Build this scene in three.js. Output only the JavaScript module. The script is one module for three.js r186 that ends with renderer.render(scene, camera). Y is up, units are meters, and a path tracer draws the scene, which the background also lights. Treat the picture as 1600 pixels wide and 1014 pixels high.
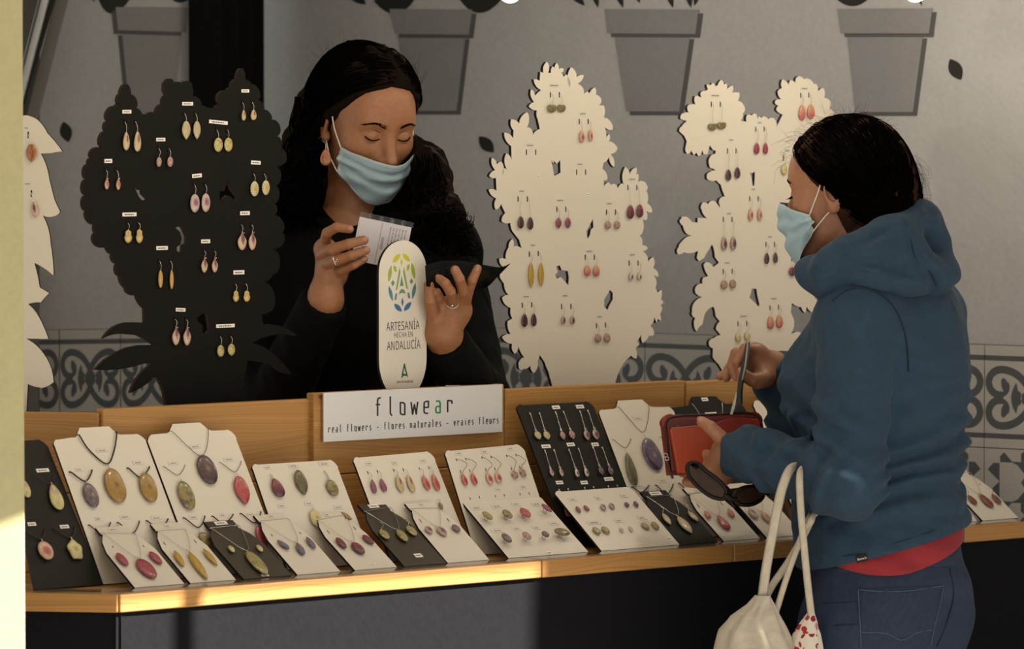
import * as THREE from 'three';
import { RoundedBoxGeometry } from 'three/addons/geometries/RoundedBoxGeometry.js';
import { mergeGeometries, mergeVertices } from 'three/addons/utils/BufferGeometryUtils.js';
import { ImprovedNoise } from 'three/addons/math/ImprovedNoise.js';

// ---------------------------------------------------------------- camera, sky, sun, exposure
const V3 = THREE.Vector3, F = 8000, EYE = 1.66, PITCH = Math.atan(337 / F);
const scene = new THREE.Scene();
const camera = new THREE.PerspectiveCamera(2 * Math.atan(507 / F) * 180 / Math.PI, 1600 / 1014, 0.1, 400);
camera.position.set(0, EYE, 0);
camera.rotation.x = -PITCH;
camera.focus = 8.7;
camera.userData.fStop = 7.5;
scene.add(camera);
const renderer = new THREE.WebGLRenderer({ antialias: true });
renderer.toneMapping = THREE.LinearToneMapping;
renderer.toneMappingExposure = 0.99;
renderer.shadowMap.enabled = true;

const SUN = new V3(0.992, 0.70, 0.12).normalize();          // low sun, far to the right
// hazy, bright afternoon sky, whiter towards the horizon and the sun
{
  const w = 128, h = 64, d = new Float32Array(w * h * 4), dir = new V3();
  for (let y = 0; y < h; y++) for (let x = 0; x < w; x++) {
    const el = ((y + 0.5) / h - 0.5) * Math.PI, az = ((x + 0.5) / w - 0.5) * 2 * Math.PI;
    dir.set(Math.cos(el) * Math.cos(az), Math.sin(el), Math.cos(el) * Math.sin(az));
    const k = Math.max(0, Math.sin(el)) ** 0.6, s = Math.max(0, dir.dot(SUN)) ** 6 * 0.6, i = (y * w + x) * 4;
    d[i] = 1.04 - 0.34 * k + s; d[i + 1] = 1.0 - 0.26 * k + s * 0.95; d[i + 2] = 0.95 - 0.14 * k + s * 0.85; d[i + 3] = 1;
  }
  const sky = new THREE.DataTexture(d, w, h, THREE.RGBAFormat, THREE.FloatType);
  sky.mapping = THREE.EquirectangularReflectionMapping; sky.magFilter = sky.minFilter = THREE.LinearFilter; sky.needsUpdate = true;
  scene.background = scene.environment = sky;
  scene.environmentIntensity = scene.backgroundIntensity = 0.7;
}
const sun = new THREE.DirectionalLight(new THREE.Color(1, 0.91, 0.77), 26);
sun.name = 'sun';
sun.position.copy(SUN).multiplyScalar(12).add(new V3(0, 1, -8.5));
sun.target.position.set(0, 1, -8.5);
sun.castShadow = true; sun.shadow.mapSize.set(4096, 4096);
Object.assign(sun.shadow.camera, { left: -4, right: 4, top: 4, bottom: -4, near: 0.5, far: 40 });
sun.shadow.bias = -0.0004;
scene.add(sun, sun.target);

// ---------------------------------------------------------------- helpers
function rng(seed) { let s = seed >>> 0; return () => { s = (s + 0x6D2B79F5) >>> 0; let t = Math.imul(s ^ (s >>> 15), 1 | s); t = (t + Math.imul(t ^ (t >>> 7), 61 | t)) ^ t; return ((t ^ (t >>> 14)) >>> 0) / 4294967296; }; }
const noise = new ImprovedNoise();
const N3 = (x, y, z) => noise.noise(x, y, z);
const clamp = (x, a = 0, b = 1) => Math.min(b, Math.max(a, x));
const mix = (a, b, t) => a + (b - a) * t;
const sstep = (a, b, x) => { const t = clamp((x - a) / (b - a)); return t * t * (3 - 2 * t); };
const CAM = new V3(0, EYE, 0), XAX = new V3(1, 0, 0), YAX = new V3(0, 1, 0);
function ray(u, v) { return new V3((u - 800) / F, -(v - 507) / F, -1).applyAxisAngle(XAX, -PITCH); }
function at(u, v, depth) { const d = ray(u, v); return CAM.clone().addScaledVector(d, depth / -d.z); }   // where a measured point stands, at its distance
function hit(u, v, o, n) { const d = ray(u, v); return CAM.clone().addScaledVector(d, o.clone().sub(CAM).dot(n) / d.dot(n)); }

const used = {};
function numbered(n) { used[n] = (used[n] ?? -1) + 1; return used[n] ? n + '_' + String(used[n]).padStart(3, '0') : n; }
function tag(o, label, category, group, kind) {
  if (label) o.userData.label = label;
  if (category) o.userData.category = category;
  if (group) o.userData.group = group;
  if (kind) o.userData.kind = kind;
  return o;
}
function thing(name, label, category, group, pos) {
  const g = new THREE.Group(); g.name = numbered(name); scene.add(g);
  if (pos) g.position.copy(pos);
  return tag(g, label, category, group);
}
function mesh(name, geo, mat, parent = scene) {
  const m = new THREE.Mesh(geo, mat); m.name = parent === scene ? numbered(name) : name;
  m.castShadow = m.receiveShadow = true; parent.add(m); return m;
}
function struct(name, geo, mat, parent = scene) { const m = mesh(name, geo, mat, parent); if (parent === scene) m.userData.kind = 'structure'; return m; }
function std(hex, rough = 0.7, more = {}) { return new THREE.MeshStandardMaterial({ color: hex, roughness: rough, ...more }); }
function phys(hex, rough = 0.5, more = {}) { return new THREE.MeshPhysicalMaterial({ color: hex, roughness: rough, ...more }); }
function canvasTex(w, h, draw, wrap = true) {
  const c = document.createElement('canvas'); c.width = w; c.height = h; draw(c.getContext('2d'), w, h);
  const t = new THREE.CanvasTexture(c); t.colorSpace = THREE.SRGBColorSpace;
  if (wrap) t.wrapS = t.wrapT = THREE.RepeatWrapping;
  return t;
}
function dataTex(w, h, fn, srgb = true) {          // fn(x,y) -> [r,g,b] 0..255
  const d = new Uint8Array(w * h * 4);
  for (let y = 0; y < h; y++) for (let x = 0; x < w; x++) { const c = fn(x / w, y / h); const i = (y * w + x) * 4; d[i] = clamp(c[0], 0, 255); d[i + 1] = clamp(c[1], 0, 255); d[i + 2] = clamp(c[2], 0, 255); d[i + 3] = 255; }
  const t = new THREE.DataTexture(d, w, h); t.magFilter = THREE.LinearFilter; t.minFilter = THREE.LinearFilter; t.wrapS = t.wrapT = THREE.RepeatWrapping;
  if (srgb) t.colorSpace = THREE.SRGBColorSpace; t.needsUpdate = true; return t;
}
const tile = (u, n) => Math.sin(u * 2 * Math.PI) * n;      // periodic coordinates
function pnoise(u, v, fu, fv, s = 0) { const a = u * 6.2832, b = v * 6.2832; return N3(Math.cos(a) * fu + s, Math.sin(a) * fu + Math.cos(b) * fv, Math.sin(b) * fv + s * 1.7); }
// uv in metres from the dominant axis of each face
function metricUV(g, ou = 0, ov = 0, swap = false) {
  if (!g.attributes.normal) g.computeVertexNormals();
  const p = g.attributes.position, n = g.attributes.normal, uv = new Float32Array(p.count * 2);
  for (let i = 0; i < p.count; i++) {
    const ax = Math.abs(n.getX(i)), ay = Math.abs(n.getY(i)), az = Math.abs(n.getZ(i));
    let a, b;
    if (ax > ay && ax > az) { a = p.getZ(i) * 0.4; b = p.getY(i) + 0.3; } else if (ay > az) { a = p.getX(i); b = p.getZ(i); } else { a = p.getX(i); b = p.getY(i); }
    uv[2 * i] = (swap ? b : a) + ou; uv[2 * i + 1] = (swap ? a : b) + ov;
  }
  g.setAttribute('uv', new THREE.BufferAttribute(uv, 2)); return g;
}
function rbox(w, h, d, r = 0.002, ou = 0, ov = 0) { return metricUV(new RoundedBoxGeometry(w, h, d, 2, Math.min(r, w / 2.1, h / 2.1, d / 2.1)), ou, ov); }
function tubeG(pts, r, seg = 16, rad = 6, closed = false) { return new THREE.TubeGeometry(new THREE.CatmullRomCurve3(pts, closed, 'centripetal'), seg, r, rad, closed); }
function basis(g, ex, ey, ez, pos) { g.matrix.makeBasis(ex, ey, ez).setPosition(pos); g.matrix.decompose(g.position, g.quaternion, g.scale); return g; }
// outline from measured points; each side bows outwards by its third entry (a share of its length)
function bow(pts, def = 0, n = 5) {
  let area = 0; const m = pts.length, out = [];
  for (let i = 0; i < m; i++) { const a = pts[i], b = pts[(i + 1) % m]; area += a[0] * b[1] - b[0] * a[1]; }
  const s = area > 0 ? 1 : -1;
  for (let i = 0; i < m; i++) {
    const a = pts[i], b = pts[(i + 1) % m], k = a[2] ?? def; out.push([a[0], a[1]]);
    if (!k) continue;
    const dx = b[0] - a[0], dy = b[1] - a[1];
    if (k >= 0.2 && n === 5) { for (let j = 1; j < 9; j++) { const t = (1 - Math.cos(Math.PI * j / 9)) / 2, h = Math.sin(Math.PI * j / 9) * k * s; out.push([a[0] + dx * t + dy * h, a[1] + dy * t - dx * h]); } continue; }
    const cx = (a[0] + b[0]) / 2 + dy * k * s * 2, cy = (a[1] + b[1]) / 2 - dx * k * s * 2;
    for (let j = 1; j < n; j++) { const t = j / n; out.push([(1 - t) ** 2 * a[0] + 2 * t * (1 - t) * cx + t * t * b[0], (1 - t) ** 2 * a[1] + 2 * t * (1 - t) * cy + t * t * b[1]]); }
  }
  return out;
}
// ---------------------------------------------------------------- frame of the counter
const TOP = 0.90;
const A0 = hit(187, 929, new V3(0, TOP, 0), YAX), A1 = hit(1600, 816, new V3(0, TOP, 0), YAX);
const E1 = A1.clone().sub(A0).normalize(), NF = new V3(-E1.z, 0, E1.x), NB = NF.clone().negate();   // along, towards the customer, inwards
const cp = (a, y, b) => A0.clone().addScaledVector(E1, a).addScaledVector(NB, b).setY(y);
const alongAt = (u, v, b, y) => { const o = cp(0, y ?? TOP, b); return hit(u, v, o, y === undefined ? NF : YAX).sub(A0).dot(E1); };
const aPix = (u, b = 0) => alongAt(u, 900 - 0.08 * (u - 500), b);          // the place along the counter seen in picture column u
console.log('theta', Math.atan2(-E1.z, E1.x) * 57.3, A0.toArray(), A1.toArray());

// ---------------------------------------------------------------- materials of the place
const woodTex = canvasTex(1024, 512, (g, w, h) => {
  g.fillStyle = '#ad7e43'; g.fillRect(0, 0, w, h);
  const r = rng(5);
  for (let i = 0; i < 420; i++) {
    const y = r() * h, a = 0.05 + r() * 0.12, dk = r() < 0.6;
    g.strokeStyle = dk ? `rgba(120,72,26,${a})` : `rgba(226,182,112,${a})`; g.lineWidth = 0.6 + r() * 2.6;
    for (const o of [0, -h, h]) { g.beginPath(); for (let x = 0; x <= w; x += 16) { const yy = y + o + 9 * Math.sin(x / w * 6.2832 + y * 0.02) + 5 * Math.sin(x / w * 12.566 + y * 0.05); x ? g.lineTo(x, yy) : g.moveTo(x, yy); } g.stroke(); }
  }
  for (let k = 0; k < 5; k++) { const x = r() * w, y = 60 + r() * (h - 120); for (let q = 9; q > 0; q--) { g.strokeStyle = `rgba(96,52,18,${0.12 + 0.04 * (9 - q)})`; g.lineWidth = 1.6; g.beginPath(); g.ellipse(x, y, q * 3.4, q * 1.7, 0.05, 0, 7); g.stroke(); } g.fillStyle = 'rgba(90,48,16,.75)'; g.beginPath(); g.ellipse(x, y, 7, 4, 0, 0, 7); g.fill(); }
});
woodTex.repeat.set(1.25, 2.6);
const woodBump = dataTex(256, 256, (u, v) => { const c = 128 + 60 * pnoise(u, v, 1, 14, 3) + 40 * pnoise(u, v, 2, 30, 9); return [c, c, c]; }, false);
const M = {};
M.wood = std('#ffffff', 0.55, { map: woodTex, bumpMap: woodBump, bumpScale: 0.0006 });
M.woodEnd = std('#a8783f', 0.7);
const wallGrain = dataTex(256, 256, (u, v) => { const c = 236 + 4 * pnoise(u, v, 2, 2, 1) + 6 * pnoise(u, v, 14, 14, 5) + 7 * pnoise(u, v, 50, 50, 7); return [c, c, c]; });
M.wall = std('#a9a9ac', 0.85, { map: wallGrain });
M.pot = std('#828285', 0.85, { map: wallGrain });
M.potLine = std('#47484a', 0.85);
M.print = std('#12120f', 0.8);
M.black = phys('#0a0a09', 0.95, { specularIntensity: 0.25 });
M.grout = std('#3b3c3c', 0.9);
const clothTex = dataTex(256, 256, (u, v) => { const c = 128 + 70 * pnoise(u, v, 40, 40, 2) + 40 * pnoise(u, v, 90, 20, 4) + 30 * pnoise(u, v, 8, 8, 6); return [c, c, c]; }, false);
M.skirt = phys('#17171d', 0.95, { specularIntensity: 0.3, bumpMap: clothTex, bumpScale: 0.0012, map: dataTex(256, 256, (u, v) => { const c = 222 + 26 * pnoise(u, v, 60, 60, 3) + 14 * pnoise(u, v, 12, 12, 4); return [c, c, c]; }) });
M.roof = std('#cfc9bb', 0.8);
M.steel = phys('#b8b8b6', 0.25, { metalness: 1 });
M.alu = phys('#b9bcbf', 0.45, { metalness: 0.25 });
M.ground = std('#ffffff', 0.9, { map: dataTex(256, 256, (u, v) => { const c = 130 + 22 * pnoise(u, v, 5, 5, 1) + 26 * pnoise(u, v, 40, 40, 8); return [c, c * 0.97, c * 0.91]; }) });

// ---------------------------------------------------------------- ground and kiosk shell
const gg = new THREE.BoxGeometry(60, 0.2, 60); struct('ground', metricUV(gg), M.ground).position.set(0, -0.1, -5);
// printed back wall: a long sheet at the right, a second sheet at the left, a black cloth hung where they meet
const TILE_H = at(1600, 540, 9.55).y, UPW = new V3(0, TILE_H, 0);
const wallR = { r: at(1600, 540, 9.55), l: hit(753, 511, UPW, YAX) };
const dirR = wallR.r.clone().sub(wallR.l).normalize(), nR = new V3(-dirR.z, 0, dirR.x);
const planeR = { o: wallR.l, ex: dirR, n: nR };
const cornerR = hit(400, 507, wallR.l, nR);
const wallL = { r: hit(330, 511.6, UPW, YAX), l: hit(40, 515.4, UPW, YAX) };
const dirL = wallL.r.clone().sub(wallL.l).normalize(), nL = new V3(-dirL.z, 0, dirL.x);
const planeL = { o: wallL.l, ex: dirL, n: nL };
console.log('wall depths', wallR.r.z, wallR.l.z, wallL.r.z, wallL.l.z, 'tile top', TILE_H);
function wallPiece(name, from, len, dir, n, mat, h = 2.6) {
  const g = metricUV(new THREE.BoxGeometry(len, h, 0.04));
  const m = struct(name, g, mat);
  basis(m, dir, YAX, n, from.clone().addScaledVector(dir, len / 2).addScaledVector(n, -0.02).setY(h / 2));
  return m;
}
const wR = wallPiece('wall_back', cornerR, 2.6, dirR, nR, M.wall);
const wL = wallPiece('wall_left', hit(-420, 511, wallL.l, nL), hit(338, 511, wallL.l, nL).distanceTo(hit(-420, 511, wallL.l, nL)), dirL, nL, M.wall);
// flat shapes printed on the walls, each a thin film of its own
function film(name, pts, pl, mat, wall, lift = 0.001, thick = 0.0008) {
  const o = hit(pts[0][0], pts[0][1], pl.o, pl.n), s = new THREE.Shape();
  pts.forEach(([u, v], i) => { const q = hit(u, v, pl.o, pl.n).sub(o); i ? s.lineTo(q.dot(pl.ex), q.y) : s.moveTo(q.dot(pl.ex), q.y); });
  const g = new THREE.ExtrudeGeometry(s, { depth: thick, bevelEnabled: false });
  g.applyMatrix4(new THREE.Matrix4().makeBasis(pl.ex, YAX, pl.n).setPosition(o.addScaledVector(pl.n, lift)));
  wall.updateMatrixWorld(true); g.applyMatrix4(wall.matrixWorld.clone().invert());
  return mesh(name, metricUV(g), mat, wall);
}
function potPrint(pl, wall, rim, body, side) {
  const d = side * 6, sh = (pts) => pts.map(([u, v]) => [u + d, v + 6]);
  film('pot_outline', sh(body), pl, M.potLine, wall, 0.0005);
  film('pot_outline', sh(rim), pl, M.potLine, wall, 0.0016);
  film('pot_body', body, pl, M.pot, wall, 0.0012);
  film('pot_rim', rim, pl, M.pot, wall, 0.0026);
}
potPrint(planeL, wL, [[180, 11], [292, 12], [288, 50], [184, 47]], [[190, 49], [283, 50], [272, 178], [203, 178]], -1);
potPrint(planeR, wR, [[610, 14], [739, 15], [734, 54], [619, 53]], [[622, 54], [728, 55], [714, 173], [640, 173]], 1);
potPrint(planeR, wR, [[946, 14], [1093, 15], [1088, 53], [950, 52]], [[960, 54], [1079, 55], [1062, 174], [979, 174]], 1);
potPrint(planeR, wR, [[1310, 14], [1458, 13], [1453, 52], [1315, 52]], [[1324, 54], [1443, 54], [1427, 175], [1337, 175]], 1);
const leafPts = (x0, y0, x1, y1, k = 0.28) => bow([[x0, y0, k], [x1, y1, k]], 0, 8);
film('printed_leaf', leafPts(99, 190, 107, 222), planeL, M.print, wL);
film('printed_leaf', leafPts(749, 213, 772, 238), planeR, M.print, wR);
film('printed_leaf', leafPts(1485, 92, 1502, 125), planeR, M.print, wR);
for (const [pl, w, l] of [[planeL, wL, [[120, -40, 148, 3, .1], [150, -14, 205, -4, .55], [262, -22, 300, -3, .4]]], [planeR, wR, [[540, -20, 572, 7, .2], [585, 2, 650, -4, .35], [715, -6, 785, -2, .35], [880, -30, 914, 9, .15], [925, -30, 935, 12, .12], [960, -30, 974, 12, .12], [985, -40, 1000, 5, .12], [1040, -30, 1052, 12, .12], [1072, -30, 1080, 12, .12], [1095, -35, 1086, 9, .12], [1305, -4, 1360, -4, .25], [1425, -30, 1441, 9, .08]]]]) for (const [a, b, c, d, k] of l) film('printed_leaf', leafPts(a, b, c, d, k), pl, M.print, w);

// glazed border tiles, each a tile of its own
const tileBase = '#9f9d9a', tileInk = '#45494e';
const arabesque = canvasTex(256, 256, (g, w) => {
  g.fillStyle = tileBase; g.fillRect(0, 0, w, w); g.scale(w, w); g.fillStyle = g.strokeStyle = tileInk;
  g.fillRect(0, 0.10, 1, 0.05); g.fillRect(0, 0.86, 1, 0.05);
  g.lineCap = 'round'; g.lineJoin = 'round';
  for (const sx of [1, -1]) for (const sy of [1, -1]) {
    g.save(); g.translate(0.5, 0.51); g.scale(sx, sy); g.translate(-0.5, -0.51);
    g.lineWidth = 0.075; g.beginPath(); g.moveTo(0.45, 0.53); g.bezierCurveTo(0.5, 0.38, 0.62, 0.24, 0.8, 0.235); g.bezierCurveTo(0.9, 0.235, 0.965, 0.30, 0.955, 0.38); g.bezierCurveTo(0.94, 0.45, 0.88, 0.49, 0.82, 0.485); g.stroke();
    g.lineWidth = 0.05; g.beginPath(); g.moveTo(0.82, 0.485); g.bezierCurveTo(0.76, 0.47, 0.735, 0.43, 0.75, 0.38); g.stroke();
    g.beginPath(); g.ellipse(0.775, 0.39, 0.038, 0.075, 0.3, 0, 7); g.fill();
    g.beginPath(); g.moveTo(0.645, 0.36); g.quadraticCurveTo(0.70, 0.42, 0.705, 0.515); g.lineTo(0.6, 0.515); g.quadraticCurveTo(0.57, 0.45, 0.625, 0.44); g.closePath(); g.fill();
    g.restore();
  }
}, false);
const starTile = canvasTex(256, 256, (g, w) => {
  g.fillStyle = tileBase; g.fillRect(0, 0, w, w); g.scale(w, w); g.fillStyle = tileInk;
  const shapes = [[[.41, .04], [.46, .0], [.51, .04], [.51, .115], [.41, .115]], [[.29, .115], [.655, .12], [.535, .245], [.59, .31], [.5, .31], [.5, .2]], [[.68, .125], [.78, .03], [.825, .07], [.825, .125]], [[.83, .135], [.9, .135], [.965, .2], [.83, .31]]];
  for (const vy of [0, 1]) for (const sx of [1, -1]) for (const sy of [1, -1]) { g.save(); g.translate(0.5, 0.31 + vy * 0.62); g.scale(sx, sy); g.translate(-0.5, -0.31); for (const l of shapes) { g.beginPath(); l.forEach((p, i) => i ? g.lineTo(...p) : g.moveTo(...p)); g.closePath(); g.fill(); } g.restore(); }
}, false);
const mTileA = phys('#ffffff', 0.5, { map: arabesque }), mTileS = phys('#ffffff', 0.5, { map: starTile });
function tileRow(pl, wall, seamU, seamV, tw, th, n0, n1, y1, mat) {
  const s0 = hit(seamU, seamV, pl.o, pl.n), g = new THREE.BoxGeometry(tw - 0.0018, th - 0.0018, 0.004);
  wall.updateMatrixWorld(true); const inv = wall.matrixWorld.clone().invert();
  const back = mesh('grout', new THREE.BoxGeometry(tw * (n1 - n0), th, 0.001), M.grout, wall);
  const m0 = new THREE.Matrix4().makeBasis(pl.ex, YAX, pl.n).setPosition(s0.clone().addScaledVector(pl.ex, tw * (n0 + n1) / 2).addScaledVector(pl.n, 0.001).setY(y1 - th / 2)).premultiply(inv);
  m0.decompose(back.position, back.quaternion, back.scale);
  for (let i = n0; i < n1; i++) {
    const t = mesh('tile', g, mat, wall);
    const m = new THREE.Matrix4().makeBasis(pl.ex, YAX, pl.n).setPosition(s0.clone().addScaledVector(pl.ex, tw * (i + 0.5)).addScaledVector(pl.n, 0.0025).setY(y1 - th / 2)).premultiply(inv);
    m.decompose(t.position, t.quaternion, t.scale);
  }
}
tileRow(planeR, wR, 763.6, 540, 0.2, 0.194, -2, 7, TILE_H, mTileA);
tileRow(planeR, wR, 763.6, 540, 0.2, 0.2, -2, 7, TILE_H - 0.194, mTileS);
tileRow(planeL, wL, 92, 540, 0.1255, 0.194, -2, 3, TILE_H, mTileA);
tileRow(planeL, wL, 92, 540, 0.1255, 0.2, -2, 3, TILE_H - 0.194, mTileS);
// black cloth hung over the joint of the two sheets
{
  const l = hit(327, 60, wallL.l.clone().addScaledVector(nL, 0.05), nL), r = hit(424, 60, wallR.l.clone().addScaledVector(nR, 0.05), nR), w = l.distanceTo(r), ex = r.clone().sub(l).setY(0).normalize(), g = new THREE.BoxGeometry(w, 2.5, 0.012, 40, 1, 1);
  const p = g.attributes.position; for (let i = 0; i < p.count; i++) { const x = p.getX(i) / w * 2; p.setZ(i, p.getZ(i) + 0.008 * Math.sin(x * 14) - 0.03 * Math.abs(x) ** 4); }
  g.computeVertexNormals();
  const m = tag(mesh('hanging_cloth', g, M.black), 'black cloth hung full height over the joint of the grey printed walls', 'curtain');
  basis(m, ex, YAX, new V3(-ex.z, 0, ex.x), l.clone().add(r).multiplyScalar(0.5).setY(1.26));
}
// slanting profile of the stall frame at the upper left
{
  const bar = (u0, v0, u1, v1, d, wpx, th) => { const a = at(u0 + (u0 - u1) * 0.35, v0 + (v0 - v1) * 0.35, d), b = at(u1 + (u1 - u0) * 1.2, v1 + (v1 - v0) * 1.2, d), g = new RoundedBoxGeometry(wpx / F * d, a.distanceTo(b), th, 2, 0.003); g.applyQuaternion(new THREE.Quaternion().setFromUnitVectors(YAX, a.clone().sub(b).normalize())); const c = a.add(b).multiplyScalar(0.5); g.translate(c.x, c.y, c.z); return g; };
  const t = thing('frame_strut', 'pale aluminium strut with a black seal slanting at the upper left corner', 'strut');
  mesh('profile', bar(84, -60, 20, 190, 10.1, 15, 0.03), M.alu, t);
  mesh('groove', bar(78, -60, 14, 190, 10.08, 3, 0.01), std('#3c3d3e', 0.6), t);
  mesh('seal', bar(100, -60, 26, 190, 10.12, 7, 0.03), std('#1c1c1a', 0.9), t);
  mesh('fabric_edge', bar(112, -60, 30, 260, 10.14, 20, 0.006), std('#6e6c69', 0.9), t);
  mesh('side_sheet', bar(40, 120, 40, 560, 10.16, 44, 0.006), std('#55534f', 0.9), t);
}
// roof of the kiosk; its front edge throws the level shade line along the counter
{
  const o = 1.43, th = 0.06, h = 2.22, g = new THREE.BoxGeometry(5.2, th, o + 1.9);
  const m = struct('ceiling', metricUV(g), M.roof);
  basis(m, E1, YAX, NF, cp(1.0, h + th / 2, 0).addScaledVector(NF, o / 2 - 0.95));
}
// end panel of the next stall on the right, and a pole: both stand between the sun and this counter
{
  struct('wall_right', new THREE.BoxGeometry(0.05, 4.4, 2.8), M.roof).position.set(3.4, 2.2, -8.185 - 1.4);
  const g = new THREE.CylinderGeometry(0.016, 0.016, 2.4, 16); g.translate(1.3, 1.2, -7.87);
  tag(mesh('stall_pole', g, M.alu), 'slim aluminium stall pole standing in the sun to the right', 'pole');
}
// cream panel in the foreground at the left
{
  const e = at(38.5, 600, 7.66), n = new V3(0.35, 0, 0.94).normalize(), ex = new V3(n.z, 0, -n.x);
  const m = tag(mesh('side_panel', rbox(0.5, 2.6, 0.03, 0.004), std('#c2bb8e', 0.6, { map: wallGrain })), 'cream painted upright panel at the left edge, sunlit near its foot', 'panel');
  basis(m, ex, YAX, n, e.clone().addScaledVector(ex, -0.25).addScaledVector(n, -0.015).setY(1.3));
}
// ---------------------------------------------------------------- the counter
const SH = 0.48;
const aL = [0, aPix(847), aPix(1147), aPix(1430), aPix(1612)], SHS = [SH, SH, 0.30, 0.088];
const railV = [0, 0.31, 0.57, 0.83];
for (let i = 0; i < 4; i++) {
  const SH = SHS[i];
  const a = aL[i], b = aL[i + 1], w = b - a - 0.0015, c = (a + b) / 2;
  const t = thing('market_counter', ['longest wooden counter unit at the left with a sunlit front edge', 'short middle wooden counter unit under the wide earring card', 'wooden counter unit mostly hidden behind the woman in the blue hoodie', 'narrow wooden counter unit at the right end against the star tiles'][i], 'counter', 'wooden counter units');
  basis(t, E1, YAX, NF, cp(c, 0, 0));
  mesh('front_rail', rbox(w, 0.029, 0.045, 0.003, i * 0.37, railV[i]), M.wood, t).position.set(0, TOP - 0.0145, -0.0225);
  for (let k = 0; k < 3; k++) mesh('shelf_board', rbox(w, 0.022, (SH - 0.047) / 3 - 0.001, 0.002, i * 0.3 + k * 0.41, k * 0.23), M.wood, t).position.set(0, TOP - 0.011, -0.046 - (SH - 0.047) / 3 * (k + 0.5));
  const leg = rbox(0.05, TOP - 0.03, 0.05, 0.003);
  for (const s of [-1, 1]) for (const z of SH < 0.1 ? [-0.05] : [-0.06, -SH + 0.05]) mesh('leg', leg, M.wood, t).position.set(s * (w / 2 - 0.04), (TOP - 0.03) / 2, z);
}
// short unit set at an angle at the left end
const lp = hit(-60, 925, new V3(0, TOP, 0), YAX), eL = A0.clone().sub(lp).normalize(), nfL = new V3(-eL.z, 0, eL.x);
{
  const w = lp.distanceTo(A0) - 0.003, t = thing('market_counter', 'shaded wooden counter unit turned at an angle beside the cream panel', 'counter', 'wooden counter units');
  basis(t, eL, YAX, nfL, lp.clone().addScaledVector(eL, w / 2).setY(0));
  mesh('front_rail', rbox(w, 0.029, 0.045, 0.003, 0.2, 0.8), M.wood, t).position.set(0, TOP - 0.0145, -0.0225);
  const s = new THREE.Shape(); s.moveTo(-w / 2, 0.046); s.lineTo(w / 2 - 0.005, 0.046); s.lineTo(w / 2 - 0.004 + SH * NB.dot(eL) / -NB.dot(nfL), SH); s.lineTo(-w / 2, SH); s.closePath();
  const g = new THREE.ExtrudeGeometry(s, { depth: 0.022, bevelEnabled: false }); g.rotateX(-Math.PI / 2); mesh('shelf_board', metricUV(g), M.wood, t).position.set(0, TOP - 0.022, 0);
  for (const z of [-0.06, -SH + 0.06]) mesh('leg', rbox(0.05, TOP - 0.03, 0.05, 0.003), M.wood, t).position.set(-w / 2 + 0.05, (TOP - 0.03) / 2, z);
}
// cloth skirts
function skirt(len, pos, ex, n, label) {
  const g = new THREE.BoxGeometry(len, 0.868, 0.004, 120, 12, 1), p = g.attributes.position;
  for (let i = 0; i < p.count; i++) { const x = p.getX(i), y = p.getY(i); p.setZ(i, p.getZ(i) + (0.434 - y) * (0.006 * Math.sin(x * 21 + 1) + 0.004 * Math.sin(x * 47)) + 0.0012 * N3(x * 9, y * 9, 2)); }
  g.computeVertexNormals(); metricUV(g);
  const m = tag(mesh('counter_skirt', g, M.skirt), label, 'table skirt', 'dark counter skirts'); basis(m, ex, YAX, n, pos); return m;
}
skirt(aL[4], cp(aL[4] / 2, 0.436, 0.012), E1, NF, 'dark grey cloth skirt hanging below the long front edge of the counter');
skirt(lp.distanceTo(A0), lp.clone().add(A0).multiplyScalar(0.5).addScaledVector(nfL, -0.012).setY(0.436), eL, nfL, 'black shaded cloth skirt on the angled left end of the counter');
// ---------------------------------------------------------------- back boards
const BB = 0.30, boardTop = (u, v, b = BB) => hit(u, v, cp(0, 0, b), NF);
const BBL = [[160, 490, 641.5, 620, 0], [489.5, 788.5, 612, 601.5, -0.012], [789, 1071, 606, 595.5, 0], [1072, 1330, 595.2, 584, 0]];
BBL.forEach(([u0, u1, v0, v1, db], i) => {
  const b = BB + db, p0 = boardTop(u0, v0, b), p1 = boardTop(u1, v1, b), y1 = (p0.y + p1.y) / 2, a0 = p0.clone().sub(A0).dot(E1), a1 = p1.clone().sub(A0).dot(E1), w = a1 - a0 - 0.002;
  console.log('board', i, p0.y, p1.y, w);
  const t = thing('back_board', ['wide pine back board behind the white necklace cards at the left', 'raised pine board carrying the white sign plate', 'pine back board behind the black long-earring card', 'pine back board behind the red wallet and cash'][i], 'back board', 'pine back boards');
  basis(t, E1, YAX, NF, cp((a0 + a1) / 2, TOP, b));
  const hh = (y1 - TOP), n = 2;
  for (let k = 0; k < n; k++) mesh('plank', rbox(w, hh / n - 0.0008, 0.02, 0.0025, i * 0.43 + k * 0.2, i * 0.31 + k * 0.53), M.wood, t).position.set(0, hh / n * (k + 0.5), -0.01);
});
{
  const p0 = hit(-60, 645.5, lp.clone().addScaledVector(nfL, -0.34), nfL), p1 = hit(154, 642, lp.clone().addScaledVector(nfL, -0.34), nfL), w = p0.distanceTo(p1), hh = (p0.y + p1.y) / 2 - TOP;
  const t = thing('back_board', 'pine back board of the angled unit behind the black pendant card', 'back board', 'pine back boards');
  basis(t, eL, YAX, nfL, p0.clone().add(p1).multiplyScalar(0.5).setY(TOP));
  for (let k = 0; k < 2; k++) mesh('plank', rbox(w, hh / 2 - 0.0008, 0.02, 0.0025, 0.1 + k * 0.3, 0.6 + k * 0.17), M.wood, t).position.set(0, hh / 2 * (k + 0.5), -0.01);
}
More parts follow.
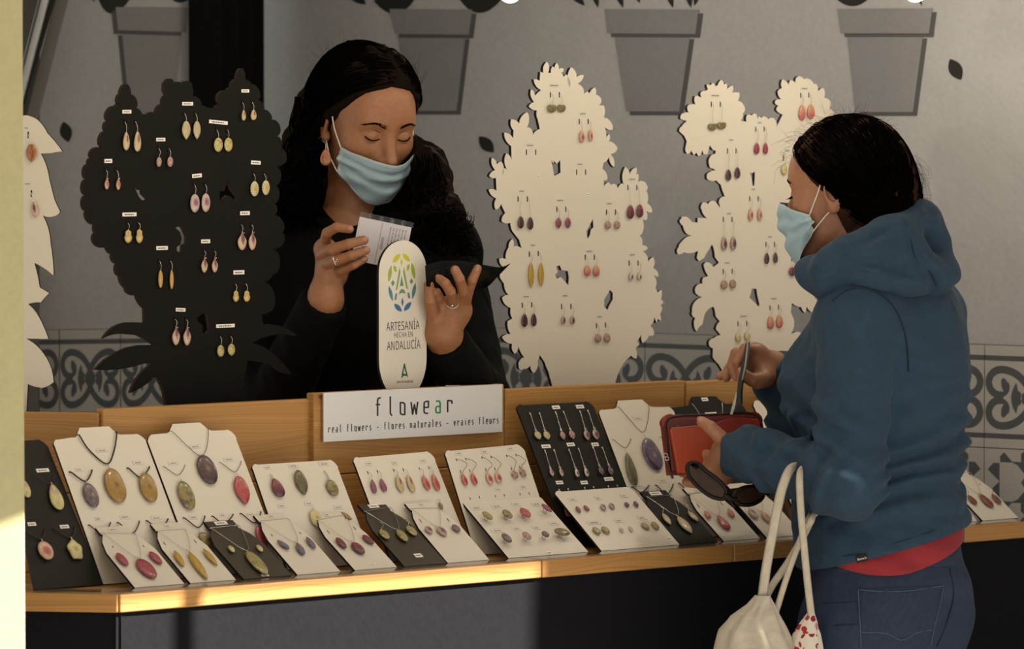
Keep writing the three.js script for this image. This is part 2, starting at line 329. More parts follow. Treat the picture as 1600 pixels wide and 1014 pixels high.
// clear acrylic ledges along the front of the shelf
M.acrylic = phys('#ffffff', 0.06, { transmission: 1, thickness: 0, ior: 1.49 });
{
  const mk = (a, b, i) => { const g = rbox(b - a - 0.004, 0.0025, 0.055, 0.0008); const m = tag(mesh('acrylic_ledge', g, M.acrylic), ['clear acrylic ledge strip under the cards along the left counter unit', 'clear acrylic ledge strip under the cards of the middle counter unit', 'clear acrylic ledge strip under the brown earring cards at the right'][i], 'ledge', 'clear acrylic ledges'); basis(m, E1, YAX, NF, cp((a + b) / 2, TOP + 0.00135, 0.034)); };
  mk(aL[0] - 0.0, aL[1], 0); mk(aL[1], aL[2], 1); mk(aL[2], aL[4], 2);
  const w = lp.distanceTo(A0) - 0.03, m = tag(mesh('acrylic_ledge', rbox(w, 0.0025, 0.055, 0.0008), M.acrylic), 'clear acrylic ledge strip in front of the black pendant card at the far left', 'ledge', 'clear acrylic ledges'); basis(m, eL, YAX, nfL, lp.clone().addScaledVector(eL, w / 2).addScaledVector(nfL, -0.034).setY(TOP + 0.00135));
}
// ceiling lamps whose lower edge shows at the top
function lamp(p, label, power = 0.35) {
  const t = thing('ceiling_lamp', label, 'lamp', 'round lamps under the roof', p);
  const r = 0.022, g = new THREE.SphereGeometry(r, 24, 16);
  mesh('bulb', g, std('#fff4e0', 0.4, { emissive: new THREE.Color(1, 0.95, 0.85), emissiveIntensity: 3 }), t).position.y = r;
  const s = new THREE.LatheGeometry([[0.016, 0.03], [0.03, 0.034], [0.028, 0.06], [0.012, 0.09], [0.012, 0.1]].map(([x, y]) => new THREE.Vector2(x, y)), 24); mesh('shade', s, M.alu, t);
  mesh('cable', new THREE.CylinderGeometry(0.003, 0.003, 2.22 - p.y - 0.1, 8), M.black, t).position.y = 0.1 + (2.12 - p.y) / 2;
  const L = new THREE.PointLight(new THREE.Color(1, 0.88, 0.7), power); L.name = 'lamp_light'; L.position.y = r * 0.9; L.castShadow = true; L.shadow.radius = 1; t.add(L);
}
lamp(at(797, 5, 9.6), 'glowing round lamp above the white bush board');
lamp(at(1430, 4, 9.25), 'glowing round lamp above the printed pot at the right');
// three more of the same lamps hang over the front of the counter, above the picture; they put the small highlights on the gems
lamp(cp(0.12, 2.02, -0.12), 'round lamp over the left end of the counter', 0.34);
lamp(cp(0.72, 2.02, -0.12), 'round lamp over the middle of the counter', 0.34);
lamp(cp(1.32, 2.02, -0.12), 'round lamp over the right part of the counter', 0.30);
// ---------------------------------------------------------------- cut-out display boards
M.white = phys('#d6cdbd', 0.42, { clearcoat: 0.25, clearcoatRoughness: 0.35 });
M.dark = phys('#100f0c', 0.7, { specularIntensity: 0.3 });
M.burnt = std('#0b0908', 0.9);
M.brownEdge = std('#2a140c', 0.9);
M.tagTex = canvasTex(128, 40, (g, w, h) => {
  g.fillStyle = '#e6e1d8'; g.fillRect(0, 0, w, h); const r = rng(31); g.strokeStyle = '#37343c'; g.lineWidth = 7;
  for (let x = 22; x < w - 22; x += 7 + r() * 4) { g.beginPath(); g.moveTo(x, 14 + r() * 3); g.lineTo(x + r() * 3, 25 + r() * 3); g.stroke(); if (r() < 0.6) { g.beginPath(); g.moveTo(x, 19 + r() * 6); g.lineTo(x + 6, 16 + r() * 8); g.stroke(); } }
}, false);
M.tag = std('#ffffff', 0.7, { map: M.tagTex });
M.tagWhite = std('#ffffff', 0.7, { map: canvasTex(96, 32, (g, w, h) => { g.fillStyle = '#cfc8bb'; g.fillRect(0, 0, w, h); const r = rng(3); g.strokeStyle = '#4a464e'; g.lineWidth = 7; for (let x = 14; x < w - 12; x += 8 + r() * 3) { g.beginPath(); g.moveTo(x, 10 + r() * 3); g.lineTo(x + r() * 4, 22 + r() * 3); g.stroke(); } }, false) });
// a plane frame: origin o, ex to the right, ey up the face, ez out of the face
function frame(o, ex, ey) { return { o, ex, ey, ez: new V3().crossVectors(ex, ey) }; }
function to2(fr, u, v) { const p = hit(u, v, fr.o, fr.ez).sub(fr.o); return [p.dot(fr.ex), p.dot(fr.ey)]; }
function place(m, fr, x, y, z, rot = 0) { m.position.copy(fr.o).addScaledVector(fr.ex, x).addScaledVector(fr.ey, y).addScaledVector(fr.ez, z); m.quaternion.setFromRotationMatrix(new THREE.Matrix4().makeBasis(fr.ex, fr.ey, fr.ez)).multiply(new THREE.Quaternion().setFromAxisAngle(new V3(0, 0, 1), rot)); return m; }
function shapeOf(list) { const s = new THREE.Shape(); list.forEach(([x, y], i) => i ? s.lineTo(x, y) : s.moveTo(x, y)); return s; }
function holeOf(list) { const s = new THREE.Path(); list.forEach(([x, y], i) => i ? s.lineTo(x, y) : s.moveTo(x, y)); return s; }
// a board cut from sheet: local origin at fr.o; the face lies at z = 0
function cutBoard(t, fr, list, holes, th, face, edge, name = 'panel') {
  const s = shapeOf(list); s.holes = holes.map(holeOf);
  const g = new THREE.ExtrudeGeometry(s, { depth: th, bevelEnabled: false }); g.translate(0, 0, -th);
  return mesh(name, g, [face, edge], t);
}
const tagG = new THREE.BoxGeometry(1, 1, 0.0004);
function nameTag(t, fr, u, v, wpx, hpx = 5.5, rot = 0, mat = M.tag) {
  const [x, y] = to2(fr, u, v), [x1] = to2(fr, u + wpx / 2, v), [x0] = to2(fr, u - wpx / 2, v), [, y1] = to2(fr, u, v - hpx / 2), [, y0] = to2(fr, u, v + hpx / 2);
  const m = mesh('name_tag', tagG, mat, t); m.scale.set(x1 - x0, y1 - y0, 1); m.position.set(x, y, 0.0004); m.rotation.z = rot; return m;
}
const TB = 0.42, treeFrame = frame(cp(0, TOP, TB), E1, YAX);
function treeBoard(name, label, pts, holes, slots, face, edge, group, fr = { ...treeFrame }) {
  const t = thing(name, label, 'display board', group);
  place(t, fr, 0, 0, 0);
  const conv = (l) => l.map(([u, v]) => to2(fr, u, v));
  const hs = holes.map(conv);
  for (const [u, v, len] of slots) { const [x, y] = to2(fr, u, v), h = (len ?? 8) / 820 / 2, w = 0.0013; hs.push([[x - w, y - h], [x + w, y - h], [x + w, y + h], [x - w, y + h]]); }
  const main = conv(pts);
  cutBoard(t, fr, main, hs, 0.0068, face, edge);
  const foot = mesh('stand', rbox(0.16, 0.07, 0.02, 0.002), M.wood, t), xs = main.map((q) => q[0]), ys = main.map((q) => q[1]), lo = Math.min(...ys);
  const low = main.filter((q) => q[1] < lo + 0.02).map((q) => q[0]); foot.position.set((Math.min(...low) + Math.max(...low)) / 2, 0.035, -0.016);
  return { t, fr };
}
const za = (l) => l.map(([x, y, k]) => [740 + x / 3.622, 60 + y / 3.622, k]), zb = (l) => l.map(([x, y, k]) => [740 + x / 3.381, 320 + y / 3.381, k]);
const zc = (l) => l.map(([x, y, k]) => [1040 + x / 4.057, 100 + y / 4.057, k]), zd = (l) => l.map(([x, y, k]) => [1040 + x / 3.9, 340 + y / 3.9, k]);
// black plant with scalloped flowers and spiky leaves
const S = 0.27;
const darkOut = bow([
  [262, 700, 0], [260, 634, 0], [254.7, 607.5, 0], [246, 588, 0], [240, 590, .06], [203.7, 614, .1], [240, 567, 0], [226, 568, .05], [148, 578, .13], [240, 539, 0], [239, 538, -.03], [214, 523.6, 0], [191, 522, -.08], [161, 529, .16], [210, 503.5, 0], [226, 504, 0], [225.5, 482, .1],
  [213, 460, S], [197, 451, .12], [187, 431, S], [184.5, 412, S], [176, 398, .14], [166, 385, .42], [149, 364, .1], [148, 350.5, S], [136, 330, S], [135, 305, S], [136, 280, S], [139, 256, S], [143, 247, .4], [158, 232, .1], [159, 229, S], [166, 205, S], [169, 189, .3], [180, 166, .1], [185, 162, .2], [187.6, 147, .95], [205, 148, .25], [212.5, 169, .2], [221.5, 179, .1], [230.4, 180.5, .35], [246, 180, .3],
  [255, 163, .22], [259.5, 148.7, .12], [256, 136, .16], [260, 126, .28], [270.5, 125.5, .1], [272.5, 131.5, .36], [285, 132.5, .1], [287, 128.5, .34], [300.5, 136, .1], [301, 150.7, .25], [314.5, 165, .12], [324, 168.7, .1], [337, 171.4, .3], [346.5, 164, .45], [354.5, 142, .2], [362.5, 137, .25], [369.5, 124, 1.3], [383.5, 125, .2], [392.5, 132, .3], [403, 157, .22], [412, 171.5, .25], [424, 187, .35], [433, 213, .28], [437, 231, .45], [434, 259, .0], [433, 262, .28], [430, 290, .28], [428, 318, .28], [428, 337, .3],
  [441, 363, .42], [423, 386.6, 0], [426, 389, .3], [425, 430, .22], [406, 440, 0], [410, 441, .3], [421, 487, .12], [409, 491, 0], [411, 507.6, .12], [464.5, 524.6, -.1], [394, 535.7, 0], [410, 541, .06], [456, 584.8, .1], [424.7, 569, -.02], [387, 563, 0], [386, 570, 0], [376, 627, 0], [374, 700, 0]], 0);
const darkHoles = [[[211, 294], [215, 293], [217, 297], [221.5, 293], [222, 303], [230, 311], [228, 314], [222, 312.5], [218, 309]],
  [[356.6, 280.7], [361.4, 296], [371, 308.3], [367, 315.2], [362, 308.3], [355, 305], [349.7, 309.7], [347.6, 317.3], [342.8, 310.4], [343.5, 298], [350.4, 298.7]],
  [[274.3, 356.2], [279.8, 352.8], [285.3, 355.5], [291.5, 369.3], [291.5, 379.7], [285.3, 383.1], [283.9, 397], [276.3, 391.4], [276.3, 385.9], [281.8, 382.4], [284, 372], [281.2, 362.4]],
  [[307.9, 496], [318.5, 488.5], [323.8, 490.6], [328, 516], [322.7, 521.4], [316.4, 520.4], [316.4, 507.6], [309, 502.3]]];
// white bush with pointed leaves
const L = 0.14;
const bushOut = bow([...zb([[415, 1220, 0], [415, 957, 0], [410, 935, .02], [395, 880, .03], [375, 830, .02], [350, 793, .04], [338, 825, L], [318, 890, L], [300, 848, L], [262, 868, .4], [240, 850, .25], [268, 808, .05], [235, 745, L], [218, 788, L], [203, 735, L], [150, 700, L], [195, 683, .1], [180, 615, .0], [205, 600, .06], [194, 572, 0], [195, 545, L], [150, 492, L], [185, 476, 0], [172, 462, .05], [160, 415, .05], [138, 380, .1], [158, 330, L], [135, 285, L], [170, 288, .1], [185, 225, L], [205, 180, L], [210, 222, .2], [255, 235, 0], [240, 185, 0], [205, 140, .05], [194, 95, L], [148, 88, L], [167, 45, 0]]),
  ...za([[155, 937, L], [125, 970, L], [128, 905, L], [85, 855, L], [130, 862, 0], [126, 790, L], [88, 780, L], [122, 745, L], [103, 675, L], [133, 715, L], [152, 697, .2], [160, 775, .06], [172, 735, L], [190, 745, L], [185, 650, L], [215, 690, 0], [213, 610, L], [173, 533, L], [224, 565, 0], [226, 520, L], [212, 458, L], [258, 482, L], [300, 418, .2], [292, 508, .3], [330, 525, .2], [328, 560, .0], [342, 535, .1], [375, 513, 0], [362, 455, .1], [358, 408, .12], [312, 385, .12], [342, 360, L], [325, 287, L], [348, 325, .05], [382, 293, L], [340, 232, L], [374, 242, 0], [377, 190, .05], [395, 195, L], [412, 133, .2], [418, 195, 0], [438, 195, L], [448, 158, L], [460, 182, L], [470, 138, L], [482, 178, .3], [510, 175, .3], [488, 192, .2], [508, 235, L], [524, 203, L], [545, 282, L], [549, 165, .2], [580, 222, L], [624, 208, L], [588, 256, .15], [626, 302, .05], [622, 322, L], [640, 303, .3], [655, 320, L], [685, 277, L], [691, 320, .2], [722, 350, .2], [705, 378, 0], [738, 380, .1], [736, 450, .25], [783, 518, L], [742, 500, .06], [750, 572, L], [768, 540, L], [764, 585, .2], [813, 628, L], [775, 655, L], [795, 730, L], [768, 668, .1], [735, 705, 0], [729, 738, .15], [757, 798, L], [735, 802, .06], [735, 848, L], [760, 815, .2], [776, 832, .3], [812, 837, .1], [814, 866, L], [838, 820, .15], [855, 838, L], [858, 727, L], [884, 770, L], [918, 730, .2], [912, 775, .1], [933, 768, .05], [930, 815, .3], [977, 828, .3], [965, 870, L], [980, 865, .1], [982, 932, .12]]),
  ...zb([[945, 38, .15], [913, 33, .1], [914, 80, .05], [892, 77, .12], [888, 155, L], [874, 158, .15], [890, 215, .2], [920, 230, .15], [893, 243, .18], [918, 318, L], [948, 275, .15], [948, 333, .15], [978, 378, .1], [952, 372, .15], [960, 440, .05], [972, 465, L], [994, 450, .05], [990, 500, .1], [1003, 515, .1], [988, 528, .05], [997, 550, 0], [985, 580, .1], [988, 615, .0], [974, 602, 0], [966, 625, 0], [955, 592, .1], [932, 642, .2], [950, 688, L], [927, 690, .1], [893, 730, L], [890, 682, .0], [863, 722, .15], [875, 738, .0], [856, 757, .1], [860, 812, L], [833, 796, -.05], [790, 842, -.03], [765, 890, -.02], [749, 941, 0], [749, 1220, 0]])], 0);
const bushHoles = [za([[440, 690], [454, 712], [452, 690], [470, 710], [490, 690], [492, 760], [470, 772], [455, 777], [450, 742]]), zb([[630, 75], [633, 120], [620, 130], [614, 160], [602, 180], [595, 140], [612, 110]]), zb([[435, 325], [455, 320], [465, 345], [498, 350], [503, 385], [500, 425], [478, 400], [460, 380], [440, 390], [430, 370], [445, 355]]), zb([[720, 450], [735, 465], [735, 500], [715, 535], [708, 555], [690, 540], [690, 500], [705, 475]])].map((h) => h.map(([a, b]) => [a, b]));
// white spray with ragged round blossoms
const rag = 0.12;
const sprayOut = bow([...zd([[345, 1230, 0], [345, 930, 0], [320, 890, .05], [287, 850, 0], [288, 795, .2], [265, 770, .25], [290, 737, .1], [336, 716, 0], [306, 680, .1], [330, 632, 0], [304, 600, -.05], [292, 543, -.1], [250, 570, -.05], [235, 600, 0], [225, 650, -.03], [200, 672, 0], [190, 695, .1], [173, 650, .1], [182, 610, .25], [162, 575, .15], [195, 497, .1], [235, 485, .12], [188, 465, .2], [188, 420, .2], [226, 405, .12], [230, 365, 0], [260, 356, .06], [233, 295, .25], [255, 272, .15], [290, 302, 0], [325, 275, 0], [300, 240, -.05], [284, 165, -.06], [265, 195, -.06], [238, 242, 0], [205, 266, .06], [190, 245, .0], [198, 202, .1], [110, 212, .1], [80, 224, .25], [78, 185, .1], [100, 145, .05], [130, 118, .0], [160, 108, .15], [120, 88, .05], [105, 48, .1], [85, 22, .15], [100, 5, 0]]),
  ...zc([[98, 975, .2], [145, 978, .05], [168, 1002, 0], [203, 1005, 0], [203, 976, 0], [262, 977, .1], [228, 922, .2], [240, 878, .15], [270, 890, .15], [292, 868, .1], [312, 870, .05], [336, 900, .05], [366, 952, .1], [343, 890, .2], [352, 848, .1], [376, 840, .03], [350, 765, .04], [322, 738, .1], [272, 735, .25], [272, 690, .12], [318, 676, 0], [300, 662, .2], [278, 645, .15], [288, 580, .1], [315, 570, 0], [318, 550, 0], [300, 545, 0], [279, 515, 0], [266, 570, rag], [240, 570, 0], [232, 545, rag], [211, 585, rag], [198, 562, 0], [180, 577, rag], [164, 532, rag], [156, 562, .15], [135, 568, rag], [126, 530, 0], [134, 490, 0], [118, 455, 0], [90, 430, .2], [100, 398, .05], [135, 362, 0], [98, 350, .25], [112, 312, .1], [147, 308, .1], [138, 278, .25], [160, 257, .1], [190, 257, rag], [187, 203, rag], [230, 217, .1], [222, 182, .15], [255, 170, 0], [270, 160, rag], [262, 130, .1], [286, 136, rag], [300, 120, .1], [316, 141, 0], [330, 136, rag], [355, 100, .1], [370, 130, 0], [386, 120, .05], [390, 160, rag], [426, 138, rag], [421, 182, .05], [468, 182, .1], [456, 236, .2], [492, 262, .25], [490, 310, .1], [476, 360, 0], [514, 366, .1], [514, 328, .3], [546, 332, .3], [574, 318, .1], [582, 356, .1], [590, 334, .25], [606, 346, .3], [634, 336, .15], [650, 352, .25], [692, 350, .15], [702, 402, 0], [742, 320, .1], [702, 292, .15], [717, 264, .1], [695, 252, .2], [702, 228, .1], [736, 226, rag], [711, 180, .2], [738, 156, rag], [740, 98, .1], [782, 132, rag], [792, 102, .1], [826, 122, rag], [826, 95, .2], [851, 78, .1], [876, 96, .1], [906, 94, .1], [940, 128, .1], [955, 126, .1], [966, 178, rag], [994, 152, .2], [1002, 212, .1], [1040, 232, .2], [1032, 282, .1], [1066, 302, .2], [1052, 350, .1], [1070, 400, .2], [1020, 440, .1], [1010, 560, .05], [1010, 800, .02]]),
  ...zd([[1010, 200, 0], [1010, 380, .05], [985, 440, .15], [950, 490, .1], [905, 480, .0], [928, 512, .1], [922, 545, .15], [890, 577, .1], [860, 540, 0], [852, 582, .1], [826, 545, .1], [770, 520, 0], [762, 575, 0], [782, 620, .1], [764, 708, .0], [800, 695, .1], [835, 712, .1], [850, 800, .1], [800, 870, .0], [790, 1230, 0]])], 0);
const sprayHoles = [zc([[565, 680], [566, 715], [562, 770], [553, 775], [545, 720], [534, 690], [555, 690]]), zd([[525, 432], [553, 434], [560, 480], [572, 530], [566, 543], [545, 520], [510, 486], [520, 460]])].map((h) => h.map(([a, b]) => [a, b]));
const lilyOut = bow([[10, 640, 0], [10, 186, 0], [40, 180, .05], [57, 186, .06], [74, 208, .02], [97.5, 236.7, -.03], [81.5, 239, 0], [64, 240, .05], [77, 280, 0], [85, 312, .0], [94, 331, .12], [84, 338, .1], [67, 336.5, .06], [79, 380, .02], [83.8, 430.6, -.04], [53.6, 410.5, .02], [62, 449, 0], [77, 458, -.03], [64, 472.5, -.06], [44, 475, .05], [60, 494, .03], [75.4, 529.5, 0], [41, 529, .06], [67, 551, .08], [83.8, 597, .06], [67, 606, .05], [43.6, 600, 0], [38, 700, 0], [10, 700, 0]], 0);
// ---------------------------------------------------------------- gems of real petals in resin
const gemStyles = {};
function gemStyle(name, base, o = {}) {
  const seed = Object.keys(gemStyles).length + 3;
  const tex = canvasTex(64, 96, (g, w, h) => {
    const r = rng(seed * 77); g.fillStyle = base; g.fillRect(0, 0, w, h);
    for (let i = 0; i < 90; i++) { g.fillStyle = r() < 0.5 ? `rgba(255,245,220,${r() * 0.1})` : `rgba(60,30,20,${r() * 0.08})`; g.beginPath(); g.ellipse(r() * w, r() * h, 1 + r() * 5, 1 + r() * 8, r() * 3, 0, 7); g.fill(); }
    if (o.veins) for (let i = 0; i < 12; i++) { g.strokeStyle = o.veins; g.globalAlpha = 0.3; g.lineWidth = 1; g.beginPath(); g.moveTo(w / 2, 2); g.quadraticCurveTo(w / 2 + (i - 6) * 7, h * 0.4, w / 2 + (i - 6) * 5, h); g.stroke(); g.globalAlpha = 1; }
    if (o.half) { g.fillStyle = o.half; for (let y = 0; y < h; y += 2) { g.globalAlpha = clamp((y / h - 0.25) * 1.8 + (r() - 0.5) * 0.3); g.fillRect(0, y, w, 2); } g.globalAlpha = 1; }
    if (o.centre) { const [c, cx, cy, rx, ry] = o.centre; g.fillStyle = c; for (let q = 5; q > 0; q--) { g.globalAlpha = 0.34; g.beginPath(); for (let a = 0; a <= 24; a++) { const t = a / 24 * 6.2832, k = (q / 5) * (0.8 + r() * 0.35); a ? g.lineTo(cx * w + Math.cos(t) * rx * w * k, cy * h + Math.sin(t) * ry * h * k) : g.moveTo(cx * w + rx * w * k, cy * h); } g.fill(); } g.globalAlpha = 1; }
    if (o.specks) for (let i = 0; i < o.specks[1]; i++) { g.fillStyle = o.specks[0]; g.globalAlpha = 0.4 + r() * 0.5; g.beginPath(); g.ellipse(r() * w, r() * h, 1 + r() * (o.specks[2] ?? 3), 1 + r() * (o.specks[2] ?? 3), r() * 3, 0, 7); g.fill(); } g.globalAlpha = 1;
    if (o.rays) for (let i = 0; i < 13; i++) { const a = i / 13 * 6.2832 + 0.2; g.strokeStyle = o.rays; g.lineWidth = 2; g.beginPath(); g.moveTo(w * 0.5 + Math.cos(a) * w * 0.2, h * 0.55 + Math.sin(a) * h * 0.16); g.lineTo(w * 0.5 + Math.cos(a) * w * 0.5, h * 0.55 + Math.sin(a) * h * 0.42); g.stroke(); }
  }, false);
  gemStyles[name] = phys('#ffffff', 0.3, { map: tex, clearcoat: 1, clearcoatRoughness: 0.06 });
}
gemStyle('beigeStreak', '#b5a077', { centre: ['#5c2626', .55, .35, .14, .26] });
gemStyle('roseStreak', '#bb9c84', { centre: ['#541d2a', .5, .4, .22, .3] });
gemStyle('pinkCentre', '#c29a7c', { centre: ['#96283c', .5, .55, .3, .26] });
gemStyle('paleLeaf', '#b0a078', { veins: '#8a7a52' });
gemStyle('speckYellow', '#b5a862', { specks: ['#5c5423', 60, 3] });
gemStyle('speckRed', '#a88878', { specks: ['#582426', 46, 5] });
gemStyle('palePurple', '#b09c90', { centre: ['#7a3350', .5, .45, .3, .24] });
gemStyle('daisy', '#c6b988', { centre: ['#b08426', .5, .55, .22, .18], rays: '#5d5636' });
gemStyle('yellowLobe', '#c0a660', { specks: ['#9c7c36', 30, 6] });
gemStyle('needle', '#b88f3c', { veins: '#8a6420' });
gemStyle('yellow', '#b08e22', { veins: '#84620f' });
gemStyle('olive', '#6f6330', { specks: ['#4c421a', 24, 5] });
gemStyle('darkPurple', '#42151f', { centre: ['#2a0c18', .5, .4, .35, .35] });
gemStyle('clearPurple', '#a78d86', { centre: ['#4a1626', .55, .55, .38, .36] });
gemStyle('crimson', '#8a1c38', { specks: ['#a83a54', 20, 8] });
gemStyle('wine', '#6f1428', { half: '#4e1024', specks: ['#a83c54', 6, 5] });
gemStyle('pinkLeaf', '#84304c', { veins: '#582036' });
gemStyle('peach', '#c48a62', { half: '#b85a5e' });
gemStyle('mustard', '#987228', { centre: ['#5d4a18', .52, .5, .14, .1], veins: '#7b5a1c' });
gemStyle('purpleSlice', '#4b3650', { centre: ['#8a7440', .52, .55, .12, .12], specks: ['#6a5068', 14, 8] });
gemStyle('plumSlice', '#371c22', { centre: ['#84703a', .5, .5, .13, .12], veins: '#57303a' });
gemStyle('greySlice', '#5e4b54', { centre: ['#8d7c60', .55, .5, .14, .13], specks: ['#463842', 16, 8] });
gemStyle('mottled', '#857440', { specks: ['#5d4c34', 30, 9] });
gemStyle('pink', '#a83c42', { specks: ['#8e2c38', 14, 8] });
gemStyle('cream', '#bcb076', { centre: ['#a08270', .5, .3, .35, .2] });
gemStyle('creamFlower', '#c0b27a', { centre: ['#9a8a40', .5, .5, .15, .15] });
gemStyle('orange', '#94521e', { specks: ['#a86c34', 12, 8] });
gemStyle('brown', '#713418', { veins: '#4e200e' });
gemStyle('greenLeaf', '#555030', { veins: '#3c3a20' });
gemStyle('grey', '#6f6468', { specks: ['#4a4258', 18, 6], half: '#54496a' });
gemStyle('clearDark', '#bdb2a6', { centre: ['#2b1618', .5, .6, .22, .24] });
gemStyle('coral', '#b86a52', { centre: ['#9c2c34', .5, .62, .36, .32] });
gemStyle('violet', '#7c3a60', { veins: '#532645' });
gemStyle('paleOlive', '#8f8448', { specks: ['#6a6030', 16, 6] });
// outlines (unit box, y up) -> domed solid
const gemShapes = {
  oval: (t) => [0.5 * Math.cos(t), 0.5 * Math.sin(t)],
  drop: (t) => { const y = Math.sin(t); return [0.5 * Math.cos(t) * (1 - 0.42 * (y * 0.5 + 0.5) ** 1.3), 0.5 * y]; },
  bottle: (t) => { const y = Math.sin(t), k = y * 0.5 + 0.5; return [0.5 * Math.cos(t) * (1 - 0.78 * sstep(0.45, 0.95, k)), 0.5 * y]; },
  leaf: (t) => { const y = Math.sin(t), c = Math.cos(t); return [0.5 * Math.sign(c) * Math.abs(c) ** 1.7, 0.5 * y]; },
  tipleaf: (t) => { const y = Math.sin(t), c = Math.cos(t), k = y < 0 ? 1.9 : 1.05; return [0.5 * Math.sign(c) * Math.abs(c) ** k, 0.5 * y]; },
  slice: (t) => { const r = 0.5 * (1 + 0.06 * Math.sin(2 * t + 0.7) - 0.10 * Math.exp(-(((t + 7) % 6.2832 - 1.0) ** 2) * 5)); return [r * Math.cos(t), r * Math.sin(t)]; },
  lobes: (t) => { const y = Math.sin(t); return [0.5 * Math.cos(t) ** 1 * (1 - 0.3 * Math.exp(-((y - 0.3) ** 2) * 30)), 0.5 * y]; },
  flower: (t) => { const r = 0.5 * (0.92 + 0.08 * Math.cos(5 * t - 1.57)); return [r * Math.cos(t), r * Math.sin(t)]; },
  heart: (t) => { const y = Math.sin(t), x = 0.5 * Math.cos(t); return [x, y > 0 ? 0.5 * y * (0.55 + 0.9 * Math.abs(x)) : 0.5 * y]; },
  pod: (t) => { const y = Math.sin(t), c = Math.cos(t); return [0.5 * c, 0.5 * (y > 0 ? y * (0.35 + 0.5 * Math.exp(-c * c * 60)) : y)]; },
};
const gemCache = {};
function gemGeo(shape) {
  if (gemCache[shape]) return gemCache[shape];
  const n = 28, rings = [1, 0.93, 0.8, 0.6, 0.35], hs = [0.42, 0.66, 0.86, 0.96, 1.0], pos = [], uv = [], idx = [], f = gemShapes[shape];
  const ring = (k, z) => { for (let i = 0; i < n; i++) { const [x, y] = f(i / n * 2 * Math.PI); pos.push(x * k, y * k, z); uv.push(x * k + 0.5, y * k + 0.5); } };
  ring(0.96, 0); rings.forEach((k, j) => ring(k, hs[j])); pos.push(0, 0, 1.0); uv.push(0.5, 0.5);
  for (let r = 0; r < rings.length; r++) for (let i = 0; i < n; i++) { const a = r * n + i, b = r * n + (i + 1) % n; idx.push(a, b, b + n, a, b + n, a + n); }
  const top = rings.length * n, c = pos.length / 3 - 1; for (let i = 0; i < n; i++) idx.push(top + i, top + (i + 1) % n, c);
  for (let i = 1; i < n - 1; i++) idx.push(0, i + 1, i);
  const g = new THREE.BufferGeometry(); g.setAttribute('position', new THREE.Float32BufferAttribute(pos, 3)); g.setAttribute('uv', new THREE.Float32BufferAttribute(uv, 2)); g.setIndex(idx); g.computeVertexNormals();
  return gemCache[shape] = g;
}
M.silver = phys('#cfccc6', 0.22, { metalness: 1 });
M.gold = phys('#8f6f3c', 0.35, { metalness: 1 });
M.cordBlack = std('#121110', 0.7); M.cordBrown = std('#3b2013', 0.7);
M.chain = phys('#bdb8ae', 0.45, { metalness: 0.4 });
M.thread = std('#3a3430', 0.5);
const WIRE = 0.0005;
// a gem hung between two measured points; lift = how far its back stands off the board
function gem(t, fr0, p1, p2, wpx, shape, style, lift = 0.0022, thick = 0.004, name = 'petal_gem') {
  const fr = { ...fr0, o: fr0.o.clone().addScaledVector(fr0.ez, lift + 0.001) };
  const a = to2(fr, ...p1), b = to2(fr, ...p2), len = Math.hypot(a[0] - b[0], a[1] - b[1]), mx = (p1[0] + p2[0]) / 2, my = (p1[1] + p2[1]) / 2;
  const w = Math.abs(to2(fr, mx + wpx / 2, my)[0] - to2(fr, mx - wpx / 2, my)[0]);
  const m = mesh(name, gemGeo(shape), gemStyles[style], t); m.scale.set(w, len, Math.min(thick, w * 0.4));
  m.position.set((a[0] + b[0]) / 2, (a[1] + b[1]) / 2, lift); m.rotation.z = Math.atan2(a[1] - b[1], a[0] - b[0]) - Math.PI / 2;
  return { m, top: a, len, w };
}
function hookWire(t, fr, s, top, mat = M.silver) {   // from the slit, out and down to the gem
  const a = to2(fr, ...s), d = [top[0] - a[0], top[1] - a[1]], side = 0.0024;
  const pts = [[0, 0.0005, -0.003], [side * 0.2, 0.001, 0.003], [side * 1.1, d[1] * 0.35, 0.0045], [side * 0.7 + d[0] * 0.6, d[1] * 0.72, 0.0042], [d[0], d[1] - 0.001, 0.0038]].map(([x, y, z]) => new V3(a[0] + x, a[1] + y, z));
  return mesh('hook', tubeG(pts, WIRE, 14, 5), mat, t);
}
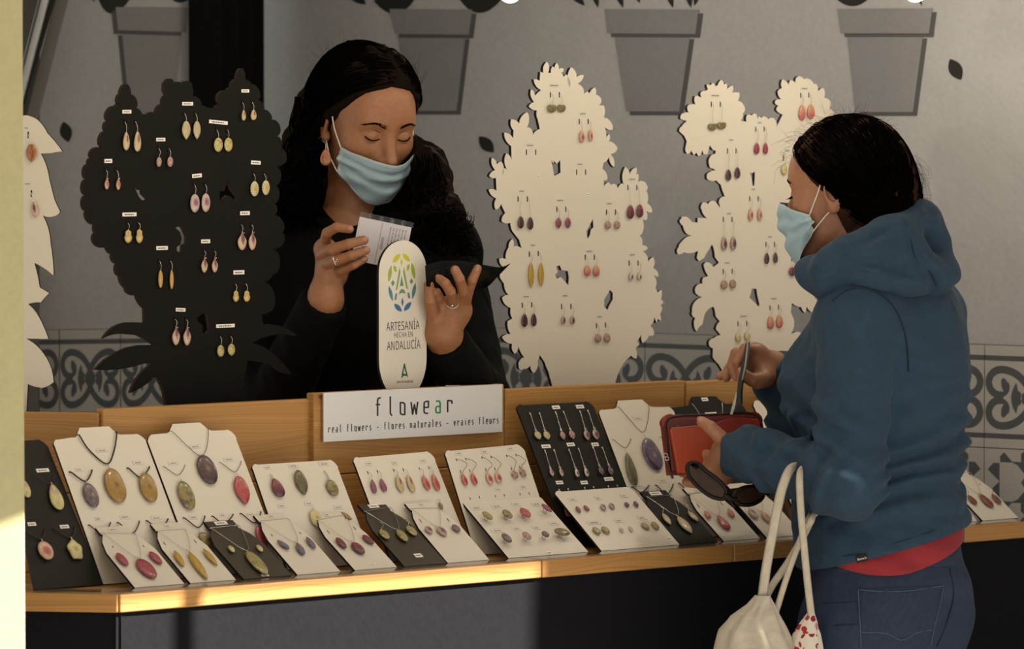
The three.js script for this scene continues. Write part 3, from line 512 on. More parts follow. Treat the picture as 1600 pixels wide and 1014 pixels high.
// slit [x,y], gem top y1 -> bottom y2 in column gx with width w
function earring(fr, label, slit, p1, p2, w, shape, style, o = {}) {
  const t = thing('earring', label, 'earring', o.group); place(t, fr, 0, 0, 0);
  const gm = gem(t, fr, p1, p2, w, shape, style, o.lift);
  if (o.hoop) { const a = to2(fr, ...slit), b = gm.top, c = to2(fr, ...o.hoop); mesh('hoop', tubeG([new V3(a[0], a[1], -0.002), new V3(a[0] + 0.001, a[1], 0.003), new V3(c[0], c[1], 0.006), new V3(b[0] + 0.003, b[1] + 0.004, 0.005), new V3(b[0], b[1] - 0.001, 0.004)], WIRE, 18, 5), M.gold, t); }
  else if (o.wire) { const a = to2(fr, ...slit); mesh('wire', tubeG([new V3(a[0], a[1] + 0.003, -0.002), new V3(a[0], a[1], 0.004), new V3((a[0] + gm.top[0]) / 2, (a[1] + gm.top[1]) / 2, 0.004), new V3(gm.top[0], gm.top[1] - 0.001, 0.0038)], o.wire, 12, 6), M.silver, t); if (o.bead) { const g = new THREE.SphereGeometry(0.0022, 12, 8); g.scale(0.8, 1.2, 0.8); g.translate(a[0], a[1], 0.004); mesh('bead', g, M.silver, t); const r = new THREE.TorusGeometry(0.0022, 0.0005, 6, 14); r.translate(gm.top[0], gm.top[1] + 0.0018, 0.004); mesh('ring', r, M.silver, t); } }
  else if (slit) hookWire(t, fr, slit, gm.top);
  if (shape === 'bottle' || o.ball) { const b = new THREE.SphereGeometry(0.0012, 10, 8); b.translate(gm.top[0] + gm.w * 0.16, gm.top[1] - gm.len * 0.1, 0.005); mesh('bead', b, M.silver, t); }
  return t;
}
// pairs on the cut-out boards: [tag u, v, width] | slits [u1,v,u2] | gems [u1a,u1b,va,vb, u2a,u2b,va,vb] | shape, style | where
function pairs(board, boardWord, rows) {
  for (const [tg, sl, gs, shape, style, words, o = {}] of rows) {
    if (tg) nameTag(board.t, board.fr, tg[0], tg[1], tg[2], tg[3], tg[4] ?? 0, boardWord.includes('black') ? M.tag : M.tagWhite);
    if (!gs) continue;
    for (const k of [0, 1]) {
      const [ua, ub, va, vb] = gs.slice(k * 4, k * 4 + 4); if (ua === undefined) continue;
      earring(board.fr, `${k ? 'right' : 'left'} ${words} ${boardWord}`, [sl[k * 2], sl[k * 2 + 1]], [(ua + ub) / 2, va], [(ua + ub) / 2 + (o.skew ?? 0), vb], ub - ua, shape, style, o);
    }
  }
}
const slitsOf = (rows) => rows.flatMap(([, sl, , , , , o]) => [[sl[0], sl[1], o?.sl], ...(sl.length > 2 ? [[sl[2], sl[3], o?.sl]] : [])]);
const darkRows = [
  [[383, 142, 12, 5], [376.6, 161, 392, 161], [376.6, 384, 171.4, 188.7, 390.5, 401, 171, 188], 'drop', 'beigeStreak', 'small beige drop earring at the top right of'],
  [[293, 162, 17, 5.5], [286, 178, 303, 178], [284, 297.3, 188.7, 218.4, 301.7, 313, 188.7, 218], 'tipleaf', 'paleLeaf', 'plain pale leaf earring at the top middle of'],
  [[341, 191, 29, 5.5, -.08], [336.5, 203.5, 353, 203.5], [334, 347.6, 215, 237.5, 350, 363, 215, 237], 'oval', 'speckYellow', 'yellow speckled earring under the long tag of'],
  [[198, 174.5, 14, 5.5], [193, 191, 209.5, 191], [191, 203, 206, 235, 208, 221, 205, 237], 'drop', 'beigeStreak', 'beige red-streaked earring at the top left of'],
  [[251, 218, 14, 5.5], [246, 233, 262, 233], [244, 252, 245, 261, 261, 270, 244, 261], 'oval', 'speckRed', 'small red-speckled earring left of centre on'],
  [[169, 251.5, 12, 6.5], [163.5, 266.5, 180, 266.5], [163, 170, 277, 296, 181, 188, 277, 297], 'bottle', 'pinkCentre', 'pink-hearted earring at the left edge of'],
  [[307.5, 274.5, 15, 6, .07], [301.5, 289, 318.5, 289], [297, 311.5, 303, 332, 314.5, 328, 302, 331.5], 'oval', 'palePurple', 'large pale purple-hearted earring in the middle of'],
  [[399.5, 254, 15, 6, -.05], [394, 272.5, 410.5, 272.5], [391, 404, 283, 307, 409, 421, 281.5, 305], 'oval', 'daisy', 'white daisy earring at the right edge of'],
  [[202, 335, 22, 6], [197.5, 349, 214.5, 349], [194, 206, 359, 380, 212, 223, 358, 380], 'lobes', 'yellowLobe', 'large yellow two-lobed earring at the left of'],
  [[253, 387.5, 18, 6], [247, 409, 264.5, 409], [247, 254, 422, 450, 265, 271, 422, 452], 'oval', 'needle', 'long yellow needle earring low on the left of'],
  [[382.5, 333, 15, 6], [375, 352, 391, 352], [371, 385, 361, 391, 388, 400, 360, 391], 'bottle', 'roseStreak', 'large purple-streaked earring at the right of'],
  [[321, 377, 14, 6], [317, 393, 333, 393], [314, 324, 401, 426, 330.5, 340, 401, 426], 'bottle', 'roseStreak', 'small purple-streaked earring in the lower middle of'],
  [[373, 425.5, 17, 6.5], [365.5, 444.5, 382, 444.5], [363.6, 373, 454, 472, 380, 390.5, 454, 472], 'lobes', 'yellowLobe', 'small yellow two-lobed earring low on the right of'],
  [[282, 484, 15, 5.5, -.06], [272, 500, 289, 500], [268.6, 280.7, 509, 539.5, 286, 298, 509, 540], 'bottle', 'roseStreak', 'purple-streaked bottle-shaped earring at the foot of'],
  [[352, 509, 29, 5.5], [342, 527, 358.5, 526.5], [339, 350, 539, 558, 355.5, 367, 537, 556], 'oval', 'speckYellow', 'pale green earring under the lowest long tag of']];
const W1 = { sl: 8 };
const bushRows = [
  [[865.6, 133.5, 16, 4.5], [860, 148, 874, 148], [855.4, 869, 161, 176, 871, 883.6, 161, 175.5], 'heart', 'olive', 'olive petal earring at the top of'],
  [[911, 177.5, 10, 4], [905, 190, 919, 190], [905, 913.4, 203.6, 223, 919.5, 926, 202, 221], 'drop', 'pinkCentre', 'small pink earring at the upper right of'],
  [[828, 227, 13, 4], [822.5, 238, 837, 238]],
  [[906, 256.5, 9, 4], [901, 269, 915, 269]],
  [[815, 298.5, 9, 4], [809.4, 311, 824, 311], [808.6, 819, 337.6, 357, 823.4, 833.8, 339, 359], 'drop', 'darkPurple', 'dark purple long-wired earring at the left of', { wire: 0.0004 }],
  [[875, 313, 12, 4], [870, 327, 884, 327], [868.7, 877, 340, 357, 883.5, 891.5, 339.5, 357], 'leaf', 'pinkLeaf', 'mauve leaf earring in the middle of'],
  [[988, 280, 11, 4], [981, 293, 995, 293], [979, 991.4, 320, 342, 993.8, 1005.6, 319, 340], 'drop', 'wine', 'large crimson long-wired earring at the right of', { wire: 0.0004 }],
  [[952, 318, 9, 4], [947.6, 331.6, 961.6, 331.6], [946, 954.4, 345, 358, 960.4, 968.6, 345, 358], 'oval', 'speckRed', 'small red-speckled earring right of centre on'],
  [[832.6, 383, 8, 4], [827, 397, 841, 396], [825.8, 834, 410, 450, 841.4, 849.4, 409.6, 448], 'leaf', 'yellow', 'long yellow needle earring at the left of'],
  [[921, 392.4, 11, 4], [914.5, 402, 928.6, 402], [912.4, 923.4, 414, 431.5, 926.3, 937.3, 414, 432], 'drop', 'peach', 'peach pink drop earring in the middle of'],
  [[988, 398, 9, 4], [983, 411, 997, 411], [982.5, 990, 425, 438, 996, 1002.6, 425, 438], 'drop', 'clearDark', 'tiny clear dark-hearted earring at the right of'],
  [[822, 463.5, 10, 4], [816, 477, 830.8, 476.4], [814, 825, 490, 511, 829.3, 838.8, 489.5, 510], 'drop', 'darkPurple', 'broad dark purple earring at the lower left of'],
  [[882.8, 462, 9, 4], [877.5, 479, 892, 479], [877, 883.4, 493, 507, 891, 898, 493, 507], 'drop', 'clearPurple', 'slim clear purple earring in the lower middle of'],
  [[936.7, 494.7, 8, 4], [932, 508.7, 946, 508], [930, 939, 521.7, 535.3, 944, 953, 521, 535.3], 'oval', 'speckRed', 'brown speckled earring at the foot of']].map((r) => [...r.slice(0, 2), r[2], r[3], r[4], r[5], { ...W1, ...r[6] }]);
const sprayRows = [
  [[1117.5, 149.3, 14, 4.5], [1111.5, 163, 1125.5, 163], [1107, 1120, 190.7, 204, 1121, 1134.6, 188.7, 202], 'heart', 'olive', 'olive petal long-wired earring on the left blossom of', { wire: 0.0004 }],
  [[1187, 191.7, 7, 4], [1180.7, 202, 1194, 201.6], [1178, 1187, 223, 241, 1192.3, 1200, 223, 241], 'drop', 'crimson', 'crimson drop earring at the upper middle of'],
  [[1257, 138.3, 11, 4], [1251, 149, 1263.8, 148.6], [1247.5, 1259.4, 163.6, 188, 1260.6, 1273.7, 163, 186], 'drop', 'peach', 'pale peach earring on the right blossom of'],
  [[1142.4, 218.6, 8, 4], [1136.6, 236, 1150, 235.6], [1133.7, 1143, 264.7, 282.4, 1147.7, 1157, 261, 279], 'drop', 'darkPurple', 'dark wine long-wired earring at the left of', { wire: 0.0004 }],
  [[1229.5, 235, 9, 4], [1224, 247], [1221, 1230.3, 257.8, 273], 'oval', 'creamFlower', 'yellow round earring beside the woman\u2019s forehead on'],
  [[1177, 295.6, 7, 4], [1171.4, 310.6, 1184.7, 310.4], [1169.4, 1176.8, 325.5, 344.8, 1183.5, 1190.8, 325.5, 344.8], 'drop', 'pinkCentre', 'slim pink-hearted earring in the middle of'],
  [[1139, 333.6, 8, 4], [1130.2, 343, 1143.8, 343], [1127, 1136.4, 369.5, 391, 1141.3, 1150.8, 369, 390.5], 'drop', 'clearPurple', 'clear purple long-wired earring at the left of', { wire: 0.0004 }],
  [[1203, 370, 7, 4], [1196.7, 382, 1210, 382], [1194.6, 1202, 395, 412.6, 1208.5, 1215, 394, 411.5], 'drop', 'darkPurple', 'slim dark purple earring right of centre on'],
  [null, [1237, 404.6, 1250, 404], [1233, 1243, 417.4, 431.5, 1247, 1257.4, 417, 431], 'oval', 'wine', 'round dark red earring beside the blue hood on'],
  [[1136.4, 410.5, 8, 4], [1130, 424.4, 1144, 424], [1127, 1136.4, 438, 452, 1140.8, 1149.7, 437, 451], 'oval', 'speckRed', 'red speckled earring at the lower left of'],
  [[1209, 466.6, 10, 4], [1203, 481, 1216.4, 480], [1199, 1210, 493.8, 514.4, 1212.6, 1223.8, 492, 512.6], 'drop', 'peach', 'peach pink drop earring at the lower right of'],
  [[1162, 494, 12, 4], [1153, 506, 1166.7, 505.4], [1149.7, 1158, 521.5, 534, 1163.8, 1172.3, 519.5, 532], 'oval', 'creamFlower', 'yellow round earring at the foot of']].map((r) => [...r.slice(0, 2), r[2], r[3], r[4], r[5], { ...W1, ...r[6] }]);
const lilyRows = [
  [[41, 200, 6, 3], [44.2, 211], [41, 57, 225, 254], 'tipleaf', 'orange', 'single orange brown earring near the top of', { sl: 9 }],
  [[43, 287, 10, 3], [49.2, 302.5], [47, 58.4, 314.5, 339.5], 'drop', 'roseStreak', 'single pale purple-tipped earring low on', { sl: 9, skew: 3 }]];
const bDark = treeBoard('plant_board', 'black plant-shaped earring board with scalloped blossoms and spiky leaves', darkOut, darkHoles, slitsOf(darkRows), M.dark, M.brownEdge, 'plant-shaped earring boards');
pairs(bDark, 'the black board', darkRows);
const bBush = treeBoard('plant_board', 'white bush-shaped earring board with pointed leaves, in the middle', bushOut, bushHoles, slitsOf(bushRows), M.white, M.burnt, 'plant-shaped earring boards');
pairs(bBush, 'the white bush board', bushRows);
const bSpray = treeBoard('plant_board', 'white earring board with ragged round blossoms beside the woman in blue', sprayOut, sprayHoles, slitsOf(sprayRows), M.white, M.burnt, 'plant-shaped earring boards');
pairs(bSpray, 'the ragged white board', sprayRows);
const bLily = treeBoard('plant_board', 'white lily-shaped earring board half hidden by the cream panel', lilyOut, [], slitsOf(lilyRows), M.white, M.burnt, 'plant-shaped earring boards', frame(lp.clone().addScaledVector(nfL, -0.40).setY(TOP), eL, YAX));
pairs(bLily, 'the half hidden lily board', lilyRows);
for (const [u, v] of [[841, 275.5], [918.5, 303.5]]) nameTag(bBush.t, bBush.fr, u, v, 4, 4).name = 'sticker';
// ---------------------------------------------------------------- the two signs
function sansSpaced(g, text, x, y, size, spacing, weight = '300', fam = 'sans-serif', squeeze = 1) {
  g.font = `${weight} ${size}px ${fam}`; let cx = x; for (const ch of text) { g.save(); g.translate(cx, y); g.scale(squeeze, 1); g.fillText(ch, 0, 0); g.restore(); cx += g.measureText(ch).width * squeeze + spacing; } return cx;
}
function fitText(g, text, x0, x1, y, size, weight = '400', fam = 'sans-serif', spacing = 0) {   // stretched to the measured width
  g.font = `${weight} ${size}px ${fam}`; let w = -spacing; for (const ch of text) w += g.measureText(ch).width + spacing;
  const k = (x1 - x0) / w; let cx = x0; for (const ch of text) { g.save(); g.translate(cx, y); g.scale(k, 1); g.fillText(ch, 0, 0); g.restore(); cx += (g.measureText(ch).width + spacing) * k; }
}
// thin rounded letters drawn as strokes in a 0..1 x 0..1 cell (x height at .36)
const glyph = {
  f: [[[.35, 1], [.35, .2, .35, .04, .62, .04, .8, .06]], [[.1, .4], [.7, .4]]], l: [[[.45, 0], [.45, .8, .45, 1, .68, 1, .72, 1]]],
  o: [[[.2, .5], [.2, .36, .5, .36, .8, .36, .8, .5], [.8, .86], [.8, 1, .5, 1, .2, 1, .2, .86], [.2, .5]]], w: [[[.05, .36], [.25, 1], [.5, .5], [.75, 1], [.95, .36]]],
  e: [[[.2, .68], [.8, .68], [.8, .5], [.8, .36, .5, .36, .2, .36, .2, .5], [.2, .86], [.2, 1, .5, 1, .6, 1], [.78, 1]]], a: [[[.22, .38], [.55, .36, .8, .36, .8, .55], [.8, 1], [.5, 1], [.2, 1, .2, .9, .2, .8], [.2, .66, .4, .66, .5, .66], [.8, .66]]],
  r: [[[.22, 1], [.22, .38], [.82, .38, .82, .38, .82, .56]]], n: [[[.2, 1], [.2, .38], [.8, .36, .8, .36, .8, .6], [.8, 1]]], s: [[[.78, .38], [.2, .36, .2, .66, .5, .67], [.8, .68, .8, 1, .5, 1], [.22, 1]]], u: [[[.2, .36], [.2, .86], [.2, 1, .5, 1, .8, 1, .8, .86], [.8, .36]]], t: [[[.4, .08], [.4, .84], [.4, 1, .6, 1, .75, 1]], [[.15, .38], [.75, .38]]],
  v: [[[.15, .36], [.5, 1], [.85, .36]]], i: [[[.5, .38], [.5, 1]], [[.5, .14], [.5, .2]]], '-': [[[.15, .66], [.85, .66]]], ' ': [] };
function strokeText(g, text, x0, x1, y0, h, lw, colours = {}) {
  const cw = (x1 - x0) / (text.length - 0.25), w = cw * 0.62; g.lineWidth = lw; g.lineCap = 'butt'; g.lineJoin = 'round';
  [...text].forEach((ch, i) => { g.strokeStyle = colours[i] ?? '#22221f'; for (const st of glyph[ch]) { g.beginPath(); st.forEach((p, k) => { const q = p.map((v, j) => j % 2 ? y0 + v * h : x0 + i * cw + v * w + cw * 0.08); k ? (q.length === 2 ? g.lineTo(...q) : q.length === 6 && g.bezierCurveTo(...q)) : g.moveTo(q[0], q[1]); if (!k && q.length === 6) g.bezierCurveTo(...q); if (q.length === 8) { g.lineTo(q[0], q[1]); g.bezierCurveTo(q[2], q[3], q[4], q[5], q[6], q[7]); } }); g.stroke(); } });
}
{
  const fr = frame(cp(0, TOP, BB - 0.0165), E1, YAX), p = [[504, 613], [783, 601], [782, 676], [505, 689]].map(([u, v]) => to2(fr, u, v)), x0 = p[0][0], x1 = p[1][0], y1 = (p[0][1] + p[1][1]) / 2, y0 = (p[2][1] + p[3][1]) / 2;
  const tex = canvasTex(1024, 288, (g, w, h) => { g.fillStyle = '#d3d2d3'; g.fillRect(0, 0, w, h); strokeText(g, 'flowear', 282, 740, 40, 112, 9, { 5: '#1d7a4c' }); strokeText(g, 'real flowers - flores naturales - vraies fleurs', 22, 1004, 190, 44, 4.6); }, false);
  const t = thing('sign_plate', 'white sign plate with thin dark lettering flowear on the raised pine board', 'sign'); place(t, fr, 0, 0, 0);
  const m = mesh('plate', new THREE.BoxGeometry(x1 - x0, y1 - y0, 0.003), [0, 1, 2, 3, 4, 5].map((i) => i === 4 ? phys('#ffffff', 0.3, { map: tex, clearcoat: 0.4, clearcoatRoughness: 0.2 }) : M.white), t); m.position.set((x0 + x1) / 2, (y0 + y1) / 2, 0.0016);
}
{
  const fr = frame(cp(0, TOP, BB + 0.022), E1, YAX), out = [];
  const [xl] = to2(fr, 592, 480), [xr] = to2(fr, 666.5, 480), [, yt] = to2(fr, 628, 375.5), [, yb] = to2(fr, 628, 640), w = xr - xl, cx = (xl + xr) / 2, r = w / 2, ys = to2(fr, 628, 425)[1], ye = to2(fr, 628, 560)[1];
  for (let i = 0; i <= 24; i++) { const a = Math.PI * i / 24; out.push([cx + r * Math.cos(a), ys + (yt - ys) * Math.sin(a)]); }
  for (let i = 0; i <= 12; i++) { const a = Math.PI / 2 * i / 12 * 0.78; out.push([cx - r * Math.cos(a), ye - (ye - yb) * Math.sin(a) * 0.8]); }
  out.push([cx - r * 0.35, yb - 0.03], [cx + r * 0.35, yb - 0.03]);
  for (let i = 12; i >= 0; i--) { const a = Math.PI / 2 * i / 12 * 0.78; out.push([cx + r * Math.cos(a), ye - (ye - yb) * Math.sin(a) * 0.8]); }
  const tex = canvasTex(512, 1536, (g, W, H) => {
    g.fillStyle = '#d6d0c4'; g.fillRect(0, 0, W, H);
    // measured in a 140 x 260 picture of the sign
    const X = (x) => (x - 105) / (435 - 105) * W, Y = (y) => (y - 55) / (1060 - 55) * H;
    const poly = (c, l) => { g.fillStyle = c; g.beginPath(); l.forEach(([x, y], i) => i ? g.lineTo(X(x), Y(y)) : g.moveTo(X(x), Y(y))); g.closePath(); g.fill(); };
    const lens = (c, x0, y0, x1, y1, k) => { g.fillStyle = c; const dx = x1 - x0, dy = y1 - y0, mx = (x0 + x1) / 2, my = (y0 + y1) / 2; g.beginPath(); g.moveTo(X(x0), Y(y0)); g.quadraticCurveTo(X(mx - dy * k), Y(my + dx * k), X(x1), Y(y1)); g.quadraticCurveTo(X(mx + dy * k), Y(my - dx * k), X(x0), Y(y0)); g.fill(); };
    const c = ['#b9b92a', '#97a83a', '#7c9a52', '#5d8670', '#4c7d86', '#3c6a94'];
    lens(c[0], 200, 190, 254, 137, 0.42); lens(c[0], 268, 135, 319, 186, 0.42); lens(c[1], 190, 204, 172, 308, 0.24); lens(c[1], 332, 192, 352, 294, 0.24);
    poly(c[0], [[262, 160], [271, 188], [262, 216], [253, 188]]); poly(c[1], [[204, 208], [224, 215], [229, 248], [210, 240]]); poly(c[1], [[318, 200], [299, 210], [296, 244], [314, 234]]);
    poly(c[2], [[247, 216], [254, 250], [232, 352], [220, 360]]); poly(c[2], [[278, 214], [272, 248], [294, 350], [307, 356]]); poly(c[3], [[262, 268], [276, 332], [250, 334]]);
    poly(c[3], [[201, 294], [214, 314], [201, 334], [188, 314]]); poly(c[3], [[329, 288], [343, 306], [330, 326], [316, 307]]);
    lens(c[4], 173, 330, 200, 424, 0.24); lens(c[4], 358, 316, 336, 416, 0.24); g.fillStyle = c[3]; g.beginPath(); g.moveTo(X(243), Y(386)); g.quadraticCurveTo(X(248), Y(352), X(266), Y(352)); g.quadraticCurveTo(X(284), Y(352), X(289), Y(383)); g.quadraticCurveTo(X(266), Y(366), X(243), Y(386)); g.fill();
    poly(c[4], [[218, 380], [231, 376], [226, 414], [212, 420]]); poly(c[4], [[302, 374], [316, 376], [322, 412], [306, 408]]);
    poly(c[5], [[267, 402], [276, 430], [268, 460], [259, 431]]); lens(c[5], 210, 440, 263, 489, 0.42); lens(c[5], 277, 486, 329, 432, 0.42);
    g.fillStyle = '#23211e'; const rot = () => { g.save(); };
    for (const [s, x0, x1, y, sz, wt] of [['ARTESANÍA', 156, 386, 604, 112, '500'], ['HECHA EN', 208, 341, 647, 66, '500'], ['ANDALUCÍA', 160, 392, 722, 112, '500']]) { g.save(); g.translate(X(x0), Y(y)); g.rotate(-0.02); fitText(g, s, 0, X(x1) - X(x0), 0, sz, wt, 'sans-serif', 2); g.restore(); }
    poly('#1e5b36', [[277, 806], [284, 806], [270, 890], [258, 894]]); poly('#1e5b36', [[284, 806], [305, 888], [296, 886], [278, 826]]); poly('#1e5b36', [[272, 868], [298, 872], [304, 890], [290, 882], [270, 882]]);
    g.fillStyle = '#23211e'; fitText(g, 'Junta de Andalucía', X(227), X(340), Y(924), 34, '700');
  }, false);
  const t = thing('oval_sign', 'tall white rounded sign with a green and blue leaf emblem and dark lettering', 'sign'); place(t, fr, 0, 0, 0);
  const s = shapeOf(out), g = new THREE.ExtrudeGeometry(s, { depth: 0.006, bevelEnabled: false, curveSegments: 4 }); g.translate(0, 0, -0.006);
  const pp = g.attributes.position, uv = g.attributes.uv, yEnd = to2(fr, 628, 633)[1]; for (let i = 0; i < pp.count; i++) uv.setXY(i, (pp.getX(i) - xl) / w, 1 - (yt - pp.getY(i)) / (yt - yEnd));
  mesh('panel', g, [phys('#ffffff', 0.4, { map: tex, clearcoat: 0.2, clearcoatRoughness: 0.3 }), M.burnt], t);
}
{
  const p = boardTop(708, 599, BB + 0.01); tag(mesh('paper_slip', rbox(0.026, 0.004, 0.014, 0.0008), M.white), 'small white slip lying on top of the raised pine board', 'paper').position.copy(p).setY(1.1785);
}
// ---------------------------------------------------------------- leaning jewellery cards
M.cardWhite = phys('#d4cbbc', 0.4, { clearcoat: 0.35, clearcoatRoughness: 0.25 });
M.cardDark = phys('#1d1c17', 0.6, { specularIntensity: 0.4 });
M.cardTaupe = phys('#3a342a', 0.5, { specularIntensity: 0.6 });
M.tagFaint = std('#ffffff', 0.6, { map: canvasTex(128, 40, (g, w, h) => { g.fillStyle = '#d4ccc0'; g.fillRect(0, 0, w, h); g.strokeStyle = '#a9a29a'; g.lineWidth = 2; g.strokeRect(6, 4, w - 12, h - 9); const r = rng(8); g.strokeStyle = '#5a565c'; g.lineWidth = 6; for (let x = 30; x < w - 26; x += 8 + r() * 3) { g.beginPath(); g.moveTo(x, 14 + r() * 3); g.lineTo(x + r() * 4, 25 + r() * 3); g.stroke(); } }, false) });
M.slot = std('#0d0c0b', 0.9);
const CARD = 0.004;
// edge: two measured points on one straight side (lower, upper); the lean is the one that makes that side run straight up the card
function cardFrame(b, low, high) {
  const o = cp(0, TOP + 0.003, b), along = (ey) => { const n = new V3().crossVectors(E1, ey); return hit(...low, o, n).sub(hit(...high, o, n)).dot(E1); };
  let lo = 0.05, hi = 1.35; const lean = (L) => YAX.clone().multiplyScalar(Math.cos(L)).addScaledVector(NB, Math.sin(L));
  const f0 = along(lean(lo)); for (let i = 0; i < 40; i++) { const m = (lo + hi) / 2; (along(lean(m)) > 0) === (f0 > 0) ? lo = m : hi = m; }
  const fr = frame(o, E1, lean(lo)); fr.L = lo; return fr;
}
function card(label, b, low, high, top, sides, mat, edge, group, o = {}) {   // top: measured outline left to right; sides: measured points on the left and right side
  const fr = cardFrame(b, low, high), t = thing('display_card', label, 'display card', group); place(t, fr, 0, 0, 0);
  const tp = bow(top.map(([u, v, k]) => { const q = to2(fr, u, v); return [q[0], q[1], k]; }), 0), xl = to2(fr, ...sides[0])[0], xr = to2(fr, ...sides[1])[0];
  // bow() closes the list; drop the closing stretch by giving the last point no bow
  const list = [[xl, 0], ...tp, [xr, 0]];
  cutBoard(t, fr, list, [], CARD, mat, edge, 'panel');
  // easel strut behind, from the card to the shelf
  const hgt = Math.max(...tp.map((q) => q[1])) * 0.55, z = hgt * Math.tan(fr.L), m = mesh('easel', new THREE.BoxGeometry(0.02, 0.0015, 1), mat, t);
  const len = Math.min(hgt / Math.cos(fr.L) * Math.sin(Math.PI / 2 - fr.L), 0.07); m.scale.z = Math.min(hgt * Math.tan(0.5), hgt * Math.cos(fr.L) * 0.6, 0.05); m.position.set((xl + xr) / 2, hgt, -CARD - m.scale.z / 2); m.rotation.x = 0.0;
  console.log('card', label.slice(0, 34), 'lean', (fr.L * 57.3).toFixed(1), 'w', (xr - xl).toFixed(3), 'h', Math.max(...tp.map((q) => q[1])).toFixed(3), 'topb', (b + Math.max(...tp.map((q) => q[1])) * Math.sin(fr.L)).toFixed(3));
  return { t, fr, dark: mat !== M.cardWhite };
}
const ctag = (c, ...l) => l.forEach(([u, v, w, r]) => nameTag(c.t, c.fr, u, v, w, c.dark ? 5.5 : 6, r ?? 0, c.dark ? M.tag : M.tagFaint));
const slotG = new THREE.BoxGeometry(1, 1, 0.0004);
function cslot(c, ...l) { for (const [u, v, len] of l) { const [x, y] = to2(c.fr, u, v), m = mesh('slot', slotG, c.dark ? M.slot : M.slot, c.t); m.scale.set(0.0013, (len ?? 8) / 900, 1); m.position.set(x, y, 0.0003); } }
const P3 = (fr, [u, v], z) => { const [x, y] = to2(fr, u, v); return new V3(x, y, z); };
// necklace: cord = measured points (left end, lowest, right end), gem as before
function necklace(c, label, cord, mat, rad, p1, p2, w, shape, style, o = {}) {
  const t = thing('necklace', label, 'necklace', o.group ?? null); place(t, c.fr, 0, 0, 0); const fr = c.fr;
  if (cord) { const pts = cord.map((p, i) => P3(fr, p, i === 0 || i === cord.length - 1 ? -0.001 : rad + 0.0012)); const a = P3(fr, cord[0], rad + 0.001), z = P3(fr, cord[cord.length - 1], rad + 0.001); mesh(mat === M.chain || mat === M.silver ? 'chain' : 'cord', tubeG([pts[0], a, ...pts.slice(1, -1), z, pts[pts.length - 1]], rad, 28, 6), mat, t); }
  if (o.header) { const pts = o.header.map((p) => P3(fr, p, 0.001)); mesh('chain', tubeG(pts, rad, 10, 5), mat, t); }
  if (p1) {
    const gm = gem(t, fr, p1, p2, w, shape, style, 0.0024, o.thick ?? 0.0055, 'pendant');
    if (!o.nobail) { const b = new THREE.TorusGeometry(0.0024, 0.0006, 8, 16); b.scale(0.75, 1.3, 1); b.rotateY(0.7); b.translate(gm.top[0], gm.top[1] + 0.0016, 0.004); mesh('bail', b, M.silver, t); }
  }
  return t;
}
function setOf(c, where, kind, gl, gr, gm, chainL, chainR, header, mat, o = {}) {   // a set: two earrings and a necklace on one small card
  const tell = (k) => `${k} ${kind} earring on the ${where}`;
  if (gl) earring(c.fr, tell('left'), o.hl ?? null, ...gl, { lift: 0.003 });
  if (gr) earring(c.fr, tell('right'), o.hr ?? null, ...gr, { lift: 0.003 });
  if (gm) { const t = necklace(c, `fine chain with ${kind} pendant on the ${where}`, [chainL, gm[0], chainR], mat, 0.0005, ...gm, { header, nobail: false }); }
}
const RC = 0.3, white = M.cardWhite, WE = M.burnt, G1 = 'large back-row jewellery cards', G2 = 'small front-row jewellery cards';
const BB0 = 0.13, BF = 0.05;
// ---- back row
const c0 = card('black pendant card at the far left beside the cream panel', BB0, [161, 911], [77, 703], [[6, 690, 0], [58, 687, .2], [77, 703, 0]], [[6, 800], [161, 911]], M.cardDark, M.cardDark, G1);
const necktop = (l) => l;
const c1 = card('white necked card with mustard slice pendants on black cords', BB0, [161, 911], [88, 712], [[85.5, 697, .25], [90, 687, 0], [112, 683.5, -.2], [120.5, 678, 0], [124, 668.5, 0], [170, 666, 0], [179, 674, -.15], [190, 679, 0], [211, 678.5, .2], [228, 690, 0]], [[161, 911], [268, 800]], white, WE, G1);
const c2 = card('white necked card with the dark plum and pink pendants', BB0, [445.6, 889], [371, 690], [[231, 690, .1], [237, 679, 0], [258, 677, -.15], [266, 671, 0], [269.5, 662.5, 0], [312.5, 660, 0], [323, 669, -.1], [333, 673, 0], [353, 672, .25], [369, 686, 0]], [[236, 700], [445.6, 889]], white, WE, G1);
const c3 = card('white round-cornered card with a red drop and green leaf pendant', BB0, [560, 817], [529, 735], [[395.5, 734, .3], [402, 726, 0], [513, 719, .25], [528, 732, 0]], [[416, 801], [560, 817]], white, WE, G1);
const c4 = card('white card with violet, beige and coral earring pairs', BB0, [718, 816], [681, 722], [[554, 724, .3], [560, 715, 0], [664, 706, .25], [680, 720, 0]], [[575.5, 785], [718, 816]], white, WE, G1);
const c5 = card('white card with three pairs of hoop earrings', BB0, [843, 775], [823, 713], [[697, 714, .3], [703, 704.5, 0], [804, 695, .25], [821, 709, 0]], [[718, 785], [843, 775]], white, WE, G1);
const c6 = card('black card of long silver chain earrings', BB0, [978, 760], [932, 645], [[809, 641, .3], [816, 633, 0], [914, 628, .25], [930, 641, 0]], [[858, 769], [978, 760]], M.cardDark, M.cardDark, G1);
const c7 = card('white necked card with the purple slice pendant beside the wallet', BB0, [978, 760], [940, 662], [[937, 648, .25], [942, 640.5, 0], [957, 639, -.15], [963.5, 634, 0], [965.5, 626, 0], [1003, 624, 0], [1012, 632, -.1], [1021, 636, 0], [1042, 636, .25], [1054, 646, 0]], [[978, 760], [1099, 760]], white, WE, G1);
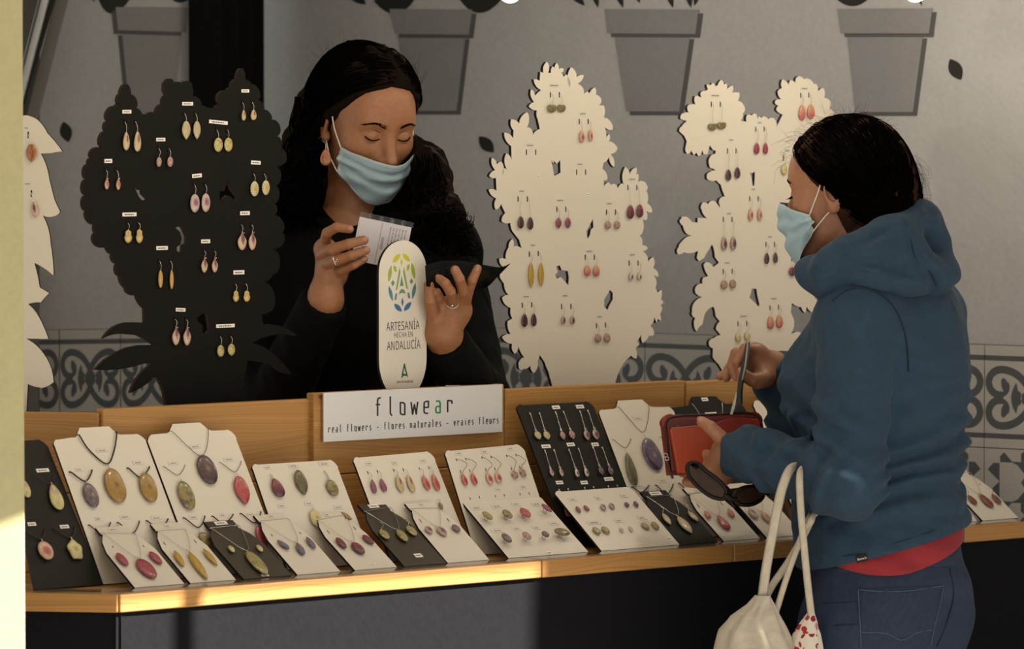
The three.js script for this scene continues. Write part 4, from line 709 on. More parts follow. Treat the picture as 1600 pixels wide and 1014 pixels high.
const c8 = card('black necked card behind the red wallet', BB0, [1218, 770], [1166, 645], [[1049, 650, .25], [1053, 637, 0], [1072, 634.5, -.1], [1079, 627, 0], [1081, 620, 0], [1118, 619, 0], [1127, 627, -.1], [1136, 631, 0], [1153, 630, .25], [1166, 645, 0]], [[1096, 760], [1218, 770]], M.cardDark, M.cardDark, G1);
const c9 = card('white necked card with an orange pendant under the raised sleeve', BB0, [1198, 686], [1179.5, 637], [[1179, 637, .25], [1183, 626, 0], [1200, 624, -.15], [1207, 618, 0], [1210, 611, 0], [1246, 609, 0], [1254, 616, -.1], [1264, 621, 0], [1283, 620, .25], [1296, 634, 0]], [[1198, 686], [1345, 760]], white, WE, G1);
// ---- front row
const small = (label, bl, br, tl, tr, mat, edge) => {
  // header narrower than the body, a nick for the chain, then shoulders; all in the card's own plane
  const fr0 = cardFrame(BF, br, [tr[0] + (br[0] - tr[0]) * 0.52, tr[1] + (br[1] - tr[1]) * 0.42]);
  return smallCard(label, fr0, bl, br, tl, tr, mat, edge);
};
function smallCard(label, fr0, bl, br, tl, tr, mat, edge) {
  const o = cp(0, TOP + 0.003, BF), along = (L) => { const ey = YAX.clone().multiplyScalar(Math.cos(L)).addScaledVector(NB, Math.sin(L)), n = new V3().crossVectors(E1, ey); const m1 = hit((tl[0] + tr[0]) / 2, (tl[1] + tr[1]) / 2, o, n), m0 = hit((bl[0] + br[0]) / 2, (bl[1] + br[1]) / 2, o, n); return m1.sub(m0).dot(E1); };
  let lo = 0.1, hi = 1.4; const f0 = along(lo) > 0; for (let i = 0; i < 40; i++) { const m = (lo + hi) / 2; (along(m) > 0) === f0 ? lo = m : hi = m; }
  const fr = frame(o, E1, YAX.clone().multiplyScalar(Math.cos(lo)).addScaledVector(NB, Math.sin(lo))); fr.L = lo;
  const t = thing('display_card', label, 'display card', G2); place(t, fr, 0, 0, 0);
  const a = to2(fr, ...bl)[0], b = to2(fr, ...br)[0], c = to2(fr, ...tl), d = to2(fr, ...tr), h = (c[1] + d[1]) / 2, w = b - a, m = (a + b) / 2, hw = (d[0] - c[0]) / 2, y1 = h * 0.86, y2 = h * 0.58;
  const list = [[a, 0], [a, y2], [a + (m - hw - a) * 0.45, y2 + (y1 - y2) * 0.62], [m - hw + 0.001, y1], [m - hw + 0.003, y1 + 0.002], [m - hw, y1 + 0.004], [m - hw, h], [m + hw, h], [m + hw, y1 + 0.004], [m + hw - 0.003, y1 + 0.002], [m + hw - 0.001, y1], [b - (b - m - hw) * 0.45, y2 + (y1 - y2) * 0.62], [b, y2], [b, 0]];
  cutBoard(t, fr, list, [], CARD, mat, edge, 'panel');
  console.log('small', label.slice(0, 30), 'lean', (lo * 57.3).toFixed(1), 'w', w.toFixed(3), 'h', h.toFixed(3), 'topb', (BF + h * Math.sin(lo)).toFixed(3));
  return { t, fr, dark: mat !== M.cardWhite };
}
const f1 = small('white set card with crimson ovals, first of the front row', [209, 916], [288, 912], [148, 823], [199, 822], white, WE);
const f2 = small('white set card with yellow needle petals', [302, 916.5], [373, 911], [235, 819], [279, 816], white, WE);
const f3 = small('taupe set card with a long olive pod pendant', [386.5, 911], [460, 903], [318.6, 816], [363, 812], M.cardTaupe, M.cardDark);
const f4 = small('white set card with grey violet petals', [469, 903], [535.5, 897], [397, 806], [441, 801], white, WE);
const f5 = small('white set card with glossy magenta drops', [557, 893.6], [624, 890], [486.5, 803], [529, 797], white, WE);
const f6 = small('taupe set card with round pale olive gems', [634.7, 887.6], [699, 881], [560.5, 790], [599, 784], M.cardTaupe, M.cardDark);
const f7 = small('white set card with speckled plum gems', [701, 881], [765, 875], [632, 786], [676.5, 784], white, WE);
const f8 = card('white ring card, eight rings in two rows', BF, [920, 863], [850, 784], [[725, 788, .3], [731, 783, 0], [834, 773, .2], [849, 782, 0]], [[796, 873.6], [920, 863]], white, WE, G2);
const f9 = card('wide white card of tiny ear studs', BF, [1060, 849], [994, 772], [[870, 775, .3], [878, 768, 0], [977, 761, .2], [993, 770, 0]], [[940.5, 861.5], [1060, 849]], white, WE, G2);
const f10 = small('black set card with pale green leaves', [1060.5, 849], [1124, 849], [1000.5, 769], [1039, 765], M.cardDark, M.cardDark);
const f11 = small('white set card with a coral red drop under the sunglasses', [1134, 849], [1191, 845], [1068, 764], [1106, 759], white, WE);
const f12 = small('white set card with blush petals beside the tote straps', [1198, 840], [1256, 837], [1135, 757], [1172, 753], white, WE);
const f13 = small('white set card mostly hidden behind the blue hoodie', [1470, 819], [1527, 815], [1424, 738], [1460, 735], white, WE);
const f14 = small('white set card with brown drops at the right end', [1536, 814], [1591, 809], [1473, 733], [1505, 730], white, WE);
// ---- what hangs on the back row
ctag(c0, [66.5, 735, 20], [49.5, 819, 13], [100.5, 823, 14]);
necklace(c0, 'cream petal pendant on a fine thread, upper piece on the black card', [[51, 741], [77, 757], [85, 741]], M.thread, 0.0004, [81, 757], [93, 797], 24, 'drop', 'cream');
necklace(c0, 'cream pendant cut off by the cream panel', [[20, 737], [36, 750], [45, 736]], M.thread, 0.0004, [37, 751], [43, 778], 15, 'drop', 'cream');
necklace(c0, 'pink round pendant on brown cord, lower left of the black card', [[41, 832], [63, 843], [70, 827]], M.cordBrown, 0.001, [66, 846], [76, 875], 23, 'oval', 'pinkCentre');
necklace(c0, 'pale yellow flower pendant on brown cord, lower right of the black card', [[82, 826], [111, 841], [116, 823]], M.cordBrown, 0.001, [112, 843], [122, 876], 24, 'flower', 'creamFlower');
ctag(c1, [159, 704, 18], [123, 734, 11], [215, 723, 16], [153, 811, 10], [195, 808, 16], [244, 809.5, 17]);
necklace(c1, 'big mustard slice pendant on a long black cord', [[121, 679], [137, 703], [166, 726], [177, 706], [181, 675]], M.cordBlack, 0.0012, [171, 731], [189, 787], 31, 'slice', 'mustard');
necklace(c1, 'grey violet slice pendant on a short black cord', [[108, 738], [132, 753], [143, 735]], M.cordBlack, 0.0012, [136, 755], [148, 793], 22, 'oval', 'greySlice');
necklace(c1, 'smaller mustard oval pendant on a short black cord', [[198.5, 732], [218, 747], [233, 730]], M.cordBlack, 0.0012, [226, 739], [237, 785], 26, 'oval', 'mustard');
necklace(c1, 'brown cord showing above the crimson set card', [[138, 821], [158, 836], [172, 817]], M.cordBrown, 0.001);
necklace(c1, 'brown cord showing right of the crimson set card', [[183, 817], [206, 834], [217, 815]], M.cordBrown, 0.001);
necklace(c1, 'brown cord showing above the yellow needle card', [[228, 814], [248, 828], [262, 811]], M.cordBrown, 0.001);
ctag(c2, [305, 698, 17], [270.5, 724, 16], [357, 718, 16], [302, 808.5, 15], [347.5, 805.5, 9], [391, 804, 10]);
necklace(c2, 'dark plum slice pendant on a fine dark cord', [[265.5, 673], [312, 713], [321, 704], [324.5, 670]], M.thread, 0.0005, [316, 711], [331, 757], 29, 'oval', 'plumSlice', { nobail: true });
necklace(c2, 'mottled olive oval pendant on a fine wire', [[255, 729.5], [277, 743], [288.5, 727]], M.thread, 0.0005, [284, 752], [298, 797], 24, 'oval', 'mottled');
necklace(c2, 'pink pointed pendant on a fine wire', [[343, 723], [366, 738], [376.5, 721]], M.thread, 0.0005, [372, 744], [384, 789], 22, 'tipleaf', 'pink');
necklace(c2, 'brown cord with an olive leaf behind the taupe pod card', [[286, 809.5], [309, 825], [319.5, 807]], M.cordBrown, 0.001, [313, 832], [332, 862], 18, 'tipleaf', 'mottled');
necklace(c2, 'brown cord showing above the taupe pod card', [[330.5, 807], [348, 819], [364, 804]], M.cordBrown, 0.001);
necklace(c2, 'brown cord with a red pendant behind the grey violet card', [[375, 803], [397, 818], [407, 800]], M.cordBrown, 0.001, [402, 822], [416, 856], 16, 'tipleaf', 'pink');
ctag(c3, [418, 730.5, 11], [458, 728, 15], [506, 725, 17], [439.5, 790.5, 12], [482, 787, 13], [529, 792.5, 15]);
necklace(c3, 'red drop pendant, first on the round-cornered card', [[422, 742], [424.5, 744], [427, 748]], M.silver, 0.0007, [427, 748], [440, 777], 21, 'drop', 'wine');
necklace(c3, 'olive green leaf pendant, second on the round-cornered card', null, M.silver, 0.0007, [465, 734.5], [476, 774], 18, 'tipleaf', 'greenLeaf', { nobail: true });
necklace(c3, 'grey beige oval pendant, third on the round-cornered card', [[506, 737], [509, 741], [514, 750]], M.silver, 0.0009, [514, 750], [524, 775], 17, 'oval', 'mottled');
necklace(c3, 'cream round pendant half hidden by the magenta card', null, M.silver, 0.0007, [490, 797], [497, 824], 18, 'oval', 'creamFlower');
necklace(c3, 'gold petal tip pendant behind the magenta card', null, M.silver, 0.0007, [533, 800], [550, 812], 6, 'leaf', 'mustard', { nobail: true });
function cardPairs(c, where, rows, o = {}) { for (const [words, s1, s2, a1, a2, w1, b1, b2, w2, shape, style, x] of rows) for (const k of [0, 1]) earring(c.fr, `${k ? 'right' : 'left'} ${words} on ${where}`, k ? s2 : s1, ...(k ? [b1, b2, w2] : [a1, a2, w1]), shape, style, { ...o, ...(k ? x?.[1] : x?.[0]) }); }
ctag(c4, [576, 724.5, 11], [616.5, 723.5, 9], [661, 720, 11]);
cslot(c4, [574.5, 738.5, 5], [589.5, 737, 5], [615, 735, 5], [630, 734, 5], [655, 732, 5], [670, 731, 5]);
cardPairs(c4, 'the violet, beige and coral card', [
  ['violet drop earring', [575, 740], [590, 738], [581, 749], [586, 771], 9, [595, 748], [602, 768.5], 10, 'drop', 'violet'],
  ['beige dark-streaked earring', [615.5, 736], [630.5, 735], [621, 743], [628, 769], 13, [637, 742], [646, 769], 12, 'drop', 'beigeStreak'],
  ['coral drop earring', [655.5, 734], [670.5, 732], [661, 742.5], [670, 766], 11, [676, 740], [685, 767], 11, 'drop', 'coral']]);
earring(c4.fr, 'gold twig earring tip above the speckled plum card', [683, 782], [686, 784], [692, 796], 5, 'leaf', 'mustard');
ctag(c5, [716.5, 708.5, 11], [756.5, 706, 11], [797, 701, 10], [777.5, 765, 10], [817.5, 761, 9]);
cslot(c5, [713, 718.5, 4], [727.5, 717, 4], [753, 715, 4], [767, 714, 4], [791.5, 712.5, 4], [806, 711, 4], [719.5, 737, 5], [734, 735.5, 5], [759, 734, 5], [773, 732.5, 5], [799, 732, 5], [812, 730, 4], [734.5, 779, 4], [749, 777, 4], [774, 775.5, 4], [788, 774, 4], [812.5, 772, 4], [827, 771, 4]);
cardPairs(c5, 'the hoop earring card', [
  ['hoop earring with a pale pink petal', [713, 719], [727.5, 718], [722, 740], [729, 759], 9, [737, 739], [744, 758], 9, 'drop', 'coral', [{ hoop: [726.5, 727] }, { hoop: [741, 726] }]],
  ['hoop earring with a beige petal', [753, 716], [767, 715], [761, 738], [768, 757], 11, [776, 737], [781, 755], 11, 'drop', 'pinkCentre', [{ hoop: [766, 728] }, { hoop: [779.5, 727] }]],
  ['hoop earring with a speckled red flower', [791.5, 713], [806, 712], [802, 735], [807, 748.5], 10, [814, 731], [820, 746], 9, 'flower', 'speckRed', [{ hoop: [802.5, 722] }, { hoop: [818, 722] }]]]);
ctag(c6, [868.5, 636.5, 12], [906, 635.5, 12], [853, 697.5, 14], [891.5, 694.5, 12], [929.5, 694.5, 11], [874, 754, 11], [912.5, 754, 11], [951, 748.5, 14]);
cardPairs(c6, 'the black chain-earring card', [
  ['beige leaf chain earring, top row,', [826, 648], [841, 648], [837.5, 674], [843, 687], 10, [851.5, 674], [857, 687], 10, 'tipleaf', 'paleLeaf'],
  ['wine speckled chain earring, top row,', [866, 646.5], [878.4, 645.5], [877, 674], [881, 687], 8, [891, 672], [896, 686], 9, 'leaf', 'speckRed'],
  ['cream mottled chain earring, top row,', [904, 645], [916.5, 644], [914.5, 671.5], [919, 688], 9, [928.5, 670.5], [933, 687], 10, 'leaf', 'clearPurple'],
  ['slim plum chain earring, second row,', [849.4, 706.5], [863.6, 705.5], [860, 733], [864, 744.5], 6, [875, 732], [879, 745], 6, 'leaf', 'palePurple'],
  ['clear drop chain earring, second row,', [886.8, 704.7], [901.8, 703.4], [899, 732], [903, 745.5], 7, [913.5, 730.5], [918, 745], 7, 'drop', 'clearDark'],
  ['brown speckled chain earring, second row,', [924.7, 701.5], [939, 701.5], [936.5, 729], [941.5, 742.5], 8, [951.5, 728.5], [956, 742.5], 8, 'leaf', 'greySlice']], { wire: 0.0007, bead: true });
[[872, 767], [886, 766], [912, 764], [926, 763], [949, 761.5], [963, 760.5]].forEach(([u, v], i) => { const t = thing('earring', `silver bead top of chain earring ${['first', 'second', 'third', 'fourth', 'fifth', 'sixth'][i]} from left above the stud card`, 'earring', 'chain earrings mostly hidden by the stud card'); place(t, c6.fr, 0, 0, 0); const a = to2(c6.fr, u, v), g = new THREE.SphereGeometry(0.002, 12, 8); g.scale(0.9, 1.2, 0.9); g.translate(a[0], a[1], 0.003); mesh('bead', g, M.silver, t); mesh('wire', tubeG([new V3(a[0], a[1], 0.003), new V3(a[0], a[1] - 0.012, 0.003), new V3(a[0], a[1] - 0.024, 0.003)], 0.0007, 6, 6), M.silver, t); });
earring(c6.fr, 'single red drop earring peeping out between the ring and stud cards', null, [882.5, 795], [889.5, 808], 8, 'drop', 'pink', { wire: null });
ctag(c7, [996.5, 654, 14], [1001, 760, 14], [1035, 751.5, 13], [1073, 752, 9]);
necklace(c7, 'big purple slice pendant on a long dark cord', [[963.5, 635], [984, 657], [1003, 676], [1010, 664], [1012.8, 633]], M.thread, 0.0005, [1008, 684], [1030, 736], 27, 'slice', 'purpleSlice');
necklace(c7, 'long olive needle pendant on a short dark cord', [[956.5, 687], [976, 700], [985, 686]], M.thread, 0.0005, [979, 708], [992, 759], 17, 'drop', 'greenLeaf');
necklace(c7, 'pendant cord end left of the red wallet', [[1030.5, 683], [1048, 697], [1060, 682]], M.thread, 0.0005);
necklace(c7, 'brown cord end left of the black leaf card', [[987, 761.5], [1000, 770], [1013, 759]], M.cordBrown, 0.001);
necklace(c7, 'brown cord above the black leaf card', [[1024, 758.5], [1040, 773], [1051, 757]], M.cordBrown, 0.001);
necklace(c7, 'brown cord end under the sunglasses', [[1060, 755.5], [1072, 766], [1084, 754]], M.cordBrown, 0.001);
ctag(c8, [1101, 624, 10], [1111, 647, 18]);
necklace(c8, 'silver chain on the black card behind the wallet', [[1080, 631], [1104, 661], [1124, 661], [1127, 629]], M.silver, 0.0006);
ctag(c9, [1213, 667, 11]);
necklace(c9, 'orange drop pendant on a fine wire beside the blue sleeve', [[1199, 671], [1215, 684], [1226, 670]], M.thread, 0.0005, [1221, 690], [1240, 722], 17, 'drop', 'orange');
// ---- what hangs on the front row
const stick = (c, u, v, w, h = 5) => { nameTag(c.t, c.fr, u, v, w, h).name = 'price_sticker'; };
ctag(f1, [176, 827.5, 14]); cslot(f1, [176, 854.5, 4], [224, 853.5, 4]);
setOf(f1, 'first front-row card', 'crimson oval', [[183, 864], [199, 884], 13, 'oval', 'crimson'], [[234, 862], [252, 881.5], 13, 'oval', 'crimson'], [[217, 873.5], [240, 904], 25, 'oval', 'crimson'], [157, 833], [210, 834], [[157, 833], [210, 834]], M.chain);
ctag(f2, [261, 822.5, 10]); cslot(f2, [257, 849.5, 7], [305, 846, 7]);
setOf(f2, 'yellow needle card', 'yellow needle', [[272, 860], [287.5, 886], 10, 'leaf', 'yellow'], [[317, 857], [340, 884], 9, 'leaf', 'yellow'], [[294, 862], [324, 906], 13, 'leaf', 'yellow'], [243, 830], [289, 828], [[243, 830], [289, 827]], M.chain);
ctag(f3, [345, 817.5, 20]);
setOf(f3, 'taupe pod card', 'olive', [[358, 853], [365, 863], 8, 'oval', 'cream'], [[402, 852], [409, 862], 8, 'oval', 'cream'], [[386, 862], [416, 898], 21, 'oval', 'paleOlive'], [327, 826], [372, 821], [[327, 826], [372, 821]], M.silver); stick(f3, 414, 899, 12, 3);
ctag(f4, [423.5, 807.5, 10]); cslot(f4, [424.5, 836.5, 5], [469, 833, 4]);
setOf(f4, 'grey violet card', 'grey violet', [[433, 844], [452, 858], 10, 'drop', 'grey'], [[478.5, 839], [492, 857], 10, 'drop', 'grey'], [[463, 849], [474, 867], 12, 'drop', 'grey'], [404, 815], [450, 811], [[404, 815], [450, 810]], M.chain);
ctag(f5, [510.5, 804.5, 9]); cslot(f5, [513, 831.5, 8], [554, 825.5, 8]);
setOf(f5, 'magenta card', 'glossy magenta', [[526, 840], [540, 857], 11, 'oval', 'wine'], [[567, 836], [583, 850.5], 11, 'oval', 'wine'], [[551, 848], [567, 866], 16, 'oval', 'wine'], [494, 813], [538, 805], [[494, 813], [538, 805]], M.chain); stick(f5, 581, 882, 11, 3);
ctag(f6, [583.5, 791, 16]);
setOf(f6, 'taupe round gem card', 'pale olive round', [[595, 828], [606, 842.5], 13, 'oval', 'paleOlive'], [[637, 822], [649, 837], 13, 'oval', 'paleOlive'], [[621, 829], [635, 846.5], 13, 'oval', 'paleOlive'], [568, 800], [610, 794], [[568, 800], [610, 793]], M.silver, { hl: [592, 819], hr: [633, 814] }); stick(f6, 653.5, 868, 12, 6);
ctag(f7, [658, 788.5, 8]); cslot(f7, [657, 814, 8], [700, 812.5, 8]);
setOf(f7, 'speckled plum card', 'speckled plum', [[666, 822.5], [674, 833.5], 10, 'oval', 'clearPurple'], [[708, 820], [717, 831], 11, 'oval', 'greySlice'], [[684, 824], [696, 837.5], 12, 'oval', 'clearPurple'], [640, 795], [685, 795], [[640, 795], [685, 794]], M.chain);
// rings on the ring card
function ringOn(c, label, p1, p2, w, shape, style, foot) {
  const t = thing('ring', label, 'ring', 'rings on the white ring card'); place(t, c.fr, 0, 0, 0);
  const gm = gem(t, c.fr, p1, p2, w, shape, style, 0.009, 0.005, 'stone'), a = [gm.m.position.x - 0.001, gm.m.position.y];
  const b = new THREE.TorusGeometry(0.0048, 0.0009, 8, 24); b.rotateY(Math.PI / 2 - 0.3); const m = mesh('band', b, M.silver, t); m.position.set(a[0], a[1], 0.0048); return t;
}
ctag(f8, [744, 794, 18], [776, 791.5, 16], [806, 788, 14], [838, 788, 15], [777, 829.5, 20], [807, 826, 13], [837.5, 825, 12], [865, 818, 15]); stick(f8, 858, 864, 8, 5);
ringOn(f8, 'pale olive stone ring, first in the upper row', [754, 800], [769, 812], 10, 'oval', 'paleOlive', [758, 808]);
ringOn(f8, 'mottled beige stone ring, second in the upper row', [786, 797], [799, 810], 12, 'oval', 'mottled', [788, 806]);
ringOn(f8, 'pink red pointed ring, third in the upper row', [813, 794], [828, 809], 14, 'leaf', 'pink', [817, 803]);
ringOn(f8, 'purple butterfly-wing ring, last in the upper row', [846, 788], [862, 800], 8, 'leaf', 'pinkLeaf', [850, 797]);
ringOn(f8, 'grey violet stone ring, first in the lower row', [785, 834], [798, 848], 11, 'oval', 'greySlice', [787, 843]);
ringOn(f8, 'red speckled ring, second in the lower row', [817, 832], [829, 843], 10, 'oval', 'speckRed', [817, 840]);
ringOn(f8, 'small plum stone ring, third in the lower row', [847, 831], [857, 839], 9, 'oval', 'greySlice', [847, 837]);
ringOn(f8, 'wide olive petal ring, last in the lower row', [866, 830], [890, 833], 13, 'oval', 'olive', [878, 833]);
ctag(f9, [894.5, 781, 13], [934, 778.5, 9], [974, 775, 10], [928, 817, 22], [966.5, 814, 12], [1002.5, 809.5, 13]); stick(f9, 1046, 842, 7, 5);
for (const [i, [words, a1, a2, w1, b1, b2, w2, shape, style]] of [
  ['purple petal stud, upper row,', [900, 791], [907, 801], 6, [912, 790], [921, 798], 6, 'leaf', 'pinkLeaf'],
  ['plum speckled stud, upper row,', [940, 788], [945, 797], 7, [953, 786.5], [959, 795], 7, 'oval', 'clearPurple'],
  ['dark blue stud, upper row,', [977, 785], [982, 791.5], 6, [991.5, 783.5], [996, 791.5], 6, 'oval', 'purpleSlice'],
  ['large olive stud, lower row,', [927, 824], [937, 835], 9, [941, 823], [951, 833.5], 10, 'oval', 'paleOlive'],
  ['tiny pale stud, lower row,', [968, 824], [974, 831], 5, [982.5, 822], [988.5, 830], 5, 'drop', 'clearDark'],
  ['yellow olive stud, lower row,', [1003, 817], [1013, 827], 9, [1019, 815.5], [1028, 827], 9, 'oval', 'paleOlive']].entries())
  for (const k of [0, 1]) { const e = earring(f9.fr, `${k ? 'right' : 'left'} ${words} on the stud card`, null, ...(k ? [b1, b2, w2] : [a1, a2, w1]), shape, style, { group: 'ear studs on the stud card' }); }
ctag(f10, [1024, 771, 18]);
setOf(f10, 'black leaf card', 'pale green leaf', [[1035, 802], [1048, 820], 9, 'leaf', 'paleLeaf'], [[1075, 799], [1091, 815], 9, 'leaf', 'paleLeaf'], [[1058, 807], [1081, 834], 14, 'leaf', 'paleLeaf'], [1009, 777], [1049, 774], [[1009, 777], [1049, 774]], M.silver, { hl: [1030, 794], hr: [1069, 791] });
ctag(f11, [1089, 766, 10]); cslot(f11, [1091, 790.5, 8], [1127.5, 787, 8]);
setOf(f11, 'coral drop card', 'coral red', [[1100.5, 798.5], [1109.5, 810], 8, 'drop', 'coral'], [[1137.5, 795], [1146.5, 808], 8, 'drop', 'coral'], [[1121, 807], [1139, 827.5], 15, 'drop', 'pink'], [1074, 772], [1115, 769], [[1074, 772], [1115, 768]], M.chain); stick(f11, 1154.5, 839, 10, 3);
setOf(f12, 'blush petal card', 'blush', [[1170, 794], [1183, 810], 12, 'drop', 'palePurple'], null, [[1190, 801], [1204, 817], 10, 'drop', 'pinkCentre'], [1142, 765], [1180, 762], [[1142, 765], [1180, 761]], M.chain, { hl: [1165, 788] });
ctag(f14, [1493, 736, 8]); cslot(f14, [1497, 760.5, 4], [1531, 757, 4]);
setOf(f14, 'rightmost card', 'brown', [[1512, 774], [1526, 788], 10, 'drop', 'brown'], [[1550, 772], [1563, 787], 10, 'drop', 'brown'], [[1531, 773], [1551, 793], 13, 'drop', 'brown'], [1480, 741], [1514, 738], [[1480, 741], [1514, 738]], M.chain, { hl: [1507, 767], hr: [1545, 765] });
// ---------------------------------------------------------------- solid modelling: distance fields meshed by surface nets
function surfaceNets(f, lo, hi, cell, drop) {
  const nx = Math.ceil((hi.x - lo.x) / cell) + 1, ny = Math.ceil((hi.y - lo.y) / cell) + 1, nz = Math.ceil((hi.z - lo.z) / cell) + 1, v = new Float32Array(nx * ny * nz);
  let i = 0; for (let z = 0; z < nz; z++) for (let y = 0; y < ny; y++) for (let x = 0; x < nx; x++) v[i++] = f(lo.x + x * cell, lo.y + y * cell, lo.z + z * cell);
  const id = new Int32Array(nx * ny * nz).fill(-1), pos = [], idx = [], sx = 1, sy = nx, sz = nx * ny, off = [0, sx, sy, sx + sy, sz, sx + sz, sy + sz, sx + sy + sz];
  const ed = [[0, 1], [0, 2], [0, 4], [1, 3], [1, 5], [2, 3], [2, 6], [3, 7], [4, 5], [4, 6], [5, 7], [6, 7]];
  for (let z = 0; z < nz - 1; z++) for (let y = 0; y < ny - 1; y++) for (let x = 0; x < nx - 1; x++) {
    const b = x + y * sy + z * sz; let m = 0; for (let k = 0; k < 8; k++) if (v[b + off[k]] < 0) m |= 1 << k;
    if (!m || m === 255) continue;
    let px = 0, py = 0, pz = 0, n = 0;
    for (const [a, c] of ed) { if (((m >> a) & 1) === ((m >> c) & 1)) continue; const va = v[b + off[a]], vc = v[b + off[c]], t = va / (va - vc); px += (a & 1) + t * ((c & 1) - (a & 1)); py += (a >> 1 & 1) + t * ((c >> 1 & 1) - (a >> 1 & 1)); pz += (a >> 2) + t * ((c >> 2) - (a >> 2)); n++; }
    id[b] = pos.length / 3; pos.push(lo.x + (x + px / n) * cell, lo.y + (y + py / n) * cell, lo.z + (z + pz / n) * cell);
  }
  const quad = (a, b, c, d, flip) => { if (a < 0 || b < 0 || c < 0 || d < 0) return; flip ? idx.push(a, c, b, a, d, c) : idx.push(a, b, c, a, c, d); };
  for (let z = 1; z < nz - 1; z++) for (let y = 1; y < ny - 1; y++) for (let x = 1; x < nx - 1; x++) {
    const b = x + y * sy + z * sz, s = v[b] < 0;
    if (s !== v[b + sx] < 0) quad(id[b - sy - sz], id[b - sz], id[b], id[b - sy], !s);
    if (s !== v[b + sy] < 0) quad(id[b - sx - sz], id[b - sx], id[b], id[b - sz], !s);
    if (s !== v[b + sz] < 0) quad(id[b - sx - sy], id[b - sy], id[b], id[b - sx], !s);
  }
  let index = idx;
  if (drop) { index = []; const inside = (k) => drop.some(([l, h]) => pos[3 * k] > l.x && pos[3 * k] < h.x && pos[3 * k + 1] > l.y && pos[3 * k + 1] < h.y && pos[3 * k + 2] > l.z && pos[3 * k + 2] < h.z); for (let k = 0; k < idx.length; k += 3) if (!(inside(idx[k]) && inside(idx[k + 1]) && inside(idx[k + 2]))) index.push(idx[k], idx[k + 1], idx[k + 2]); }
  // true normals from the field
  const nor = new Float32Array(pos.length), e = cell * 0.6;
  for (let k = 0; k < pos.length; k += 3) { const [x, y, z] = [pos[k], pos[k + 1], pos[k + 2]], gx = f(x + e, y, z) - f(x - e, y, z), gy = f(x, y + e, z) - f(x, y - e, z), gz = f(x, y, z + e) - f(x, y, z - e), l = Math.hypot(gx, gy, gz) || 1; nor[k] = gx / l; nor[k + 1] = gy / l; nor[k + 2] = gz / l; }
  const g = new THREE.BufferGeometry(); g.setAttribute('position', new THREE.Float32BufferAttribute(pos, 3)); g.setAttribute('normal', new THREE.BufferAttribute(nor, 3)); g.setIndex(index);
  const uv = new Float32Array(pos.length / 3 * 2); for (let k = 0; k < pos.length / 3; k++) { uv[2 * k] = pos[3 * k] * 0.8 + pos[3 * k + 2] * 0.6; uv[2 * k + 1] = pos[3 * k + 1]; } g.setAttribute('uv', new THREE.BufferAttribute(uv, 2));
  return g;
}
const smin = (a, b, k) => { const h = Math.max(k - Math.abs(a - b), 0) / k; return Math.min(a, b) - h * h * k * 0.25; };
const smax = (a, b, k) => -smin(-a, -b, k);
function cap(a, b, ra, rb = ra, k = 0.02) {          // tapered capsule
  const ax = a.x, ay = a.y, az = a.z, dx = b.x - ax, dy = b.y - ay, dz = b.z - az, il = 1 / Math.max(dx * dx + dy * dy + dz * dz, 1e-9), rm = Math.max(ra, rb), c = a.clone().add(b).multiplyScalar(0.5), R = a.distanceTo(b) / 2 + rm;
  return { k, cx: c.x, cy: c.y, cz: c.z, R, f: (x, y, z) => { const px = x - ax, py = y - ay, pz = z - az, t = clamp((px * dx + py * dy + pz * dz) * il); return Math.hypot(px - t * dx, py - t * dy, pz - t * dz) - (ra + (rb - ra) * t); } };
}
function ell(c, r, k = 0.02, m) {                     // ellipsoid, m: Matrix4 rotation (columns = its axes)
  const e = m ? m.elements : [1, 0, 0, 0, 0, 1, 0, 0, 0, 0, 1, 0], R = Math.max(r.x, r.y, r.z);
  return { k, cx: c.x, cy: c.y, cz: c.z, R, f: (x, y, z) => { const px = x - c.x, py = y - c.y, pz = z - c.z, a = (px * e[0] + py * e[1] + pz * e[2]) / r.x, b = (px * e[4] + py * e[5] + pz * e[6]) / r.y, d = (px * e[8] + py * e[9] + pz * e[10]) / r.z, k0 = Math.hypot(a, b, d), k1 = Math.hypot(a / r.x, b / r.y, d / r.z); return k1 < 1e-9 ? -Math.min(r.x, r.y, r.z) : k0 * (k0 - 1) / k1; } };
}
function union(list) {
  return (x, y, z) => { let d = 1e3; for (let i = 0; i < list.length; i++) { const p = list[i], far = Math.hypot(x - p.cx, y - p.cy, z - p.cz) - p.R; if (far > d + p.k) continue; if (far > 0.25) { if (far < d) d = far; continue; } const q = p.f(x, y, z); d = d > 900 ? q : smin(d, q, p.k); } return d; };
}
const chain = (pts, rs, k = 0.008) => pts.slice(1).map((p, i) => cap(pts[i], p, rs[i], rs[i + 1], k));
const V = (x, y, z) => new V3(x, y, z);
function bounds(list, pad) { const lo = V(1e3, 1e3, 1e3), hi = V(-1e3, -1e3, -1e3); for (const p of list) { lo.min(V(p.cx - p.R, p.cy - p.R, p.cz - p.R)); hi.max(V(p.cx + p.R, p.cy + p.R, p.cz + p.R)); } return [lo.subScalar(pad), hi.addScalar(pad)]; }
function boxOf(pts, pad) { const b = new THREE.Box3().setFromPoints(pts); return [b.min.subScalar(pad), b.max.addScalar(pad)]; }
const shrink = ([l, h], s) => [l.clone().addScalar(s), h.clone().subScalar(s)];
// body field meshed coarse overall and fine in the given boxes, one geometry
function bodyGeo(f, all, fine) {
  const parts = [surfaceNets(f, all[0], all[1], 0.012, fine.map(([b]) => shrink(b, 0.014)))];
  for (const [b, c] of fine) parts.push(surfaceNets(f, b[0], b[1], c));
  return mergeGeometries(parts);
}
